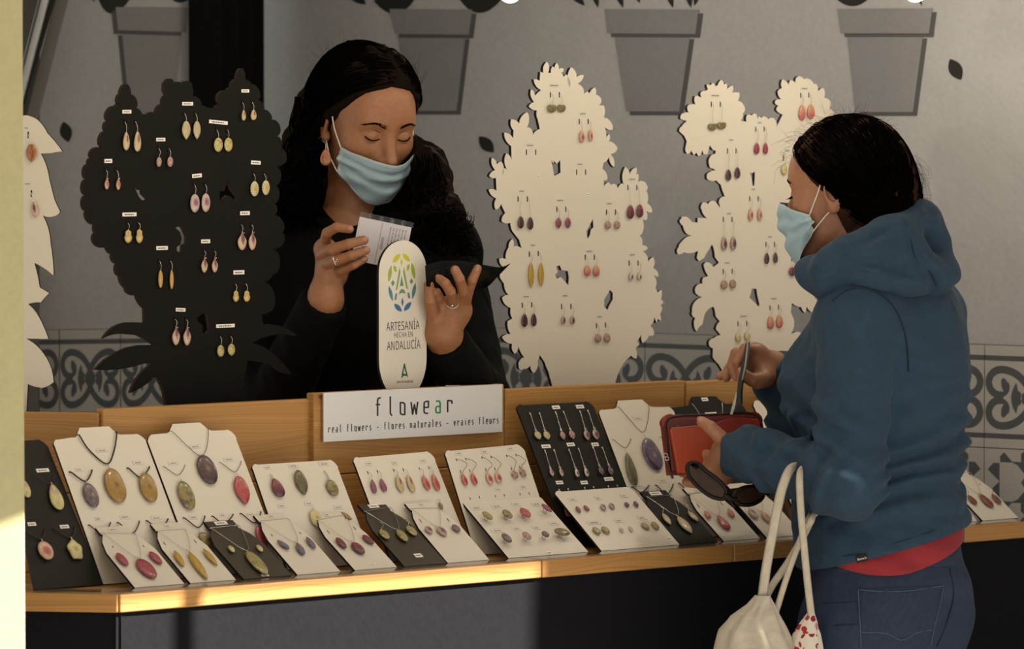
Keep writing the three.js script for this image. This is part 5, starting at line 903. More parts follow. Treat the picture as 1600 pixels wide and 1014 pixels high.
// head in its own frame: x = the person's left, y = up, z = forward, origin between the ears
function headField(o = {}) {
  const P = [ell(V(0, 0.022, -0.012), V(0.073, 0.086, 0.092), 0.03), ell(V(0, -0.036, 0.028), V(0.057, 0.076, 0.06), 0.035), ell(V(0, 0.03, 0.03), V(0.062, 0.06, 0.058), 0.03), cap(V(-0.035, -0.07, 0.03), V(0, -0.1, 0.066), 0.024, 0.018, 0.02), cap(V(0.035, -0.07, 0.03), V(0, -0.1, 0.066), 0.024, 0.018, 0.02),
    ell(V(0.042, -0.03, 0.052), V(0.024, 0.022, 0.022), 0.03), ell(V(-0.042, -0.03, 0.052), V(0.024, 0.022, 0.022), 0.03), cap(V(-0.04, 0.02, 0.066), V(0.04, 0.02, 0.066), 0.011, 0.011, 0.02), ell(V(0, -0.068, 0.076), V(0.026, 0.018, 0.014), 0.02),
    cap(V(0, -0.08, -0.02), V(0, -0.22, -0.055), 0.05, 0.055, 0.03)];
  const base = union(P), nose = union([cap(V(0, 0.004, 0.082), V(0, -0.042, 0.105), 0.0085, 0.0115, 0.012), ell(V(0.0125, -0.045, 0.093), V(0.0085, 0.0075, 0.01), 0.01), ell(V(-0.0125, -0.045, 0.093), V(0.0085, 0.0075, 0.01), 0.01)]);
  const lid = o.lid ?? 0.0135, ear = (s) => { const m = new THREE.Matrix4().makeRotationFromEuler(new THREE.Euler(0.2, s * 0.35, s * -0.1)); return [ell(V(s * 0.077, -0.012, -0.012), V(0.0065, 0.031, 0.02), 0.008, m), ell(V(s * 0.0815, -0.008, -0.008), V(0.005, 0.017, 0.01), 0.006, m), ell(V(s * 0.074, -0.037, -0.003), V(0.007, 0.01, 0.009), 0.008)]; };
  const ears = [ear(1), ear(-1)];
  const f = (x, y, z) => {
    let d = base(x, y, z);
    if (z > 0.02) {
      for (const s of [1, -1]) d = smax(d, -(Math.hypot((x - s * 0.032) * 0.85, (y + 0.003) * 1.15, z - 0.105) - 0.021), 0.018);
      for (const s of [1, -1]) d = smin(d, Math.hypot(x - s * 0.032, (y + 0.004) * 1.05, z - 0.072) - lid, 0.005);
      d = smin(d, nose(x, y, z), 0.012);
    }
    if (Math.abs(x) > 0.05) for (const e of ears) { const q = smax(smin(e[0].f(x, y, z), e[2].f(x, y, z), 0.008), -e[1].f(x, y, z), 0.004); d = smin(d, q, 0.006); }
    return d;
  };
  const mouthCover = union([ell(V(0, -0.06, 0.03), V(0.066, 0.066, 0.066), 0.05), cap(V(0, -0.03, 0.09), V(0, -0.1, 0.072), 0.018, 0.022, 0.05)]);
  return { f, cover: (x, y, z) => smin(smin(base(x, y, z), nose(x, y, z), 0.02), mouthCover(x, y, z), 0.03) };
}
function headFrame(origin, fwd, roll = 0) {     // matrix of a head looking along fwd
  const z = fwd.clone().normalize(), x = new V3().crossVectors(YAX, z).normalize(), y = new V3().crossVectors(z, x), q = new THREE.Quaternion().setFromAxisAngle(z, roll);
  x.applyQuaternion(q); y.applyQuaternion(q); const m = new THREE.Matrix4().makeBasis(x, y, z).setPosition(origin), e = m.clone().invert().elements;
  return { m, inv: (x, y, z) => [e[0] * x + e[4] * y + e[8] * z + e[12], e[1] * x + e[5] * y + e[9] * z + e[13], e[2] * x + e[6] * y + e[10] * z + e[14]], w: (x, y, z) => V(x, y, z).applyMatrix4(m) };
}
// pleated surgical mask laid over nose, cheeks and chin
function maskGeo(H, o = {}) {
  const nu = 48, nv = 30, pos = [], uv = [], idx = [];
  for (let j = 0; j <= nv; j++) for (let i = 0; i <= nu; i++) {
    const s = (i / nu) * 2 - 1, t = j / nv, th = s * (o.wide ?? 1.16) * (1 - 0.10 * Math.abs(t - 0.5)), yt = mix(mix(o.topC ?? -0.012, o.topS ?? -0.042, Math.abs(s) ** (o.pw ?? 1.5)), mix(-0.118, o.botS ?? -0.068, Math.abs(s) ** 1.6), t);
    const dx = Math.sin(th), dz = Math.cos(th), dy = mix(0.0, -0.55, sstep(0.7, 1, t)) * (1 - Math.abs(s) * 0.5), l = Math.hypot(dx, dy, dz);
    let r = 0.02; const oy = yt - dy * 0.07; for (let q = 0; q < 40; q++) { const d = H.cover(dx / l * r, oy + dy / l * r, dz / l * r + 0.0); if (d > 0.0035) break; r += Math.max(0.0012, (0.004 - d) * 0.6); }
    const pl = (1 - s * s) * ((o.pleat ?? 0.0022) * Math.sin(t * 19) * sstep(0.12, 0.3, t) * (1 - sstep(0.75, 0.9, t))) + 0.0012 * N3(s * 5, t * 7, o.seed ?? 1) + (o.pleat ?? 0.0022) * 0.8 * Math.sin(s * 9 + t * 14 + (o.seed ?? 0)) * sstep(0.2, 0.5, t) * (0.3 + Math.abs(s));
    r += pl; pos.push(dx / l * r, oy + dy / l * r, dz / l * r); uv.push(i / nu, 1 - t);
  }
  for (let j = 0; j < nv; j++) for (let i = 0; i < nu; i++) { const a = j * (nu + 1) + i; idx.push(a, a + nu + 1, a + 1, a + 1, a + nu + 1, a + nu + 2); }
  // inner side, so the mask has a thickness
  const n0 = pos.length / 3, g0 = new THREE.BufferGeometry(); g0.setAttribute('position', new THREE.Float32BufferAttribute(pos, 3)); g0.setIndex(idx); g0.computeVertexNormals();
  const nn = g0.attributes.normal; for (let k = 0; k < n0; k++) { pos.push(pos[3 * k] - nn.getX(k) * 0.0008, pos[3 * k + 1] - nn.getY(k) * 0.0008, pos[3 * k + 2] - nn.getZ(k) * 0.0008); uv.push(uv[2 * k], uv[2 * k + 1]); }
  const m = idx.length; for (let k = 0; k < m; k += 3) idx.push(idx[k] + n0, idx[k + 2] + n0, idx[k + 1] + n0);
  const ring = []; for (let i = 0; i < nu; i++) ring.push(i); for (let j = 0; j < nv; j++) ring.push(j * (nu + 1) + nu); for (let i = nu; i > 0; i--) ring.push(nv * (nu + 1) + i); for (let j = nv; j > 0; j--) ring.push(j * (nu + 1));
  ring.forEach((a, i) => { const b = ring[(i + 1) % ring.length]; idx.push(a, b, a + n0, b, b + n0, a + n0); });
  const g = new THREE.BufferGeometry(); g.setAttribute('position', new THREE.Float32BufferAttribute(pos, 3)); g.setAttribute('uv', new THREE.Float32BufferAttribute(uv, 2)); g.setIndex(idx); g.computeVertexNormals(); return { g, at: (i, j) => V(pos[3 * (j * (nu + 1) + i)], pos[3 * (j * (nu + 1) + i) + 1], pos[3 * (j * (nu + 1) + i) + 2]), nu, nv };
}
// tapering strands, many of them in one geometry
function strands(list, sides = 4) {
  const pos = [], nor = [], idx = [], T = new V3(), B = new V3(), U = new V3();
  for (const { pts, r0, r1 } of list) {
    const n = pts.length, base = pos.length / 3;
    for (let i = 0; i < n; i++) {
      T.copy(pts[Math.min(i + 1, n - 1)]).sub(pts[Math.max(i - 1, 0)]).normalize(); U.set(0.3, 0.2, 0.9); B.crossVectors(T, U).normalize(); U.crossVectors(B, T);
      const r = mix(r0, r1, i / (n - 1)); for (let k = 0; k < sides; k++) { const a = k / sides * 6.2832, c = Math.cos(a), s = Math.sin(a); const nx = B.x * c + U.x * s, ny = B.y * c + U.y * s, nz = B.z * c + U.z * s; pos.push(pts[i].x + nx * r, pts[i].y + ny * r, pts[i].z + nz * r); nor.push(nx, ny, nz); }
    }
    for (let i = 0; i < n - 1; i++) for (let k = 0; k < sides; k++) { const a = base + i * sides + k, b = base + i * sides + (k + 1) % sides; idx.push(a, b, a + sides, b, b + sides, a + sides); }
  }
  const g = new THREE.BufferGeometry(); g.setAttribute('position', new THREE.Float32BufferAttribute(pos, 3)); g.setAttribute('normal', new THREE.Float32BufferAttribute(nor, 3)); g.setAttribute('uv', new THREE.Float32BufferAttribute(new Float32Array(pos.length / 3 * 2), 2)); g.setIndex(idx); return g;
}
const skinTex = dataTex(256, 256, (u, v) => { const n = 14 * pnoise(u, v, 5, 5, 2) + 10 * pnoise(u, v, 22, 22, 6); return [232 + n * 0.6, 226 + n, 222 + n]; });
skinTex.repeat.set(6, 6);
function skin(hex) { return phys(hex, 0.5, { map: skinTex, sheen: 0.3, sheenRoughness: 0.5, sheenColor: new THREE.Color('#8a4a35') }); }
M.hair = phys('#2c1f17', 0.6, { specularIntensity: 0.35 }); M.hairMass = phys('#150d09', 0.8, { specularIntensity: 0.12 });
M.hairWarm = phys('#40291d', 0.6, { specularIntensity: 0.4 }); M.hairWarmMass = phys('#2b1a12', 0.8, { specularIntensity: 0.15 });
const maskTex = (c1, c2) => canvasTex(512, 256, (g, w, h) => { g.fillStyle = c1; g.fillRect(0, 0, w, h); g.fillStyle = c2; g.fillRect(0, 0, w, 16); g.fillRect(0, h - 12, w, 12); g.fillRect(0, 0, 22, h); g.fillRect(w - 22, 0, 22, h); g.fillStyle = 'rgba(90,110,120,.35)'; for (let x = 4; x < w; x += 7) for (const y of [5, 10, h - 8]) g.fillRect(x, y, 3, 2); for (let y = 20; y < h; y += 7) for (const x of [6, 13, w - 10, w - 17]) g.fillRect(x, y, 2, 3); g.strokeStyle = 'rgba(120,150,160,.4)'; for (const y of [80, 128, 172]) { g.beginPath(); g.moveTo(22, y); g.lineTo(w - 22, y); g.stroke(); } }, false);
const clothGrain = dataTex(256, 256, (u, v) => { const c = 128 + 60 * pnoise(u, v, 60, 60, 2) + 50 * pnoise(u, v, 100, 30, 5); return [c, c, c]; }, false); clothGrain.repeat.set(8, 8);
const knitTone = dataTex(256, 256, (u, v) => { const c = 228 + 16 * pnoise(u, v, 4, 4, 2) + 14 * pnoise(u, v, 60, 60, 5); return [c, c, c]; }); knitTone.repeat.set(3, 3);
function fabric(hex, more = {}) { return phys(hex, 0.92, { map: knitTone, bumpMap: clothGrain, bumpScale: 0.0006, sheen: 0.35, sheenRoughness: 0.6, sheenColor: new THREE.Color(hex).lerp(new THREE.Color('#ffffff'), 0.25), ...more }); }
// a finger from joint points
const finger = (pts, r0, r1) => pts.slice(1).map((p, i) => cap(pts[i], p, mix(r0, r1, i / (pts.length - 1)), mix(r0, r1, (i + 1) / (pts.length - 1)), i ? 0.002 : 0.006));
// nails: small domed plates on the last joint
function nail(t, tip, prev, out, r, mat) { const d = tip.clone().sub(prev).normalize(), g = new THREE.SphereGeometry(1, 12, 8), m = mesh('nail', g, mat, t), n = out.clone().addScaledVector(d, -out.dot(d)).normalize(), s = new V3().crossVectors(d, n); m.matrix.makeBasis(s.multiplyScalar(r * 0.62), d.clone().multiplyScalar(r * 0.8), n.clone().multiplyScalar(r * 0.22)).setPosition(tip.clone().addScaledVector(d, r * 0.1).addScaledVector(n, r * 0.86)); m.matrix.decompose(m.position, m.quaternion, m.scale); return m; }

// strands combed over a head: each runs over the hair's surface from one direction to another, seen from the middle of the head
function combed(capF, H, n, from, to, o = {}) {
  const r = rng(o.seed ?? 5), out = [], c0 = V(0, 0.01, -0.02), seg = 16;
  for (let i = 0; i < n; i++) {
    const a = from(r), b = to(a, r); if (!a) continue; const lift = (o.lo ?? 0.0004) + r() * (o.hi ?? 0.0026), w1 = r() * 6.3, wa = (o.wave ?? 0.03) * (0.4 + r()), wf = (o.freq ?? 9) * (0.7 + r() * 0.6), pts = [], side = new V3().crossVectors(a, b).normalize();
    for (let s = 0; s <= seg; s++) { const f = s / seg, d = a.clone().lerp(b, f).normalize().addScaledVector(side, wa * Math.sin(f * wf + w1) * f).normalize(); let t = 0.16; for (let q = 0; q < 24; q++) { const e = capF(c0.x + d.x * t, c0.y + d.y * t, c0.z + d.z * t); if (e < 0.0003) break; t -= e * 0.8; } t += lift * Math.sin(Math.PI * clamp(f * 1.1 + 0.02)) + 0.0002; if (o.ok && !o.ok(c0.x + d.x * t, c0.y + d.y * t, c0.z + d.z * t)) { pts.length = 0; break; } pts.push(H.w(c0.x + d.x * t, c0.y + d.y * t, c0.z + d.z * t)); }
    if (pts.length > 4) out.push({ pts, r0: o.r0 ?? 0.0009, r1: o.r1 ?? 0.0007 });
  }
  return out;
}
// ---------------------------------------------------------------- the woman behind the counter
{
  const t = thing('person', 'woman with long dark curly hair and black jumper looking down at a paper packet', 'person');
  const HD = headFrame(at(573, 185, 9.10), V(0.50, -0.36, 0.80), -0.02), HF = headField({ lid: 0.0145 });
  const B = (x, y, z) => V(568 - 800, 0, 0);
  // joints
  const neck = at(556, 350, 9.14), fw = V(0.3, 0, 0.95).normalize(), lf = new V3().crossVectors(YAX, fw), bp = (x, y, z) => neck.clone().addScaledVector(lf, x).addScaledVector(YAX, y).addScaledVector(fw, z);
  const shR = bp(-0.165, -0.05, -0.02), shL = bp(0.165, -0.05, -0.02), elR = at(428, 640, 9.0), elL = at(752, 640, 9.0), wrR = at(508, 468, 8.84), wrL = at(690, 520, 8.86);
  const hipC = bp(0, -0.58, -0.02), rot = new THREE.Matrix4().makeBasis(lf, YAX, fw);
  const torso = (g) => [ell(bp(0, -0.18, 0), V(0.155 + g, 0.19 + g, 0.105 + g), 0.06, rot), ell(bp(0, -0.38, 0.005), V(0.14 + g, 0.16, 0.105 + g), 0.06, rot), ell(hipC, V(0.17 + g, 0.14, 0.12 + g), 0.06, rot), cap(shR, shL, 0.05 + g, 0.05 + g, 0.06), ell(bp(0.075, -0.2, 0.085), V(0.07, 0.075, 0.06), 0.05, rot), ell(bp(-0.075, -0.2, 0.085), V(0.07, 0.075, 0.06), 0.05, rot), cap(neck.clone().addScaledVector(YAX, 0.06), bp(0, -0.08, -0.02), 0.05, 0.07, 0.05)];
  const armsC = (g) => [cap(shR, elR, 0.05 + g, 0.042 + g, 0.03), cap(elR, wrR, 0.042 + g, 0.03 + g, 0.02), cap(shL, elL, 0.05 + g, 0.042 + g, 0.03), cap(elL, wrL, 0.042 + g, 0.03 + g, 0.02)];
  // hands
  const d1 = 8.82, R = (u, v, d) => at(u, v, d);
  const rFing = [[[506, 384, 8.84], [511, 364, 8.815], [526, 355, 8.80], [546, 358, 8.795]], [[502, 398, 8.83], [517, 390, 8.80], [545, 381, 8.79], [569, 375, 8.79]], [[506, 414, 8.835], [522, 408, 8.80], [548, 399, 8.79], [572, 391, 8.79]], [[518, 427, 8.845], [534, 422, 8.815], [553, 414, 8.80], [569, 405, 8.80]]].map((f) => f.map((p) => at(...p)));
  const lFing = [[[708, 478, 8.85], [704, 456, 8.80], [696, 443, 8.79], [687, 436, 8.80]], [[718, 474, 8.86], [724, 456, 8.82], [718, 436, 8.80], [711, 422, 8.80]], [[726, 480, 8.87], [731, 458, 8.84], [738, 438, 8.82], [746, 420, 8.82]], [[692, 478, 8.86], [686, 464, 8.83], [683, 456, 8.82]]].map((f) => f.map((p) => at(...p)));
  const thumbR = [at(528, 432, 8.87), at(545, 412, 8.87), at(560, 392, 8.85)], thumbL = [at(678, 496, 8.84), at(672, 470, 8.82), at(670, 446, 8.82)];
  const handR = [cap(wrR, at(514, 425, 8.845), 0.026, 0.024, 0.02), cap(at(506, 388, 8.845), at(516, 428, 8.855), 0.017, 0.017, 0.015), cap(at(512, 392, 8.845), at(528, 430, 8.86), 0.017, 0.017, 0.015), ...rFing.flatMap((f, i) => finger(f, [0.0098, 0.0102, 0.0098, 0.0088][i], [0.0076, 0.008, 0.0076, 0.0068][i])), ...finger(thumbR, 0.012, 0.009)];
  const handL = [cap(wrL, at(700, 490, 8.86), 0.026, 0.026, 0.02), cap(at(690, 482, 8.86), at(722, 484, 8.87), 0.019, 0.018, 0.015), cap(at(688, 500, 8.86), at(712, 496, 8.87), 0.022, 0.02, 0.015), ...lFing.flatMap((f, i) => finger(f, [0.0098, 0.0102, 0.0096, 0.0088][i], [0.0078, 0.0082, 0.0076, 0.007][i])), ...finger(thumbL, 0.012, 0.009)];
  const legs = [cap(bp(-0.085, -0.62, 0), bp(-0.09, -1.05, 0.01), 0.075, 0.05, 0.04), cap(bp(-0.09, -1.05, 0.01), bp(-0.09, -1.40, -0.01), 0.05, 0.036, 0.02), cap(bp(0.085, -0.62, 0), bp(0.09, -1.05, 0.01), 0.075, 0.05, 0.04), cap(bp(0.09, -1.05, 0.01), bp(0.09, -1.40, -0.01), 0.05, 0.036, 0.02)];
  const floorY = neck.y - 1.46;
  const torsoP = torso(0), armP = armsC(0), prim = [...torsoP, ...armP, ...handR, ...handL, ...legs], bodyU = union(prim);
  const hInv = HD.inv, bf = (x, y, z) => { const d = bodyU(x, y, z), [a, b, c] = hInv(x, y, z), far = Math.hypot(a, b, c); return far > 0.33 ? Math.min(d, far - 0.2) : smin(d, HF.f(a, b, c), 0.02); };
  const hb = boxOf([HD.w(0, 0, 0)], 0.16); hb[0].y -= 0.02;
  const all = bounds(prim, 0.02); all[1].y = hb[1].y + 0.03;
  const rb = boxOf([...rFing.flat(), ...thumbR, wrR], 0.022), lb = boxOf([...lFing.flat(), ...thumbL, wrL], 0.022);
  const sk = skin('#a3714f');
  mesh('body', bodyGeo(bf, all, [[hb, 0.003], [rb, 0.0022], [lb, 0.0022]]), sk, t);
  // jumper with a V neck; the sleeves end at the wrists
  const wrinkle = (x, y, z) => 0.0035 * N3(x * 16, y * 26, z * 16) + 0.003 * N3(x * 40 + y * 20, y * 8, z * 40);
  const cuffR = wrR.clone().lerp(elR, 0.02), aR = wrR.clone().sub(elR).normalize(), cuffL = wrL.clone().lerp(elL, 0.12), aL_ = wrL.clone().sub(elL).normalize();
  const jList = [...torso(0.013), cap(shR, elR, 0.068, 0.055, 0.03), cap(elR, cuffR, 0.055, 0.042, 0.02), cap(shL, elL, 0.068, 0.055, 0.03), cap(elL, cuffL, 0.055, 0.042, 0.02)], jU = union(jList);
  const vA = at(545, 300, 8.95), vB = at(548, 372, 8.90), vn = V(0, 1, 0);
  const cut = [cap(HD.w(0, -0.13, -0.02), at(549, 366, 8.95), 0.064, 0.012, 0.02), cap(at(549, 366, 8.95), at(549, 330, 8.7), 0.012, 0.06, 0.02)], cutU = union(cut);
  const jf = (x, y, z) => { let d = jU(x, y, z) - wrinkle(x, y, z); d = smax(d, (x - cuffR.x) * aR.x + (y - cuffR.y) * aR.y + (z - cuffR.z) * aR.z - 0.004, 0.004) ; if (d < 0.05) { const inL = (x - cuffL.x) * aL_.x + (y - cuffL.y) * aL_.y + (z - cuffL.z) * aL_.z; if (Math.hypot(x - wrL.x, y - wrL.y, z - wrL.z) < 0.14) d = Math.max(d, inL - 0.004); d = smax(d, -cutU(x, y, z), 0.008); } return d; };
  const jfR = (x, y, z) => { let d = jU(x, y, z) - wrinkle(x, y, z); if (d < 0.06) { if (Math.hypot(x - wrR.x, y - wrR.y, z - wrR.z) < 0.14) d = Math.max(d, (x - cuffR.x) * aR.x + (y - cuffR.y) * aR.y + (z - cuffR.z) * aR.z - 0.004); if (Math.hypot(x - wrL.x, y - wrL.y, z - wrL.z) < 0.14) d = Math.max(d, (x - cuffL.x) * aL_.x + (y - cuffL.y) * aL_.y + (z - cuffL.z) * aL_.z - 0.004); d = smax(d, -cutU(x, y, z), 0.006); } return d; };
  const jb = bounds(jList, 0.03); mesh('jumper', surfaceNets(jfR, jb[0], jb[1], 0.0085), phys('#080807', 0.95, { bumpMap: clothGrain, bumpScale: 0.0006, specularIntensity: 0.25 }), t);
  const tl = [ell(hipC, V(0.186, 0.15, 0.136), 0.05, rot), ...[-1, 1].flatMap((s) => [cap(bp(s * 0.085, -0.62, 0), bp(s * 0.09, -1.05, 0.01), 0.09, 0.066, 0.03), cap(bp(s * 0.09, -1.05, 0.01), bp(s * 0.09, -1.40, -0.01), 0.066, 0.055, 0.02)])], tb = bounds(tl, 0.02);
  mesh('trousers', surfaceNets(union(tl), tb[0], tb[1], 0.014), fabric('#141416'), t);
  for (const s of [-1, 1]) { const a = bp(s * 0.09, 0, -0.04), b = bp(s * 0.1, 0, 0.14), sh = [cap(a.setY(floorY + 0.04), b.setY(floorY + 0.032), 0.04, 0.032, 0.02), cap(bp(s * 0.09, -1.36, -0.01), a.clone().setY(floorY + 0.05), 0.045, 0.042, 0.02)], q = bounds(sh, 0.02); mesh('shoe', surfaceNets((x, y, z) => Math.max(union(sh)(x, y, z), floorY - y), q[0], q[1], 0.01), std('#161412', 0.6), t); }
  // face: closed lids with lashes, brows
  const onFace = (x, y) => { let z = 0.13; for (let i = 0; i < 60; i++) { const d = HF.f(x, y, z); if (d < 0.0004) break; z -= Math.max(d * 0.7, 0.0004); } return z; };
  const arc = (l, lift) => l.map(([x, y]) => HD.w(x, y, onFace(x, y) + lift));
  const lash = std('#15100d', 0.7), brow = std('#1f1510', 0.85);
  for (const s of [1, -1]) {
    const lp_ = arc([[s * 0.0185, -0.007], [s * 0.024, -0.009], [s * 0.031, -0.0095], [s * 0.039, -0.0085], [s * 0.0465, -0.0045]], 0.0006); mesh('eyelash', strands([{ pts: new THREE.CatmullRomCurve3(lp_).getPoints(18), r0: 0.0009, r1: 0.0013 }], 5), lash, t);
    const cr = arc([[s * 0.02, 0.005], [s * 0.031, 0.0085], [s * 0.043, 0.004]], 0.0001); mesh('lid_crease', strands([{ pts: new THREE.CatmullRomCurve3(cr).getPoints(12), r0: 0.0004, r1: 0.0004 }], 4), std('#5a3526', 0.7), t);
    const bl = []; const rr = rng(11 + s); for (let i = 0; i < 70; i++) { const q = rr(), x = s * mix(0.014, 0.053, q), y = 0.0165 + 0.0085 * Math.sin(q * 2.3) - 0.007 * q * q + (rr() - 0.5) * mix(0.006, 0.002, q); bl.push({ pts: arc([[x, y], [x + s * 0.0045, y + 0.0012 * (1 - q * 2)]], 0.0005), r0: 0.0006, r1: 0.0002 }); } mesh('eyebrow', strands(bl), brow, t);
  }
  // mask
  const mg = maskGeo(HF, { seed: 3, pleat: 0.0036, wide: 0.98, topC: -0.041, topS: -0.034, pw: 1.2, botS: -0.078 }), mk = mesh('face_mask', mg.g.applyMatrix4(HD.m), std('#ffffff', 0.8, { map: maskTex('#93aab6', '#abbac0') }), t);
  const loop = (pts) => mesh('ear_loop', tubeG(pts, 0.0013, 20, 6), std('#cfc9bf', 0.8), mk);
  for (const s of [-1, 1]) { const i = s < 0 ? 0 : mg.nu, a = mg.at(i, 1).applyMatrix4(HD.m), b = mg.at(i, mg.nv - 1).applyMatrix4(HD.m); loop([a, a.clone().lerp(HD.w(s * 0.078, 0.018, 0.004), 0.5).addScaledVector(HD.w(s, 0, 0).sub(HD.w(0, 0, 0)), 0.004), HD.w(s * 0.079, 0.018, 0.002), HD.w(s * 0.073, 0.014, -0.022), HD.w(s * 0.068, -0.012, -0.034), HD.w(s * 0.07, -0.034, -0.022), HD.w(s * 0.075, -0.04, 0.0), b.clone().lerp(HD.w(s * 0.075, -0.04, 0.0), 0.5).addScaledVector(HD.w(s, 0, 0).sub(HD.w(0, 0, 0)), 0.004), b]); }
  // hair: a combed cap, two falling masses, curls
  const hw = HD.w, capF = union([ell(V(0, 0.028, -0.018), V(0.093, 0.103, 0.112), 0.03), ell(V(0.0, -0.03, -0.06), V(0.088, 0.1, 0.075), 0.03)]);
  const falls = [cap(hw(-0.055, -0.02, -0.08), at(472, 290, 9.16), 0.045, 0.052, 0.04), cap(at(472, 290, 9.16), at(448, 350, 9.12), 0.052, 0.045, 0.04), cap(hw(0.062, -0.02, -0.05), at(672, 268, 9.1), 0.03, 0.03, 0.03), cap(at(672, 268, 9.1), at(686, 340, 9.03), 0.03, 0.036, 0.04), cap(at(686, 340, 9.03), at(700, 388, 8.99), 0.036, 0.022, 0.04), cap(hw(0.04, -0.06, -0.09), at(640, 330, 9.2), 0.05, 0.05, 0.04)], fallU = union(falls);
  const hairF = (x, y, z) => {
    const [a, b, c] = hInv(x, y, z); let d = capF(a, b, c) - 0.007 * N3(a * 38, b * 18, c * 20) - 0.004 * N3(a * 70, b * 34, c * 34) - 0.002 * N3(a * 130, b * 40, c * 40);
    const line = b > -0.005 ? 0.010 + 0.66 * (b + 0.005) : 0.004 + 0.7 * (b + 0.005); const side = c - line - 0.01 * sstep(0.045, 0.07, a);
    d = smax(d, (side + 0.004 * N3(a * 70, b * 70, 1)) * 0.75, 0.012);
    const [fx, fy, fz] = [x, y, z]; const q = fallU(x, y, z) - 0.008 * N3(x * 34, y * 22, z * 34) - 0.005 * N3(x * 75, y * 40, z * 75);
    return smin(d, q, 0.02);
  };
  const hbx = boxOf([hw(0, 0.02, -0.03), at(430, 380, 9.1), at(730, 400, 8.96)], 0.05); hbx[0].min(hb[0]); hbx[1].max(hb[1]);
  const hairGeo = surfaceNets(hairF, hbx[0], hbx[1], 0.005);
  const r = rng(21), curls = [];
  const curl = (root, end, n, amp, turns, rad, seed) => { const pts = [], ax = end.clone().sub(root), u = V(1, 0, 0.2).normalize(), w = new V3().crossVectors(ax.clone().normalize(), u).normalize(), ph = r() * 6.28; for (let i = 0; i <= n; i++) { const s = i / n, a = amp * sstep(0, 0.25, s); pts.push(root.clone().addScaledVector(ax, s).addScaledVector(u, a * Math.cos(turns * s * 6.28 + ph)).addScaledVector(w, a * Math.sin(turns * s * 6.28 + ph)).addScaledVector(YAX, -0.02 * Math.sin(s * 3.1))); } curls.push({ pts, r0: rad, r1: rad * 0.35 }); };
  for (let i = 0; i < 260; i++) { const q = r(), root = at(648 + r() * 38, 240 + r() * 70, 9.03 + r() * 0.08), end = at(644 + r() * 94, 335 + r() * 64, 8.90 + r() * 0.1); curl(root, end, 26, 0.006 + r() * 0.009, 1.5 + r() * 2, 0.0013 + r() * 0.001); }
  for (let i = 0; i < 26; i++) { const root = at(690 + r() * 25, 320 + r() * 50, 9.0), end = at(722 + r() * 26, 376 + r() * 22, 8.97 + r() * 0.04); curl(root, end, 30, 0.008 + r() * 0.006, 1.4 + r() * 1.2, 0.0012); }
  for (let i = 0; i < 340; i++) { const root = at(462 + r() * 40, 150 + r() * 130, 9.06 + r() * 0.07), end = at(422 + r() * 78, 290 + r() * 80, 9.03 + r() * 0.1); curl(root, end, 24, 0.005 + r() * 0.01, 1.2 + r() * 2, 0.0013 + r() * 0.001); }
  const lineS = (b) => 0.010 + 0.66 * (b + 0.005);
  curls.push(...combed(capF, HD, 1500, (q) => { for (let k = 0; k < 20; k++) { const z = q() * 2 - 1, th = q() * 6.2832, rr = Math.sqrt(1 - z * z), d = V(rr * Math.cos(th), rr * Math.sin(th), z); const y = 0.01 + d.y * 0.105, zz = -0.02 + d.z * 0.11; if (d.y > -0.1 && zz < lineS(y) - 0.004 && (d.y > 0.2 || d.z < 0.05)) return d; } return V(0, 0.9, -0.4); }, (d, q) => { const sd = d.x > 0.12 ? 1 : -1; return V(sd * (0.75 - 0.5 * Math.max(0, -d.z)), -0.5, d.z > 0 ? -0.35 - 0.2 * q() : -0.75).normalize(); }, { seed: 77, wave: 0.07, freq: 12, hi: 0.005, ok: (x, y, z) => z < lineS(y) + 0.003 }));
  for (let i = 0; i < 160; i++) { const th = r() * 6.28, root = hw(0.08 * Math.cos(th), 0.05 + r() * 0.06, -0.03 + 0.08 * Math.sin(th)), end = root.clone().add(V((r() - 0.5) * 0.07, r() * 0.025, (r() - 0.5) * 0.05)); curl(root, end, 10, 0.003, 0.7, 0.00022); }
  mesh('hair', hairGeo, M.hairMass, t); mesh('hair_strands', strands(curls), M.hair, t).userData.kind = 'stuff';
  const nm = phys('#9c6a55', 0.3, { clearcoat: 0.6 }), tow = V(0, 0.1, 1);
  rFing.forEach((f) => nail(t, f[3], f[2], V(0.1, 0.3, 1), 0.0076, nm)); lFing.slice(0, 3).forEach((f) => nail(t, f[3], f[2], V(0, 0.35, 1), 0.0076, nm));
  // what she wears and holds
  const er = thing('earring', 'round orange earring hanging from the ear of the woman with curly hair', 'earring'), lobe = HD.w(-0.083, -0.045, -0.002), pe = at(509, 246, 9.03);
  mesh('hook', tubeG([lobe.clone().add(V(0, 0.008, 0)), lobe.clone().add(V(-0.004, 0.004, 0.012)), pe.clone().add(V(0, 0.024, 0)), pe.clone().add(V(0, 0.014, 0))], 0.0007, 14, 6), M.silver, er);
  const ep = mesh('petal_gem', gemGeo('drop'), gemStyles.orange, er); ep.scale.set(0.023, 0.03, 0.005); ep.position.copy(pe);
  const band = (name, label, c, axis, rr, stone) => { const q = thing('finger_ring', label, 'ring'); const g = new THREE.TorusGeometry(rr, 0.0012, 8, 28); g.applyQuaternion(new THREE.Quaternion().setFromUnitVectors(V(0, 0, 1), axis.clone().normalize())); g.translate(c.x, c.y, c.z); mesh('band', g, M.silver, q); for (const [dx, dy, s] of stone) { const b = new THREE.SphereGeometry(s, 14, 10), p = c.clone().addScaledVector(V(0, 0.05, 1).normalize(), rr + s * 0.3).add(V(dx, dy, 0)); b.translate(p.x, p.y, p.z); mesh('bead', b, M.silver, q); } };
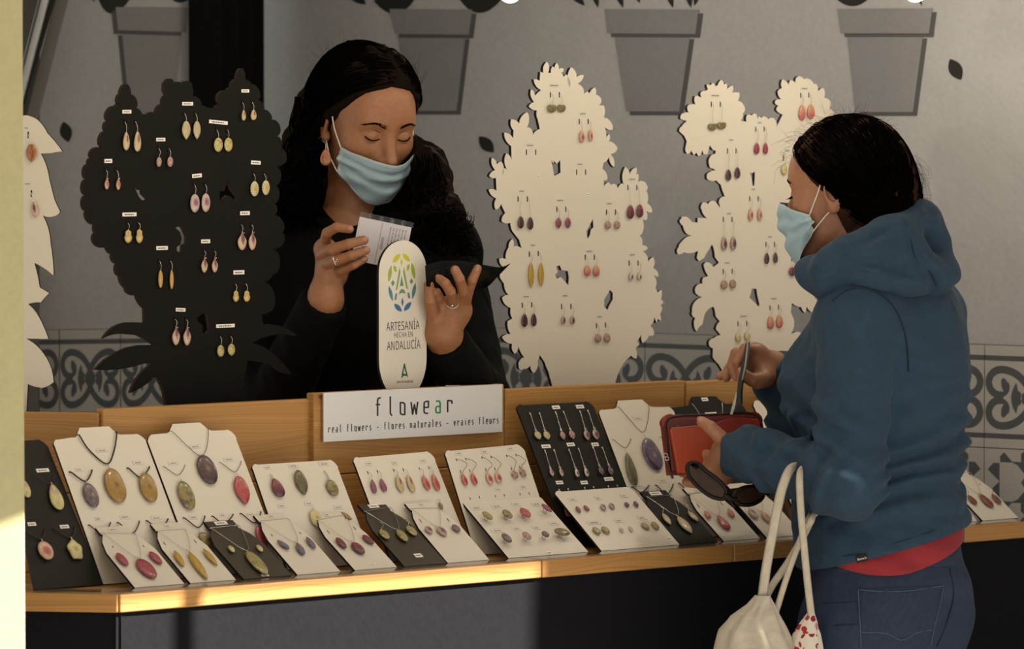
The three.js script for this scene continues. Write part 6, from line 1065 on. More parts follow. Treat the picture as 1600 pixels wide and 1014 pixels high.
  band('a', 'pointed silver ring on the finger holding the paper packet', rFing[2][1].clone().lerp(rFing[2][2], 0.12), rFing[2][2].clone().sub(rFing[2][1]), 0.0108, [[0, -0.002, 0.0018], [0.002, 0.001, 0.0015]]);
  band('b', 'silver ring with two beads on the hand holding the black leaflet', lFing[0][0].clone().lerp(lFing[0][1], 0.25), lFing[0][1].clone().sub(lFing[0][0]), 0.011, [[-0.001, 0.001, 0.0032], [-0.0005, -0.0055, 0.0032]]);
}
// paper packet in a clear sleeve
{
  const d = 8.835, tl = at(562, 338.5, d), tr = at(643, 355.5, d + 0.02), bl = at(527, 401, d - 0.01), ex = tr.clone().sub(tl), w = ex.length(); ex.normalize(); const dn = bl.clone().sub(tl), ez = new V3().crossVectors(dn, ex).normalize(), ey = new V3().crossVectors(ez, ex), h = Math.abs(dn.dot(ey));
  const tex = canvasTex(256, 256, (g, W, H) => { g.fillStyle = '#c2bcc2'; g.fillRect(0, 0, W, H); g.fillStyle = '#9a959b'; g.fillRect(112, 6, 5, H - 12); g.fillStyle = '#5b565c'; g.save(); g.translate(136, 205); g.rotate(-Math.PI / 2); g.font = '600 17px sans-serif'; g.fillText('GERANIO', 40, 0); g.restore(); const r = rng(4); for (let x = 156; x < 244; x += 15) for (let y = 22; y < 230; ) { const l = 6 + r() * 22; g.fillStyle = '#77727a'; g.fillRect(x, y, 4, Math.min(l, 232 - y)); y += l + 5; } }, false);
  const t = thing('paper_packet', 'pale paper packet in a clear sleeve held up by the woman with curly hair', 'packet'); basis(t, ex, ey, ez, tl.clone().addScaledVector(ex, w / 2).addScaledVector(ey, -h / 2));
  mesh('paper', new THREE.BoxGeometry(w, h, 0.0016), [0, 1, 2, 3, 4, 5].map((i) => i === 4 ? phys('#ffffff', 0.5, { map: tex, clearcoat: 0.5, clearcoatRoughness: 0.15 }) : std('#bdb8bb', 0.6)), t);
  const g = new THREE.BoxGeometry(w * 1.02, 0.009, 0.001, 24, 1, 1), p = g.attributes.position; for (let i = 0; i < p.count; i++) p.setZ(i, p.getZ(i) + 0.0012 * Math.sin(p.getX(i) * 320)); g.computeVertexNormals(); mesh('sleeve_flap', g, phys('#ffffff', 0.08, { transmission: 1, thickness: 0, ior: 1.4 }), t).position.set(0.001, h / 2 + 0.0046, 0.0005);
}
// black leaflet, bent
{
  const tex = canvasTex(512, 256, (g, W, H) => { g.fillStyle = '#151412'; g.fillRect(0, 0, W, H); g.strokeStyle = '#8d8a84'; g.lineWidth = 3; const r = rng(6); for (const y of [70, 96, 122]) for (let x = 30; x < 180; x += 9) if (r() < 0.8) { g.beginPath(); g.moveTo(x, y + 34 - x * 0.3); g.lineTo(x + 4, y + 26 - x * 0.3); g.stroke(); } g.fillStyle = 'rgba(60,62,34,.7)'; g.beginPath(); g.ellipse(330, 110, 44, 60, 0.5, 0, 7); g.fill(); g.fillStyle = 'rgba(74,52,30,.6)'; g.beginPath(); g.ellipse(410, 140, 34, 46, -0.4, 0, 7); g.fill(); }, false);
  const top = [[664, 415, 8.80], [690, 408, 8.84], [722, 408, 8.86], [752, 413, 8.86], [780, 417.5, 8.84], [798, 411.5, 8.80]], bot = [[666, 447, 8.80], [690, 452, 8.84], [714, 455, 8.865], [738, 453, 8.87], [760, 449, 8.85], [777, 433, 8.82]];
  const ct = new THREE.CatmullRomCurve3(top.map((p) => at(...p))), cb = new THREE.CatmullRomCurve3(bot.map((p) => at(...p))), nu = 30, nv = 6, pos = [], uv = [], idx = [];
  for (const off of [0, 0.0008]) for (let j = 0; j <= nv; j++) for (let i = 0; i <= nu; i++) { const p = ct.getPoint(i / nu).lerp(cb.getPoint(i / nu), j / nv); pos.push(p.x, p.y, p.z - off); uv.push(i / nu, 1 - j / nv); }
  const m = (nu + 1) * (nv + 1); for (let j = 0; j < nv; j++) for (let i = 0; i < nu; i++) { const a = j * (nu + 1) + i, b = a + nu + 1; idx.push(a, b, a + 1, a + 1, b, b + 1, a + m, a + 1 + m, b + m, a + 1 + m, b + 1 + m, b + m); }
  for (let i = 0; i < nu; i++) { const a = i, b = nv * (nu + 1) + i; idx.push(a, a + 1, a + m, a + 1, a + 1 + m, a + m, b, b + m, b + 1, b + 1, b + m, b + 1 + m); }
  const g = new THREE.BufferGeometry(); g.setAttribute('position', new THREE.Float32BufferAttribute(pos, 3)); g.setAttribute('uv', new THREE.Float32BufferAttribute(uv, 2)); g.setIndex(idx); g.computeVertexNormals();
  tag(mesh('leaflet', g, phys('#9a9a9a', 0.5, { map: tex, specularIntensity: 0.4 })), 'black printed leaflet bent open in the hand of the woman with curly hair', 'leaflet');
}
// ---------------------------------------------------------------- the woman in front of the counter
const buyer = {};
{
  const t = thing('person', 'woman in a blue hooded sweatshirt and jeans holding a red wallet at the counter', 'person');
  const DC = 8.79, HD = headFrame(at(1318, 292, DC), V(-0.90, -0.13, -0.40), 0.0), HF = headField({ lid: 0.0128 }), hw = HD.w;
  const fw = V(-0.78, 0, -0.625).normalize(), lf = new V3().crossVectors(YAX, fw), rot = new THREE.Matrix4().makeBasis(lf, YAX, fw);
  const chest = at(1385, 590, DC), waist = at(1376, 735, DC), hip = at(1374, 935, DC), neck = at(1362, 440, DC);
  const off = (c, x, y, z) => c.clone().addScaledVector(lf, x).addScaledVector(YAX, y).addScaledVector(fw, z);
  const shL = at(1340, 492, 8.67), elL = at(1325, 752, 8.60), wrL = at(1152, 706, 8.74), shR = off(neck, -0.165, -0.06, 0.0), elR = at(1275, 700, 9.02), wrR = at(1206, 577, 8.97);
  const floorY = 0;
  const kn = [off(hip, 0.09, -0.42, 0.03), off(hip, -0.09, -0.42, 0.03)], an = [off(hip, 0.09, 0, -0.01).setY(0.09), off(hip, -0.09, 0, -0.01).setY(0.09)], hj = [off(hip, 0.085, -0.06, 0), off(hip, -0.085, -0.06, 0)];
  // hands
  const L = (...l) => l.map((p) => at(...p));
  const thumbL = L([1140, 700, 8.745], [1126, 684, 8.73], [1110, 668, 8.725], [1097, 659, 8.735]);
  const fL = [L([1118, 716, 8.80], [1090, 706, 8.835], [1066, 700, 8.84]), L([1114, 728, 8.80], [1088, 724, 8.84], [1062, 718, 8.845]), L([1116, 740, 8.80], [1090, 742, 8.835], [1066, 738, 8.84]), L([1120, 750, 8.79], [1094, 756, 8.815], [1073, 753, 8.83])];
  const handL = [cap(wrL, at(1136, 716, 8.755), 0.027, 0.026, 0.02), cap(at(1132, 700, 8.755), at(1128, 744, 8.77), 0.018, 0.018, 0.02), cap(at(1140, 722, 8.755), at(1112, 732, 8.785), 0.022, 0.018, 0.02), ...finger(thumbL, 0.0145, 0.0095), ...fL.flatMap((f) => finger(f, 0.0105, 0.0085))];
  const fR = [L([1180, 548, 8.93], [1164, 545, 8.915], [1152, 566, 8.91], [1157, 590, 8.92]), L([1172, 553, 8.95], [1150, 552, 8.945], [1143, 572, 8.945], [1150, 588, 8.94]), L([1174, 562, 8.97], [1148, 562, 8.965], [1138, 578, 8.965], [1135, 590, 8.955]), L([1178, 572, 8.985], [1152, 572, 8.985], [1136, 582, 8.985], [1125, 588, 8.985])];
  const thumbR = L([1192, 592, 8.91], [1176, 594, 8.895], [1165, 588, 8.89], [1160, 582, 8.895]);
  const handR = [cap(wrR, at(1190, 572, 8.95), 0.027, 0.026, 0.02), cap(at(1180, 552, 8.94), at(1186, 582, 8.965), 0.02, 0.02, 0.02), cap(at(1196, 590, 8.925), at(1184, 596, 8.905), 0.018, 0.014, 0.02), ...finger(thumbR, 0.013, 0.0095), ...fR.flatMap((f, i) => finger(f, [0.0105, 0.0105, 0.01, 0.009][i], [0.0085, 0.0085, 0.008, 0.0075][i]))];
  const torso = (g) => [ell(off(chest, 0, 0, 0), V(0.155 + g, 0.19 + g, 0.118 + g), 0.06, rot), ell(off(waist, 0, 0, 0), V(0.142 + g, 0.16 + g, 0.112 + g), 0.06, rot), cap(shR, shL, 0.055 + g, 0.055 + g, 0.06), cap(off(neck, 0, 0.07, 0), off(neck, 0, -0.06, -0.02), 0.052, 0.075, 0.05), ell(off(chest, 0.07, -0.01, 0.085), V(0.07, 0.08, 0.065 + g), 0.05, rot), ell(off(chest, -0.07, -0.01, 0.085), V(0.07, 0.08, 0.065 + g), 0.05, rot)];
  const hips = (g) => [ell(off(hip, 0, 0.02, -0.012), V(0.155 + g, 0.16 + g, 0.12 + g), 0.05, rot), ell(off(hip, 0.066, -0.03, -0.055), V(0.08 + g, 0.1 + g, 0.078 + g), 0.05, rot), ell(off(hip, -0.066, -0.03, -0.055), V(0.08 + g, 0.1 + g, 0.078 + g), 0.05, rot)];
  const legs = (g) => [0, 1].flatMap((i) => [cap(hj[i], kn[i], 0.088 + g, 0.058 + g, 0.03), cap(kn[i], an[i], 0.058 + g, 0.04 + g, 0.02)]);
  const arms = [cap(shL, elL, 0.05, 0.043, 0.03), cap(elL, wrL, 0.043, 0.03, 0.02), cap(shR, elR, 0.05, 0.043, 0.03), cap(elR, wrR, 0.043, 0.03, 0.02)];
  const prim = [...torso(-0.012), ...hips(-0.012), ...legs(-0.006), ...arms, ...handL, ...handR], bu = union(prim), hInv = HD.inv;
  const bf = (x, y, z) => { const d = bu(x, y, z), [a, b, c] = hInv(x, y, z), far = Math.hypot(a, b, c); return far > 0.33 ? Math.min(d, far - 0.2) : smin(d, HF.f(a, b, c), 0.02); };
  const hb = boxOf([hw(0, 0, 0)], 0.155), all = bounds(prim, 0.02); all[1].y = hb[1].y + 0.03;
  const lb = boxOf([...fL.flat(), ...thumbL, wrL], 0.024), rb = boxOf([...fR.flat(), ...thumbR, wrR], 0.024), sk = skin('#a8765a');
  mesh('body', bodyGeo(bf, all, [[hb, 0.003], [lb, 0.0023], [rb, 0.0023]]), sk, t);
  // jeans
  const jw = (x, y, z) => 0.0022 * N3(x * 20, y * 30, z * 20) + 0.0014 * N3(x * 50, y * 30, z * 50);
  const jl = [...hips(0), ...legs(0.008), ell(off(hip, 0, 0.11, 0), V(0.15, 0.1, 0.118), 0.04, rot)], ju = union(jl), jTop = off(hip, 0, 0.155, 0).y, jeansF = (x, y, z) => smax(smax(ju(x, y, z) - jw(x, y, z), y - jTop - 0.10 * (x - hip.x), 0.004), 0.03 - y, 0.004);
  const denim = phys('#2a3a58', 0.85, { bumpMap: clothGrain, bumpScale: 0.0005, map: dataTex(256, 256, (u, v) => { const c = 205 + 22 * pnoise(u, v, 3, 3, 2) + 26 * pnoise(u, v, 90, 12, 5) + 14 * pnoise(u, v, 40, 60, 8); return [c, c, c]; }) });
  const jb = bounds(jl, 0.02), jeans = mesh('jeans', surfaceNets(jeansF, jb[0], jb[1], 0.009), denim, t);
  // patches laid on a field: grid of measured points pushed along the sight line onto the cloth, with a thickness of their own
  function drape(f, grid, lift) { const cell = []; for (const row of grid) for (const [u, v] of row) { const d = ray(u, v).normalize(); let s = 8.2; for (let i = 0; i < 200; i++) { const p = CAM.clone().addScaledVector(d, s), q = f(p.x, p.y, p.z); if (q < lift) break; s += Math.max(q * 0.6, 0.0008); } cell.push(CAM.clone().addScaledVector(d, Math.min(s, 9.2))); } return cell; }
  function patchGeo(f, grid, lift, th = 0.0015) {
    const top = drape(f, grid, lift), nr = grid.length, nc = grid[0].length, pos = [], uv = [], idx = []; top.forEach((p, i) => { pos.push(p.x, p.y, p.z); uv.push((i % nc) / (nc - 1), 1 - Math.floor(i / nc) / (nr - 1)); }); const back = new V3(); top.forEach((p, i) => { back.copy(p).addScaledVector(p.clone().sub(CAM).normalize(), th); pos.push(back.x, back.y, back.z); uv.push((i % nc) / (nc - 1), 1 - Math.floor(i / nc) / (nr - 1)); });
    const n = nr * nc; for (let r = 0; r < nr - 1; r++) for (let c = 0; c < nc - 1; c++) { const a = r * nc + c; idx.push(a, a + nc, a + 1, a + 1, a + nc, a + nc + 1); }
    const rim = []; for (let c = 0; c < nc; c++) rim.push(c); for (let r = 1; r < nr; r++) rim.push(r * nc + nc - 1); for (let c = nc - 2; c >= 0; c--) rim.push((nr - 1) * nc + c); for (let r = nr - 2; r > 0; r--) rim.push(r * nc);
    rim.forEach((a, i) => { const b = rim[(i + 1) % rim.length]; idx.push(a, b, a + n, b, b + n, a + n); });
    const g = new THREE.BufferGeometry(); g.setAttribute('position', new THREE.Float32BufferAttribute(pos, 3)); g.setAttribute('uv', new THREE.Float32BufferAttribute(uv, 2)); g.setIndex(idx); g.computeVertexNormals(); return g;
  }
  const quadGrid = (tl, tr, br, bl, nr, nc) => Array.from({ length: nr }, (_, r) => Array.from({ length: nc }, (_, c) => { const s = c / (nc - 1), q = r / (nr - 1); return [0, 1].map((k) => mix(mix(tl[k], tr[k], s), mix(bl[k], br[k], s), q)); }));
  const lineOn = (f, pts, lift, rad) => { const c = drape(f, [pts], lift); return tubeG(c, rad, pts.length * 4, 5); };
  const stitch = std('#4a566f', 0.8), seamM = std('#161d30', 0.9);
  const pocket = mesh('back_pocket', patchGeo(jeansF, quadGrid([1341, 921], [1474, 915], [1450, 1060], [1346, 1060], 14, 14), 0.0022, 0.003), denim, jeans);
  ([lineOn(jeansF, [[1341, 921], [1372, 924], [1420, 923], [1474, 915]], 0.0034, 0.0008), lineOn(jeansF, [[1341, 922], [1343, 960], [1345, 1000], [1346, 1050]], 0.0034, 0.0008), lineOn(jeansF, [[1474, 916], [1466, 955], [1456, 1000], [1450, 1050]], 0.0034, 0.0008), lineOn(jeansF, [[1346, 988], [1385, 990], [1409, 1000], [1432, 989], [1456, 984]], 0.0032, 0.0007)]).forEach((g) => mesh('stitching', g, stitch, pocket));
  const jseams = ([lineOn(jeansF, [[1484, 888], [1490, 930], [1480, 970], [1464, 1010]], 0.0008, 0.0016), lineOn(jeansF, [[1270, 942], [1300, 942], [1338, 940]], 0.0006, 0.0008), lineOn(jeansF, [[1272, 977], [1306, 977], [1338, 975]], 0.0006, 0.0008)]); jseams.forEach((g) => mesh('seam', g, seamM, jeans));
  mesh('waistband', patchGeo(jeansF, quadGrid([1268, 886], [1492, 868], [1494, 884], [1268, 898], 3, 26), 0.002, 0.003), denim, jeans);
  for (const i of [0, 1]) { const a = an[i].clone().setY(0.045), b = a.clone().addScaledVector(fw, 0.17).setY(0.034), sh = [cap(a.clone().addScaledVector(fw, -0.03), b, 0.042, 0.034, 0.02), cap(an[i], a, 0.042, 0.044, 0.02)], q = bounds(sh, 0.02); mesh('shoe', surfaceNets((x, y, z) => smax(union(sh)(x, y, z), 0.004 - y, 0.004), q[0], q[1], 0.008), std('#2a2826', 0.6), t); }
  // the hooded sweatshirt
  const aL = wrL.clone().sub(elL).normalize(), aR = wrR.clone().sub(elR).normalize(), cL = wrL.clone().addScaledVector(aL, 0.012), cR = wrR.clone().addScaledVector(aR, 0.014);
  const fl = wrL.distanceTo(elL);
  const folds = (x, y, z) => {
    let d = 0.0036 * N3(x * 22, y * 22, z * 22) + 0.0012 * N3(x * 55, y * 55, z * 55);
    // rings of folds along the near forearm, folds gathering at the waist and elbow
    const q = V(x, y, z).sub(elL), s = q.dot(aL), r2 = q.addScaledVector(aL, -s).length(); if (r2 < 0.1 && s > -0.08) d += 0.0075 * sstep(-0.05, 0.03, s) * (1 - sstep(fl - 0.055, fl - 0.02, s)) * (Math.sin(s * 120 + 7 * N3(x * 9, y * 14, z * 9) + 14 * (y - elL.y)) * 0.6 + 0.6 * N3(s * 34, y * 12, z * 20));
    const w = (y - waist.y - 0.30 * (x - waist.x)); d += 0.0095 * Math.exp(-((w + 0.0) ** 2) * 110) * (Math.sin(w * 150 + 9 * (x - waist.x) + 4 * N3(x * 7, y * 9, z * 7)) * 0.8) * sstep(-0.1, 0.06, x - waist.x);
    d += 0.006 * Math.exp(-((y - elL.y - 0.08) ** 2) * 120) * Math.sin(y * 120 + x * 60 + 3 * N3(x * 10, y * 10, z * 10)) * (1 - sstep(0.0, 0.05, x - elL.x));
    return d;
  };
  const shirtTop = [...torso(0.014), ell(off(hip, 0, 0.08, -0.012), V(0.176, 0.15, 0.146), 0.05, rot), ell(off(waist, 0.0, -0.04, 0.05), V(0.12, 0.12, 0.09), 0.05, rot)];
  const slv = [cap(shL, elL, 0.066, 0.062, 0.03), cap(elL, cL, 0.062, 0.042, 0.025), cap(shR, elR, 0.066, 0.06, 0.03), cap(elR, cR, 0.06, 0.043, 0.02)];
  const hoodP = [...chain(L([1272, 424, 8.70], [1300, 414, 8.65], [1345, 396, 8.63], [1398, 366, 8.67], [1437, 340, 8.74]), [0.026, 0.032, 0.036, 0.034, 0.026], 0.02), ...chain(L([1272, 424, 8.70], [1278, 420, 8.85], [1320, 396, 8.93], [1385, 360, 8.92], [1437, 340, 8.8]), [0.026, 0.03, 0.034, 0.034, 0.026], 0.02), cap(at(1437, 346, 8.77), at(1462, 420, 8.76), 0.034, 0.042, 0.03), cap(at(1420, 395, 8.68), at(1462, 434, 8.72), 0.036, 0.032, 0.03), cap(at(1360, 425, 8.66), at(1420, 432, 8.67), 0.042, 0.036, 0.03), cap(at(1300, 440, 8.68), at(1360, 425, 8.66), 0.03, 0.04, 0.03), cap(at(1380, 425, 8.9), at(1440, 425, 8.84), 0.05, 0.045, 0.04), ell(off(neck, 0, 0.0, 0), V(0.1, 0.06, 0.085), 0.03, rot)];
  const hoodU = union(hoodP), opening = union([cap(hw(0, -0.06, -0.015), hw(0, -0.2, -0.03), 0.068, 0.062, 0.02), ell(hw(0, 0.02, -0.02), V(0.092, 0.12, 0.108), 0.02, new THREE.Matrix4().extractRotation(HD.m))]);
  const hemA = at(1269, 893, 8.66), hemB = at(1493, 830, 8.74), hemN = new V3().crossVectors(hemB.clone().sub(hemA), V(0, 0, -1)).normalize(); if (hemN.y > 0) hemN.negate();
  const bodyC = union(shirtTop), slvU = union(slv);
  const rib = (x, y, z) => { const h = -((x - hemA.x) * hemN.x + (y - hemA.y) * hemN.y + (z - hemA.z) * hemN.z); return 0.003 * (1 - sstep(0.035, 0.045, h)); };
  const hoodieF = (x, y, z) => {
    let d = smin(bodyC(x, y, z), slvU(x, y, z), 0.009); if (d < 0.05) d -= folds(x, y, z);
    d = smax(d, (x - hemA.x) * hemN.x + (y - hemA.y) * hemN.y + (z - hemA.z) * hemN.z, 0.006);
    if (Math.hypot(x - wrL.x, y - wrL.y, z - wrL.z) < 0.13) d = smax(d, (x - cL.x) * aL.x + (y - cL.y) * aL.y + (z - cL.z) * aL.z, 0.006);
    if (Math.hypot(x - wrR.x, y - wrR.y, z - wrR.z) < 0.13) d = smax(d, (x - cR.x) * aR.x + (y - cR.y) * aR.y + (z - cR.z) * aR.z, 0.006);
    const h = hoodU(x, y, z); d = h < 0.02 ? Math.max(d, -h - 0.03) : d;
    if (y > neck.y - 0.05) d = smax(d, -opening(x, y, z), 0.006);
    return d;
  };
  const gp = (l) => drape((x, y, z) => Math.max(hoodU(x, y, z), -opening(x, y, z)), [l], 0.0008), gr = (l, r) => { const p = new THREE.CatmullRomCurve3(gp(l)).getPoints(10); return chain(gp(p.map((q) => { const d = q.clone().sub(CAM).applyAxisAngle(XAX, PITCH); return [800 + F * d.x / -d.z, 507 - F * d.y / -d.z]; })), p.map((_, i) => r * (0.4 + 0.6 * Math.sin(Math.PI * i / 10))), 0.004); };
  const groove = union([...gr([[1270, 424], [1310, 416], [1350, 410], [1390, 414], [1422, 426]], 0.008), ...gr([[1417, 345], [1426, 380], [1438, 408], [1466, 442]], 0.006), ...gr([[1300, 404], [1345, 382], [1400, 352]], 0.005), ...gr([[1300, 440], [1330, 428], [1365, 432]], 0.006)]);
  const hoodF = (x, y, z) => { let d = hoodU(x, y, z); if (d < 0.06) { d -= 0.005 * N3(x * 26, y * 26, z * 26) + 0.007 * Math.sin((y * 0.75 + x * 0.5) * 95 + 3 * N3(x * 8, y * 8, z * 8)) * (0.5 + 0.5 * N3(x * 12, y * 12, z * 12)); d = smax(d, -groove(x, y, z), 0.012); d = smax(d, -opening(x, y, z), 0.008); } return d; };
  const fab = fabric('#264158'), hl = bounds([...shirtTop, ...slv], 0.03);
  const hoodie = mesh('hooded_sweatshirt', surfaceNets(hoodieF, hl[0], hl[1], 0.006), fab, t);
  const hq = bounds(hoodP, 0.02); mesh('hood', surfaceNets(hoodF, hq[0], hq[1], 0.005), fab, hoodie);
  const seamC = std('#142636', 0.95);
  ([lineOn(hoodieF, [[1300, 470], [1325, 452], [1352, 450], [1380, 462], [1402, 488], [1416, 530], [1420, 580]], 0.0016, 0.0014), lineOn(hoodieF, [[1283, 872], [1340, 866], [1400, 848], [1450, 832], [1488, 816]], 0.0004, 0.0012)]).forEach((g) => mesh('seam', g, seamC, hoodie));
  mesh('hood_seam', lineOn(hoodF, [[1416, 352], [1424, 380], [1430, 402], [1452, 424], [1464, 446]], 0.0004, 0.0014), seamC, hoodie);
  const lt = canvasTex(64, 48, (g, w, h) => { g.fillStyle = '#0b0b0c'; g.fillRect(0, 0, w, h); g.fillStyle = '#c9c6c0'; g.font = 'bold 18px sans-serif'; g.fillText('Bench', 6, 34); }, false);
  mesh('label_tab', patchGeo(hoodieF, quadGrid([1336, 868], [1354, 864], [1356, 876], [1339, 880], 3, 4), 0.0018, 0.002), std('#ffffff', 0.8, { map: lt }), hoodie);
  // red shirt and pale vest showing under the hem
  const hemLow = (x) => mix(887, 850, sstep(1385, 1500, x));
  const r1 = at(1320, 889, 8.66), r2 = at(1412, 896, 8.66), r3 = at(1500, 856, 8.74);
  const redF = (x, y, z) => { const s = (x - r1.x) / (r3.x - r1.x), sm = (r2.x - r1.x) / (r3.x - r1.x), yb = r1.y * (s - sm) * (s - 1) / sm + r2.y * s * (s - 1) / (sm * (sm - 1)) + r3.y * s * (s - sm) / (1 - sm), hh = (x - hemA.x) * hemN.x + (y - hemA.y) * hemN.y + (z - hemA.z) * hemN.z; return smax(smax(ju(x, y, z) - 0.010 - 0.0025 * Math.sin((y + 0.3 * x) * 130 + 3 * N3(x * 10, y * 10, 1)), yb - y, 0.004), -hh - 0.02 > 0 ? -hh - 0.02 : -1, 0.004); };
  const rq = boxOf([hip], 0.24); rq[0].y = r2.y - 0.02; rq[1].y = hemB.y + 0.06;
  mesh('red_shirt', surfaceNets(redF, rq[0], rq[1], 0.0055), fabric('#a02b36'), t);
  mesh('pale_vest', tubeG(L([1488, 748, 8.84], [1495, 785, 8.85], [1499, 818, 8.86], [1499, 848, 8.85]), 0.009, 14, 8), fabric('#4f6c7c'), t);
  // eye, brow, lashes on the side that shows
  const onFace = (x, y) => { let z = 0.13; for (let i = 0; i < 60; i++) { const d = HF.f(x, y, z); if (d < 0.0004) break; z -= Math.max(d * 0.7, 0.0004); } return z; }, arc = (l, lift) => l.map(([x, y]) => hw(x, y, onFace(x, y) + lift));
  for (const s of [1, -1]) {
    const bl = [], rr = rng(31 + s); for (let i = 0; i < 70; i++) { const q = rr(), x = s * mix(0.014, 0.053, q), y = 0.017 + 0.008 * Math.sin(q * 2.3) - 0.007 * q * q + (rr() - 0.5) * mix(0.006, 0.002, q); bl.push({ pts: arc([[x, y], [x + s * 0.0045, y + 0.001]], 0.0005), r0: 0.0006, r1: 0.0002 }); } mesh('eyebrow', strands(bl), std('#1a120d', 0.85), t);
    const la = []; for (let i = 0; i < 24; i++) { const x = s * mix(0.02, 0.046, i / 23), [p] = arc([[x, -0.006]], 0.0), q = p.clone().add(hw(s * 0.002, -0.0035, 0.0085).sub(hw(0, 0, 0))); la.push({ pts: [p, p.clone().lerp(q, 0.5).add(V(0, -0.0008, 0)), q], r0: 0.0005, r1: 0.0002 }); } mesh('eyelash', strands(la), std('#0e0a08', 0.8), t);
    const lp_ = arc([[s * 0.0185, -0.0075], [s * 0.025, -0.0062], [s * 0.032, -0.006], [s * 0.039, -0.0065], [s * 0.0465, -0.008]], 0.0005); mesh('lid_line', strands([{ pts: new THREE.CatmullRomCurve3(lp_).getPoints(14), r0: 0.0009, r1: 0.0009 }], 5), std('#15100d', 0.8), t);
  }
  const mg = maskGeo(HF, { seed: 8, pleat: 0.003 }), mk = mesh('face_mask', mg.g.applyMatrix4(HD.m), std('#ffffff', 0.8, { map: maskTex('#97b2c0', '#aabdc6') }), t);
  for (const s of [-1, 1]) { const i = s < 0 ? 0 : mg.nu, a = mg.at(i, 1).applyMatrix4(HD.m), b = mg.at(i, mg.nv - 1).applyMatrix4(HD.m), sd = hw(s, 0, 0).sub(hw(0, 0, 0)); mesh('ear_loop', tubeG([a, a.clone().lerp(hw(s * 0.079, 0.018, 0.002), 0.5).addScaledVector(sd, 0.003), hw(s * 0.079, 0.018, 0.002), hw(s * 0.073, 0.014, -0.022), hw(s * 0.068, -0.012, -0.034), hw(s * 0.07, -0.034, -0.022), hw(s * 0.075, -0.04, 0.0), b.clone().lerp(hw(s * 0.075, -0.04, 0.0), 0.5).addScaledVector(sd, 0.003), b], 0.0014, 24, 6), std('#cfcac2', 0.8), mk); }
  // hair drawn back into the hood
  const capF = union([ell(V(0, 0.03, -0.014), V(0.087, 0.093, 0.104), 0.03), ell(V(0.0, -0.03, -0.065), V(0.08, 0.088, 0.066), 0.03), cap(V(0.03, -0.06, -0.055), V(0.03, -0.13, -0.05), 0.056, 0.05, 0.03)]);
  const lineZ = (b) => b > -0.005 ? 0.014 + 0.82 * (b + 0.005) : 0.012 + 0.42 * (b + 0.005);
  const hairF = (a, b, c) => { let d = capF(a, b, c) - 0.004 * N3(a * 40, b * 46 + c * 20, c * 18) - 0.003 * N3(a * 110, (b + 0.5 * c) * 110, c * 22); return smax(d, (c - lineZ(b)) * 0.8, 0.009); };
  const hairGeo = surfaceNets(hairF, V(-0.12, -0.2, -0.16), V(0.12, 0.16, 0.13), 0.004).applyMatrix4(HD.m), st = [], r = rng(61);
  st.push(...combed(capF, HD, 2200, (q) => { for (let k = 0; k < 20; k++) { const z = q() * 2 - 1, th = q() * 6.2832, rr = Math.sqrt(1 - z * z), d = V(rr * Math.cos(th), rr * Math.sin(th), z), y = 0.01 + d.y * 0.1, zz = -0.02 + d.z * 0.105; if (d.y > -0.45 && zz < lineZ(y) - 0.008) return d; } return V(0.3, 0.8, -0.3).normalize(); }, (d, q) => V((d.x > 0 ? 1 : -1) * (0.25 + 0.3 * q()), -0.72, -0.6 - 0.2 * q()).normalize(), { seed: 91, wave: 0.06, freq: 10, hi: 0.0035, ok: (x, y, z) => z < lineZ(y) + 0.001 }));
  for (let i = 0; i < 260; i++) { const th = 0.2 + r() * 2.2, root = hw((r() - 0.4) * 0.12, 0.03 + 0.085 * Math.sin(th), -0.015 + 0.1 * Math.cos(th)), dir = root.clone().sub(hw(0, 0, -0.02)).normalize(), pts = []; const len = 0.008 + r() * r() * 0.05, bend = V((r() - 0.5), (r() - 0.8), (r() - 0.5)).multiplyScalar(1.6), cw = r() * 6, ca = 0.004 * r(); for (let s = 0; s <= 8; s++) { const f = s / 8; pts.push(root.clone().addScaledVector(dir, len * f * 0.8).addScaledVector(bend, len * f * f).add(V(ca * Math.sin(f * 8 + cw), ca * Math.cos(f * 7 + cw), 0).multiplyScalar(f))); } st.push({ pts, r0: 0.00018, r1: 0.0001 }); }
  for (let i = 0; i < 70; i++) { const root = at(1425 + r() * 8, 240 + r() * 80, 8.77 + r() * 0.05), end = at(1432 + r() * 26, 268 + r() * 70, 8.78 + r() * 0.04), pts = []; for (let s = 0; s <= 8; s++) { const f = s / 8; pts.push(root.clone().lerp(end, f).add(V(0.008 * Math.sin(f * 3.1), 0, 0))); } st.push({ pts, r0: 0.00018, r1: 0.0001 }); }
  mesh('hair', hairGeo, M.hairWarmMass, t); mesh('hair_strands', strands(st), M.hairWarm, t).userData.kind = 'stuff';
  const nm = phys('#a06e5a', 0.3, { clearcoat: 0.6 }); nail(t, thumbL[3], thumbL[2], V(-0.1, 0.4, 1), 0.0092, nm); nail(t, thumbR[3], thumbR[2], V(-0.2, 0.3, 1), 0.009, nm); fR.slice(0, 2).forEach((f) => nail(t, f[3], f[2], V(-0.5, 0, 0.8), 0.008, nm));
  Object.assign(buyer, { hoodieF, patchGeo, quadGrid, drape, elL, wrL, aL });
}
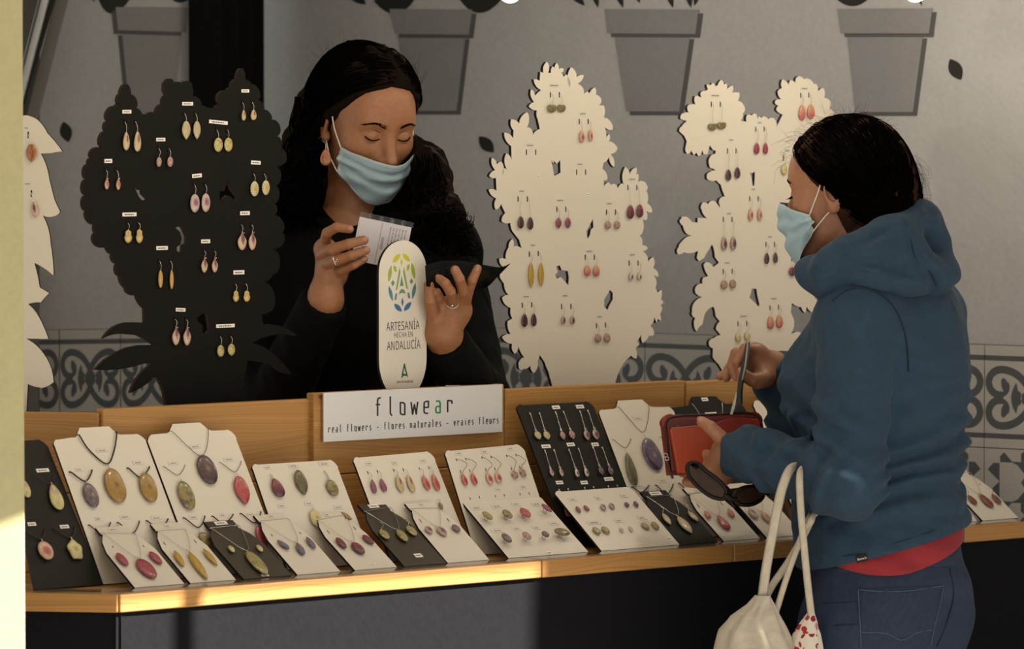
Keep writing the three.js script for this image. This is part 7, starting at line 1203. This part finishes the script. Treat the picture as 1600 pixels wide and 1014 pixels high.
// ---------------------------------------------------------------- what she holds
// red zip wallet
{
  const o = at(1046, 741, 8.80), exr = at(1186, 735, 8.86).sub(o), w = exr.length(), ex = exr.normalize(), ez0 = V(-0.1, 0.18, 1), ey = new V3().crossVectors(ez0, ex).normalize(), ez = new V3().crossVectors(ex, ey);
  const fr = frame(o, ex, ey), q = (u, v) => to2(fr, u, v);
  const t = thing('wallet', 'open red leather zip wallet held by the woman in the blue hoodie', 'wallet'); place(t, fr, 0, 0, 0);
  const leather = (hex) => phys(hex, 0.42, { clearcoat: 0.15, clearcoatRoughness: 0.5, bumpMap: clothGrain, bumpScale: 0.0003 }), A = leather('#7d2512'), Bm = leather('#9a3b1b'), Cm = leather('#561a10');
  const ext = (pts, d, z, m, n, bev = 0.0015) => { const s = shapeOf(pts.map((p) => q(...p))); const g = new THREE.ExtrudeGeometry(s, { depth: d, bevelEnabled: true, bevelSize: bev, bevelThickness: bev, bevelSegments: 3 }); g.translate(0, 0, z); return mesh(n, metricUV(g), m, t); };
  ext(bow([[1047, 740, 0], [1038, 664, .35], [1052, 649, 0], [1176, 645, .3], [1190, 660, 0], [1200, 738, 0]], 0), 0.012, -0.014, A, 'back_cover');
  ext(bow([[1049, 735, 0], [1043, 668, .3], [1054, 657, 0], [1174, 652, .3], [1184, 662, 0], [1192, 733, 0]], 0), 0.004, 0.0005, Cm, 'lining');
  ext(bow([[1056, 739, 0], [1045, 676, .3], [1050, 671, 0], [1106, 666, .1], [1114, 684, .12], [1103, 712, .1], [1080, 740, 0]], 0), 0.005, 0.008, Bm, 'coin_pocket', 0.002);
  ext(bow([[1108, 735, 0], [1108, 667, .1], [1176, 658, .3], [1183, 664, 0], [1186, 733, 0]], 0), 0.004, 0.0055, A, 'card_pocket', 0.0015);
  const zz = (l, r, z, m, n) => mesh(n, tubeG(l.map((p) => { const [x, y] = q(...p); return V(x, y, z); }), r, 40, 6), m, t);
  zz([[1047, 738], [1042, 700], [1039, 668], [1043, 655], [1056, 650.5], [1110, 648], [1174, 646], [1186, 652], [1191, 668], [1197, 715]], 0.0022, 0.0, std('#2b1712', 0.6), 'zip');
  const card = (u0, u1, v0, v1, hex, n) => { const [x0, y0] = q(u0, v1), [x1, y1] = q(u1, v0); const m = mesh(n, rbox(Math.abs(x1 - x0), Math.abs(y1 - y0), 0.0008, 0.0003), std(hex, 0.4), t); m.position.set((x0 + x1) / 2, (y0 + y1) / 2, 0.0062); };
  card(1052, 1100, 664, 690, '#3a1410', 'bank_card'); card(1053, 1060, 665.5, 669, '#8d8f93', 'bank_card'); card(1064, 1071, 667, 668.5, '#6a6c70', 'bank_card');
  const pull = mesh('zip_pull', tubeG([[1039, 712], [1041, 722], [1044, 732], [1048, 744], [1050, 748]].map((p) => { const [x, y] = q(...p); return V(x, y, 0.004); }), 0.0024, 12, 6), std('#2a1a16', 0.5), t);
  const ring = new THREE.TorusGeometry(0.0034, 0.0008, 8, 18), [rx, ry] = q(1038.5, 712); ring.translate(rx, ry, 0.005); mesh('zip_ring', ring, M.silver, t); const r2 = ring.clone(); r2.translate(0.0015, -0.006, 0.001); mesh('zip_ring', r2, M.silver, t);
}
// folded notes in her raised hand
{
  const strip = (top, w0, w1, bend, hex, name, t, th = 0.0012) => { const n = 16, pos = [], idx = []; const c = new THREE.CatmullRomCurve3(top.map((p) => at(...p))); for (let i = 0; i <= n; i++) { const p = c.getPoint(i / n), tg = c.getTangent(i / n), sd = V(0.10, 0, -0.995), b = new V3().crossVectors(tg, sd).normalize(), hw2 = mix(w0, w1, i / n) * (0.55 + 0.45 * Math.sin(Math.PI * clamp(i / n * 0.9 + 0.08))); for (const [a, o] of [[-1, -1], [1, -1], [1, 1], [-1, 1]]) { const z = p.clone().addScaledVector(sd, a * 0.03).addScaledVector(b, o * (th / 2 + hw2 * 0.5 * (1 - Math.abs(0)))); pos.push(z.x, z.y, z.z); } } for (let i = 0; i < n; i++) for (let k = 0; k < 4; k++) { const a = i * 4 + k, b = i * 4 + (k + 1) % 4; idx.push(a, b, a + 4, b, b + 4, a + 4); } idx.push(0, 2, 1, 0, 3, 2, n * 4, n * 4 + 1, n * 4 + 2, n * 4, n * 4 + 2, n * 4 + 3); const g = new THREE.BufferGeometry(); g.setAttribute('position', new THREE.Float32BufferAttribute(pos, 3)); g.setIndex(idx); metricUV(g.toNonIndexed()); const g2 = g.toNonIndexed(); g2.computeVertexNormals(); metricUV(g2); return mesh(name, g2, std(hex, 0.6), t); };
  const t = thing('banknotes', 'folded dark and pale paper notes pinched in the raised hand of the woman in blue', 'paper notes');
  strip([[1168.5, 535, 8.88], [1166, 552, 8.88], [1162, 575, 8.88], [1157.5, 598, 8.88], [1156, 616, 8.88], [1157, 632, 8.88]], 0.005, 0.007, 0, '#1d211f', 'dark_note', t);
  strip([[1169.5, 534, 8.875], [1168, 552, 8.874], [1165, 574, 8.874], [1161, 592, 8.875]], 0.0018, 0.0012, 0, '#8f9184', 'pale_note', t);
  strip([[1152, 612, 8.89], [1149, 628, 8.89], [1144, 646, 8.89]], 0.002, 0.005, 0, '#b9b5a8', 'receipt', t);
}
// sunglasses hanging from her hand
{
  const o = at(1130, 760, 8.69), fr = frame(o, V(0.97, 0, -0.24).normalize(), YAX.clone().addScaledVector(V(0.1, 0, 0.2), 0.3).normalize()); fr.ey = new V3().crossVectors(new V3().crossVectors(fr.ex, fr.ey).normalize(), fr.ex).normalize(); fr.ez = new V3().crossVectors(fr.ex, fr.ey);
  const t = thing('sunglasses', 'dark brown sunglasses hanging open below the red wallet', 'sunglasses'); place(t, fr, 0, 0, 0);
  const fm = phys('#140d0a', 0.45, { specularIntensity: 0.5 }), lens = phys('#33241a', 0.3, { specularIntensity: 0.5 });
  const rim = (pts, n) => { const q = pts.map((p) => to2(fr, ...p)), c = new THREE.CatmullRomCurve3(q.map(([x, y]) => V(x, y, 0.004 - 6 * (x * x))), true), g = new THREE.TubeGeometry(c, 60, 0.0036, 8, true); mesh('rim', g, fm, t); const s = c.getPoints(48), sh = new THREE.Shape(s.map((p) => new THREE.Vector2(p.x, p.y))), l = new THREE.ExtrudeGeometry(sh, { depth: 0.0018, bevelEnabled: false }); const pp = l.attributes.position; for (let i = 0; i < pp.count; i++) pp.setZ(i, pp.getZ(i) + 0.003 - 6 * pp.getX(i) ** 2); l.computeVertexNormals(); mesh('lens', l, lens, t); };
  rim([[1079, 728], [1090, 724], [1104, 736], [1124, 752], [1133, 764], [1131, 778], [1114, 777], [1094, 763], [1080, 744]]); rim([[1146, 772], [1158, 764], [1180, 762], [1200, 768], [1202, 780], [1188, 788], [1166, 790], [1151, 785]]);
  const P = (u, v, z) => { const [x, y] = to2(fr, u, v); return V(x, y, z); };
  mesh('bridge', tubeG([P(1131, 772, 0.004), P(1140, 779, 0.007), P(1149, 779, 0.004)], 0.0046, 12, 8), fm, t);
  const arm = (pts) => mesh('temple_arm', tubeG(pts, 0.0032, 20, 8), fm, t); arm([P(1082, 726, 0.002), P(1100, 738, -0.02), P(1130, 764, -0.035), P(1156, 796, -0.03)]); arm([P(1200, 772, 0.002), P(1186, 768, -0.03), P(1160, 772, -0.05), P(1140, 776, -0.05)]);
}
// cotton tote bag on her forearm
{
  const cotton = fabric('#cfc5b3', { sheen: 0.2 }), L = (l) => l.map((p) => at(...p)), S = ['cotton tote bag'];
  const floral = canvasTex(256, 256, (g, w, h) => { g.fillStyle = '#d3cabd'; g.fillRect(0, 0, w, h); const r = rng(14); for (let i = 0; i < 70; i++) { g.fillStyle = r() < 0.8 ? '#a02a2e' : '#7c1f28'; g.save(); g.translate(r() * w, r() * h); g.rotate(r() * 6.3); g.beginPath(); const k = r(); if (k < 0.5) g.ellipse(0, 0, 5, 11, 0, 0, 7); else if (k < 0.75) g.arc(0, 0, 11, 0, 7); else g.rect(-14, -2, 28, 4); g.fill(); g.restore(); } });
  floral.repeat.set(9, 9);
  const t = thing('tote_bag', 'cream cotton tote bag with a red floral lining hanging from the forearm', 'bag');
  const strap = (pts, w, n = 'strap') => { const c = new THREE.CatmullRomCurve3(L(pts)), m = 40, pos = [], idx = []; for (let i = 0; i <= m; i++) { const p = c.getPoint(i / m), tg = c.getTangent(i / m), sd = new V3().crossVectors(tg, V(0.15, 0, 1)).normalize(), nn = new V3().crossVectors(sd, tg).normalize(); for (const [a, b] of [[-1, -0.1], [-0.6, 0.5], [0, 0.62], [0.6, 0.5], [1, -0.1], [0.5, -0.5], [-0.5, -0.5]]) { const z = p.clone().addScaledVector(sd, a * w / 2).addScaledVector(nn, b * 0.0036); pos.push(z.x, z.y, z.z); } } for (let i = 0; i < m; i++) for (let k = 0; k < 7; k++) { const a = i * 7 + k, b = i * 7 + (k + 1) % 7; idx.push(a, b, a + 7, b, b + 7, a + 7); } const g = new THREE.BufferGeometry(); g.setAttribute('position', new THREE.Float32BufferAttribute(pos, 3)); g.setIndex(idx); g.computeVertexNormals(); return mesh(n, metricUV(g), cotton, t); };
  strap([[1262, 752, 8.64], [1252, 736, 8.640], [1243, 730, 8.605], [1234, 735, 8.585], [1222, 764, 8.570], [1208, 830, 8.575], [1197, 890, 8.585], [1191, 936, 8.595]], 0.017);
  strap([[1268, 754, 8.63], [1260, 738, 8.625], [1254, 733, 8.590], [1250, 742, 8.570], [1251, 790, 8.565], [1257, 860, 8.575], [1263, 920, 8.585], [1268, 962, 8.595]], 0.013);
  strap([[1276, 800, 8.66], [1268, 812, 8.60], [1254, 840, 8.625], [1232, 878, 8.615], [1206, 916, 8.615], [1194, 940, 8.615]], 0.013);
  strap([[1268, 800, 8.66], [1262, 815, 8.61], [1248, 850, 8.60], [1230, 900, 8.60], [1216, 945, 8.60], [1210, 965, 8.60]], 0.011);
  const sack = (rows, mat, name, folds, amp) => { const nu = 80, pos = [], idx = [], nr = rows.length, c = rows.map(([v, u0, u1, d, dep]) => ({ a: at(u0, v, d), b: at(u1, v, d), dep })), S2 = 6; const all = []; for (let r = 0; r < nr - 1; r++) for (let s = 0; s < S2; s++) { const f = s / S2; all.push({ a: c[r].a.clone().lerp(c[r + 1].a, f), b: c[r].b.clone().lerp(c[r + 1].b, f), dep: mix(c[r].dep, c[r + 1].dep, f), t: (r + f) / (nr - 1) }); } all.push({ ...c[nr - 1], t: 1 });
    all.forEach(({ a, b, dep, t: q }) => { const m = a.clone().add(b).multiplyScalar(0.5), h = b.clone().sub(a).multiplyScalar(0.5); for (let i = 0; i < nu; i++) { const th = i / nu * 6.2832, f = 1 + amp * (0.5 + 0.5 * q) * Math.sin(th * folds + 3 * N3(q * 4, th, 3)) * sstep(0, 0.15, q) * (1 - 0.6 * q) + 0.05 * N3(Math.cos(th) * 2, Math.sin(th) * 2, q * 5); const p = m.clone().addScaledVector(h, Math.cos(th) * f).add(V(0.2, 0, 1).normalize().multiplyScalar(Math.sin(th) * dep * f)); pos.push(p.x, p.y, p.z); } });
    for (let r = 0; r < all.length - 1; r++) for (let i = 0; i < nu; i++) { const a = r * nu + i, b = r * nu + (i + 1) % nu; idx.push(a, a + nu, b, b, a + nu, b + nu); } const e = pos.length / 3, lastA = all[all.length - 1], mm = lastA.a.clone().add(lastA.b).multiplyScalar(0.5); pos.push(mm.x, mm.y, mm.z); for (let i = 0; i < nu; i++) idx.push((all.length - 1) * nu + i, e, (all.length - 1) * nu + (i + 1) % nu);
    const g = new THREE.BufferGeometry(); g.setAttribute('position', new THREE.Float32BufferAttribute(pos, 3)); g.setIndex(idx); g.computeVertexNormals(); return mesh(name, metricUV(g), mat, t); };
  sack([[930, 1180, 1203, 8.595, 0.012], [945, 1166, 1210, 8.595, 0.02], [962, 1142, 1218, 8.595, 0.034], [985, 1124, 1228, 8.600, 0.046], [1010, 1117, 1238, 8.605, 0.05], [1100, 1104, 1262, 8.605, 0.055], [1230, 1100, 1270, 8.605, 0.055], [1320, 1112, 1260, 8.605, 0.04]], cotton, 'bag_body', 9, 0.10);
  sack([[958, 1261, 1273, 8.600, 0.006], [972, 1250, 1277, 8.600, 0.012], [990, 1239, 1281, 8.600, 0.02], [1014, 1232, 1285, 8.605, 0.028], [1100, 1220, 1290, 8.610, 0.04], [1220, 1215, 1286, 8.610, 0.04]], std('#ffffff', 0.9, { map: floral }), 'floral_lining', 5, 0.06);
}
renderer.render(scene, camera);
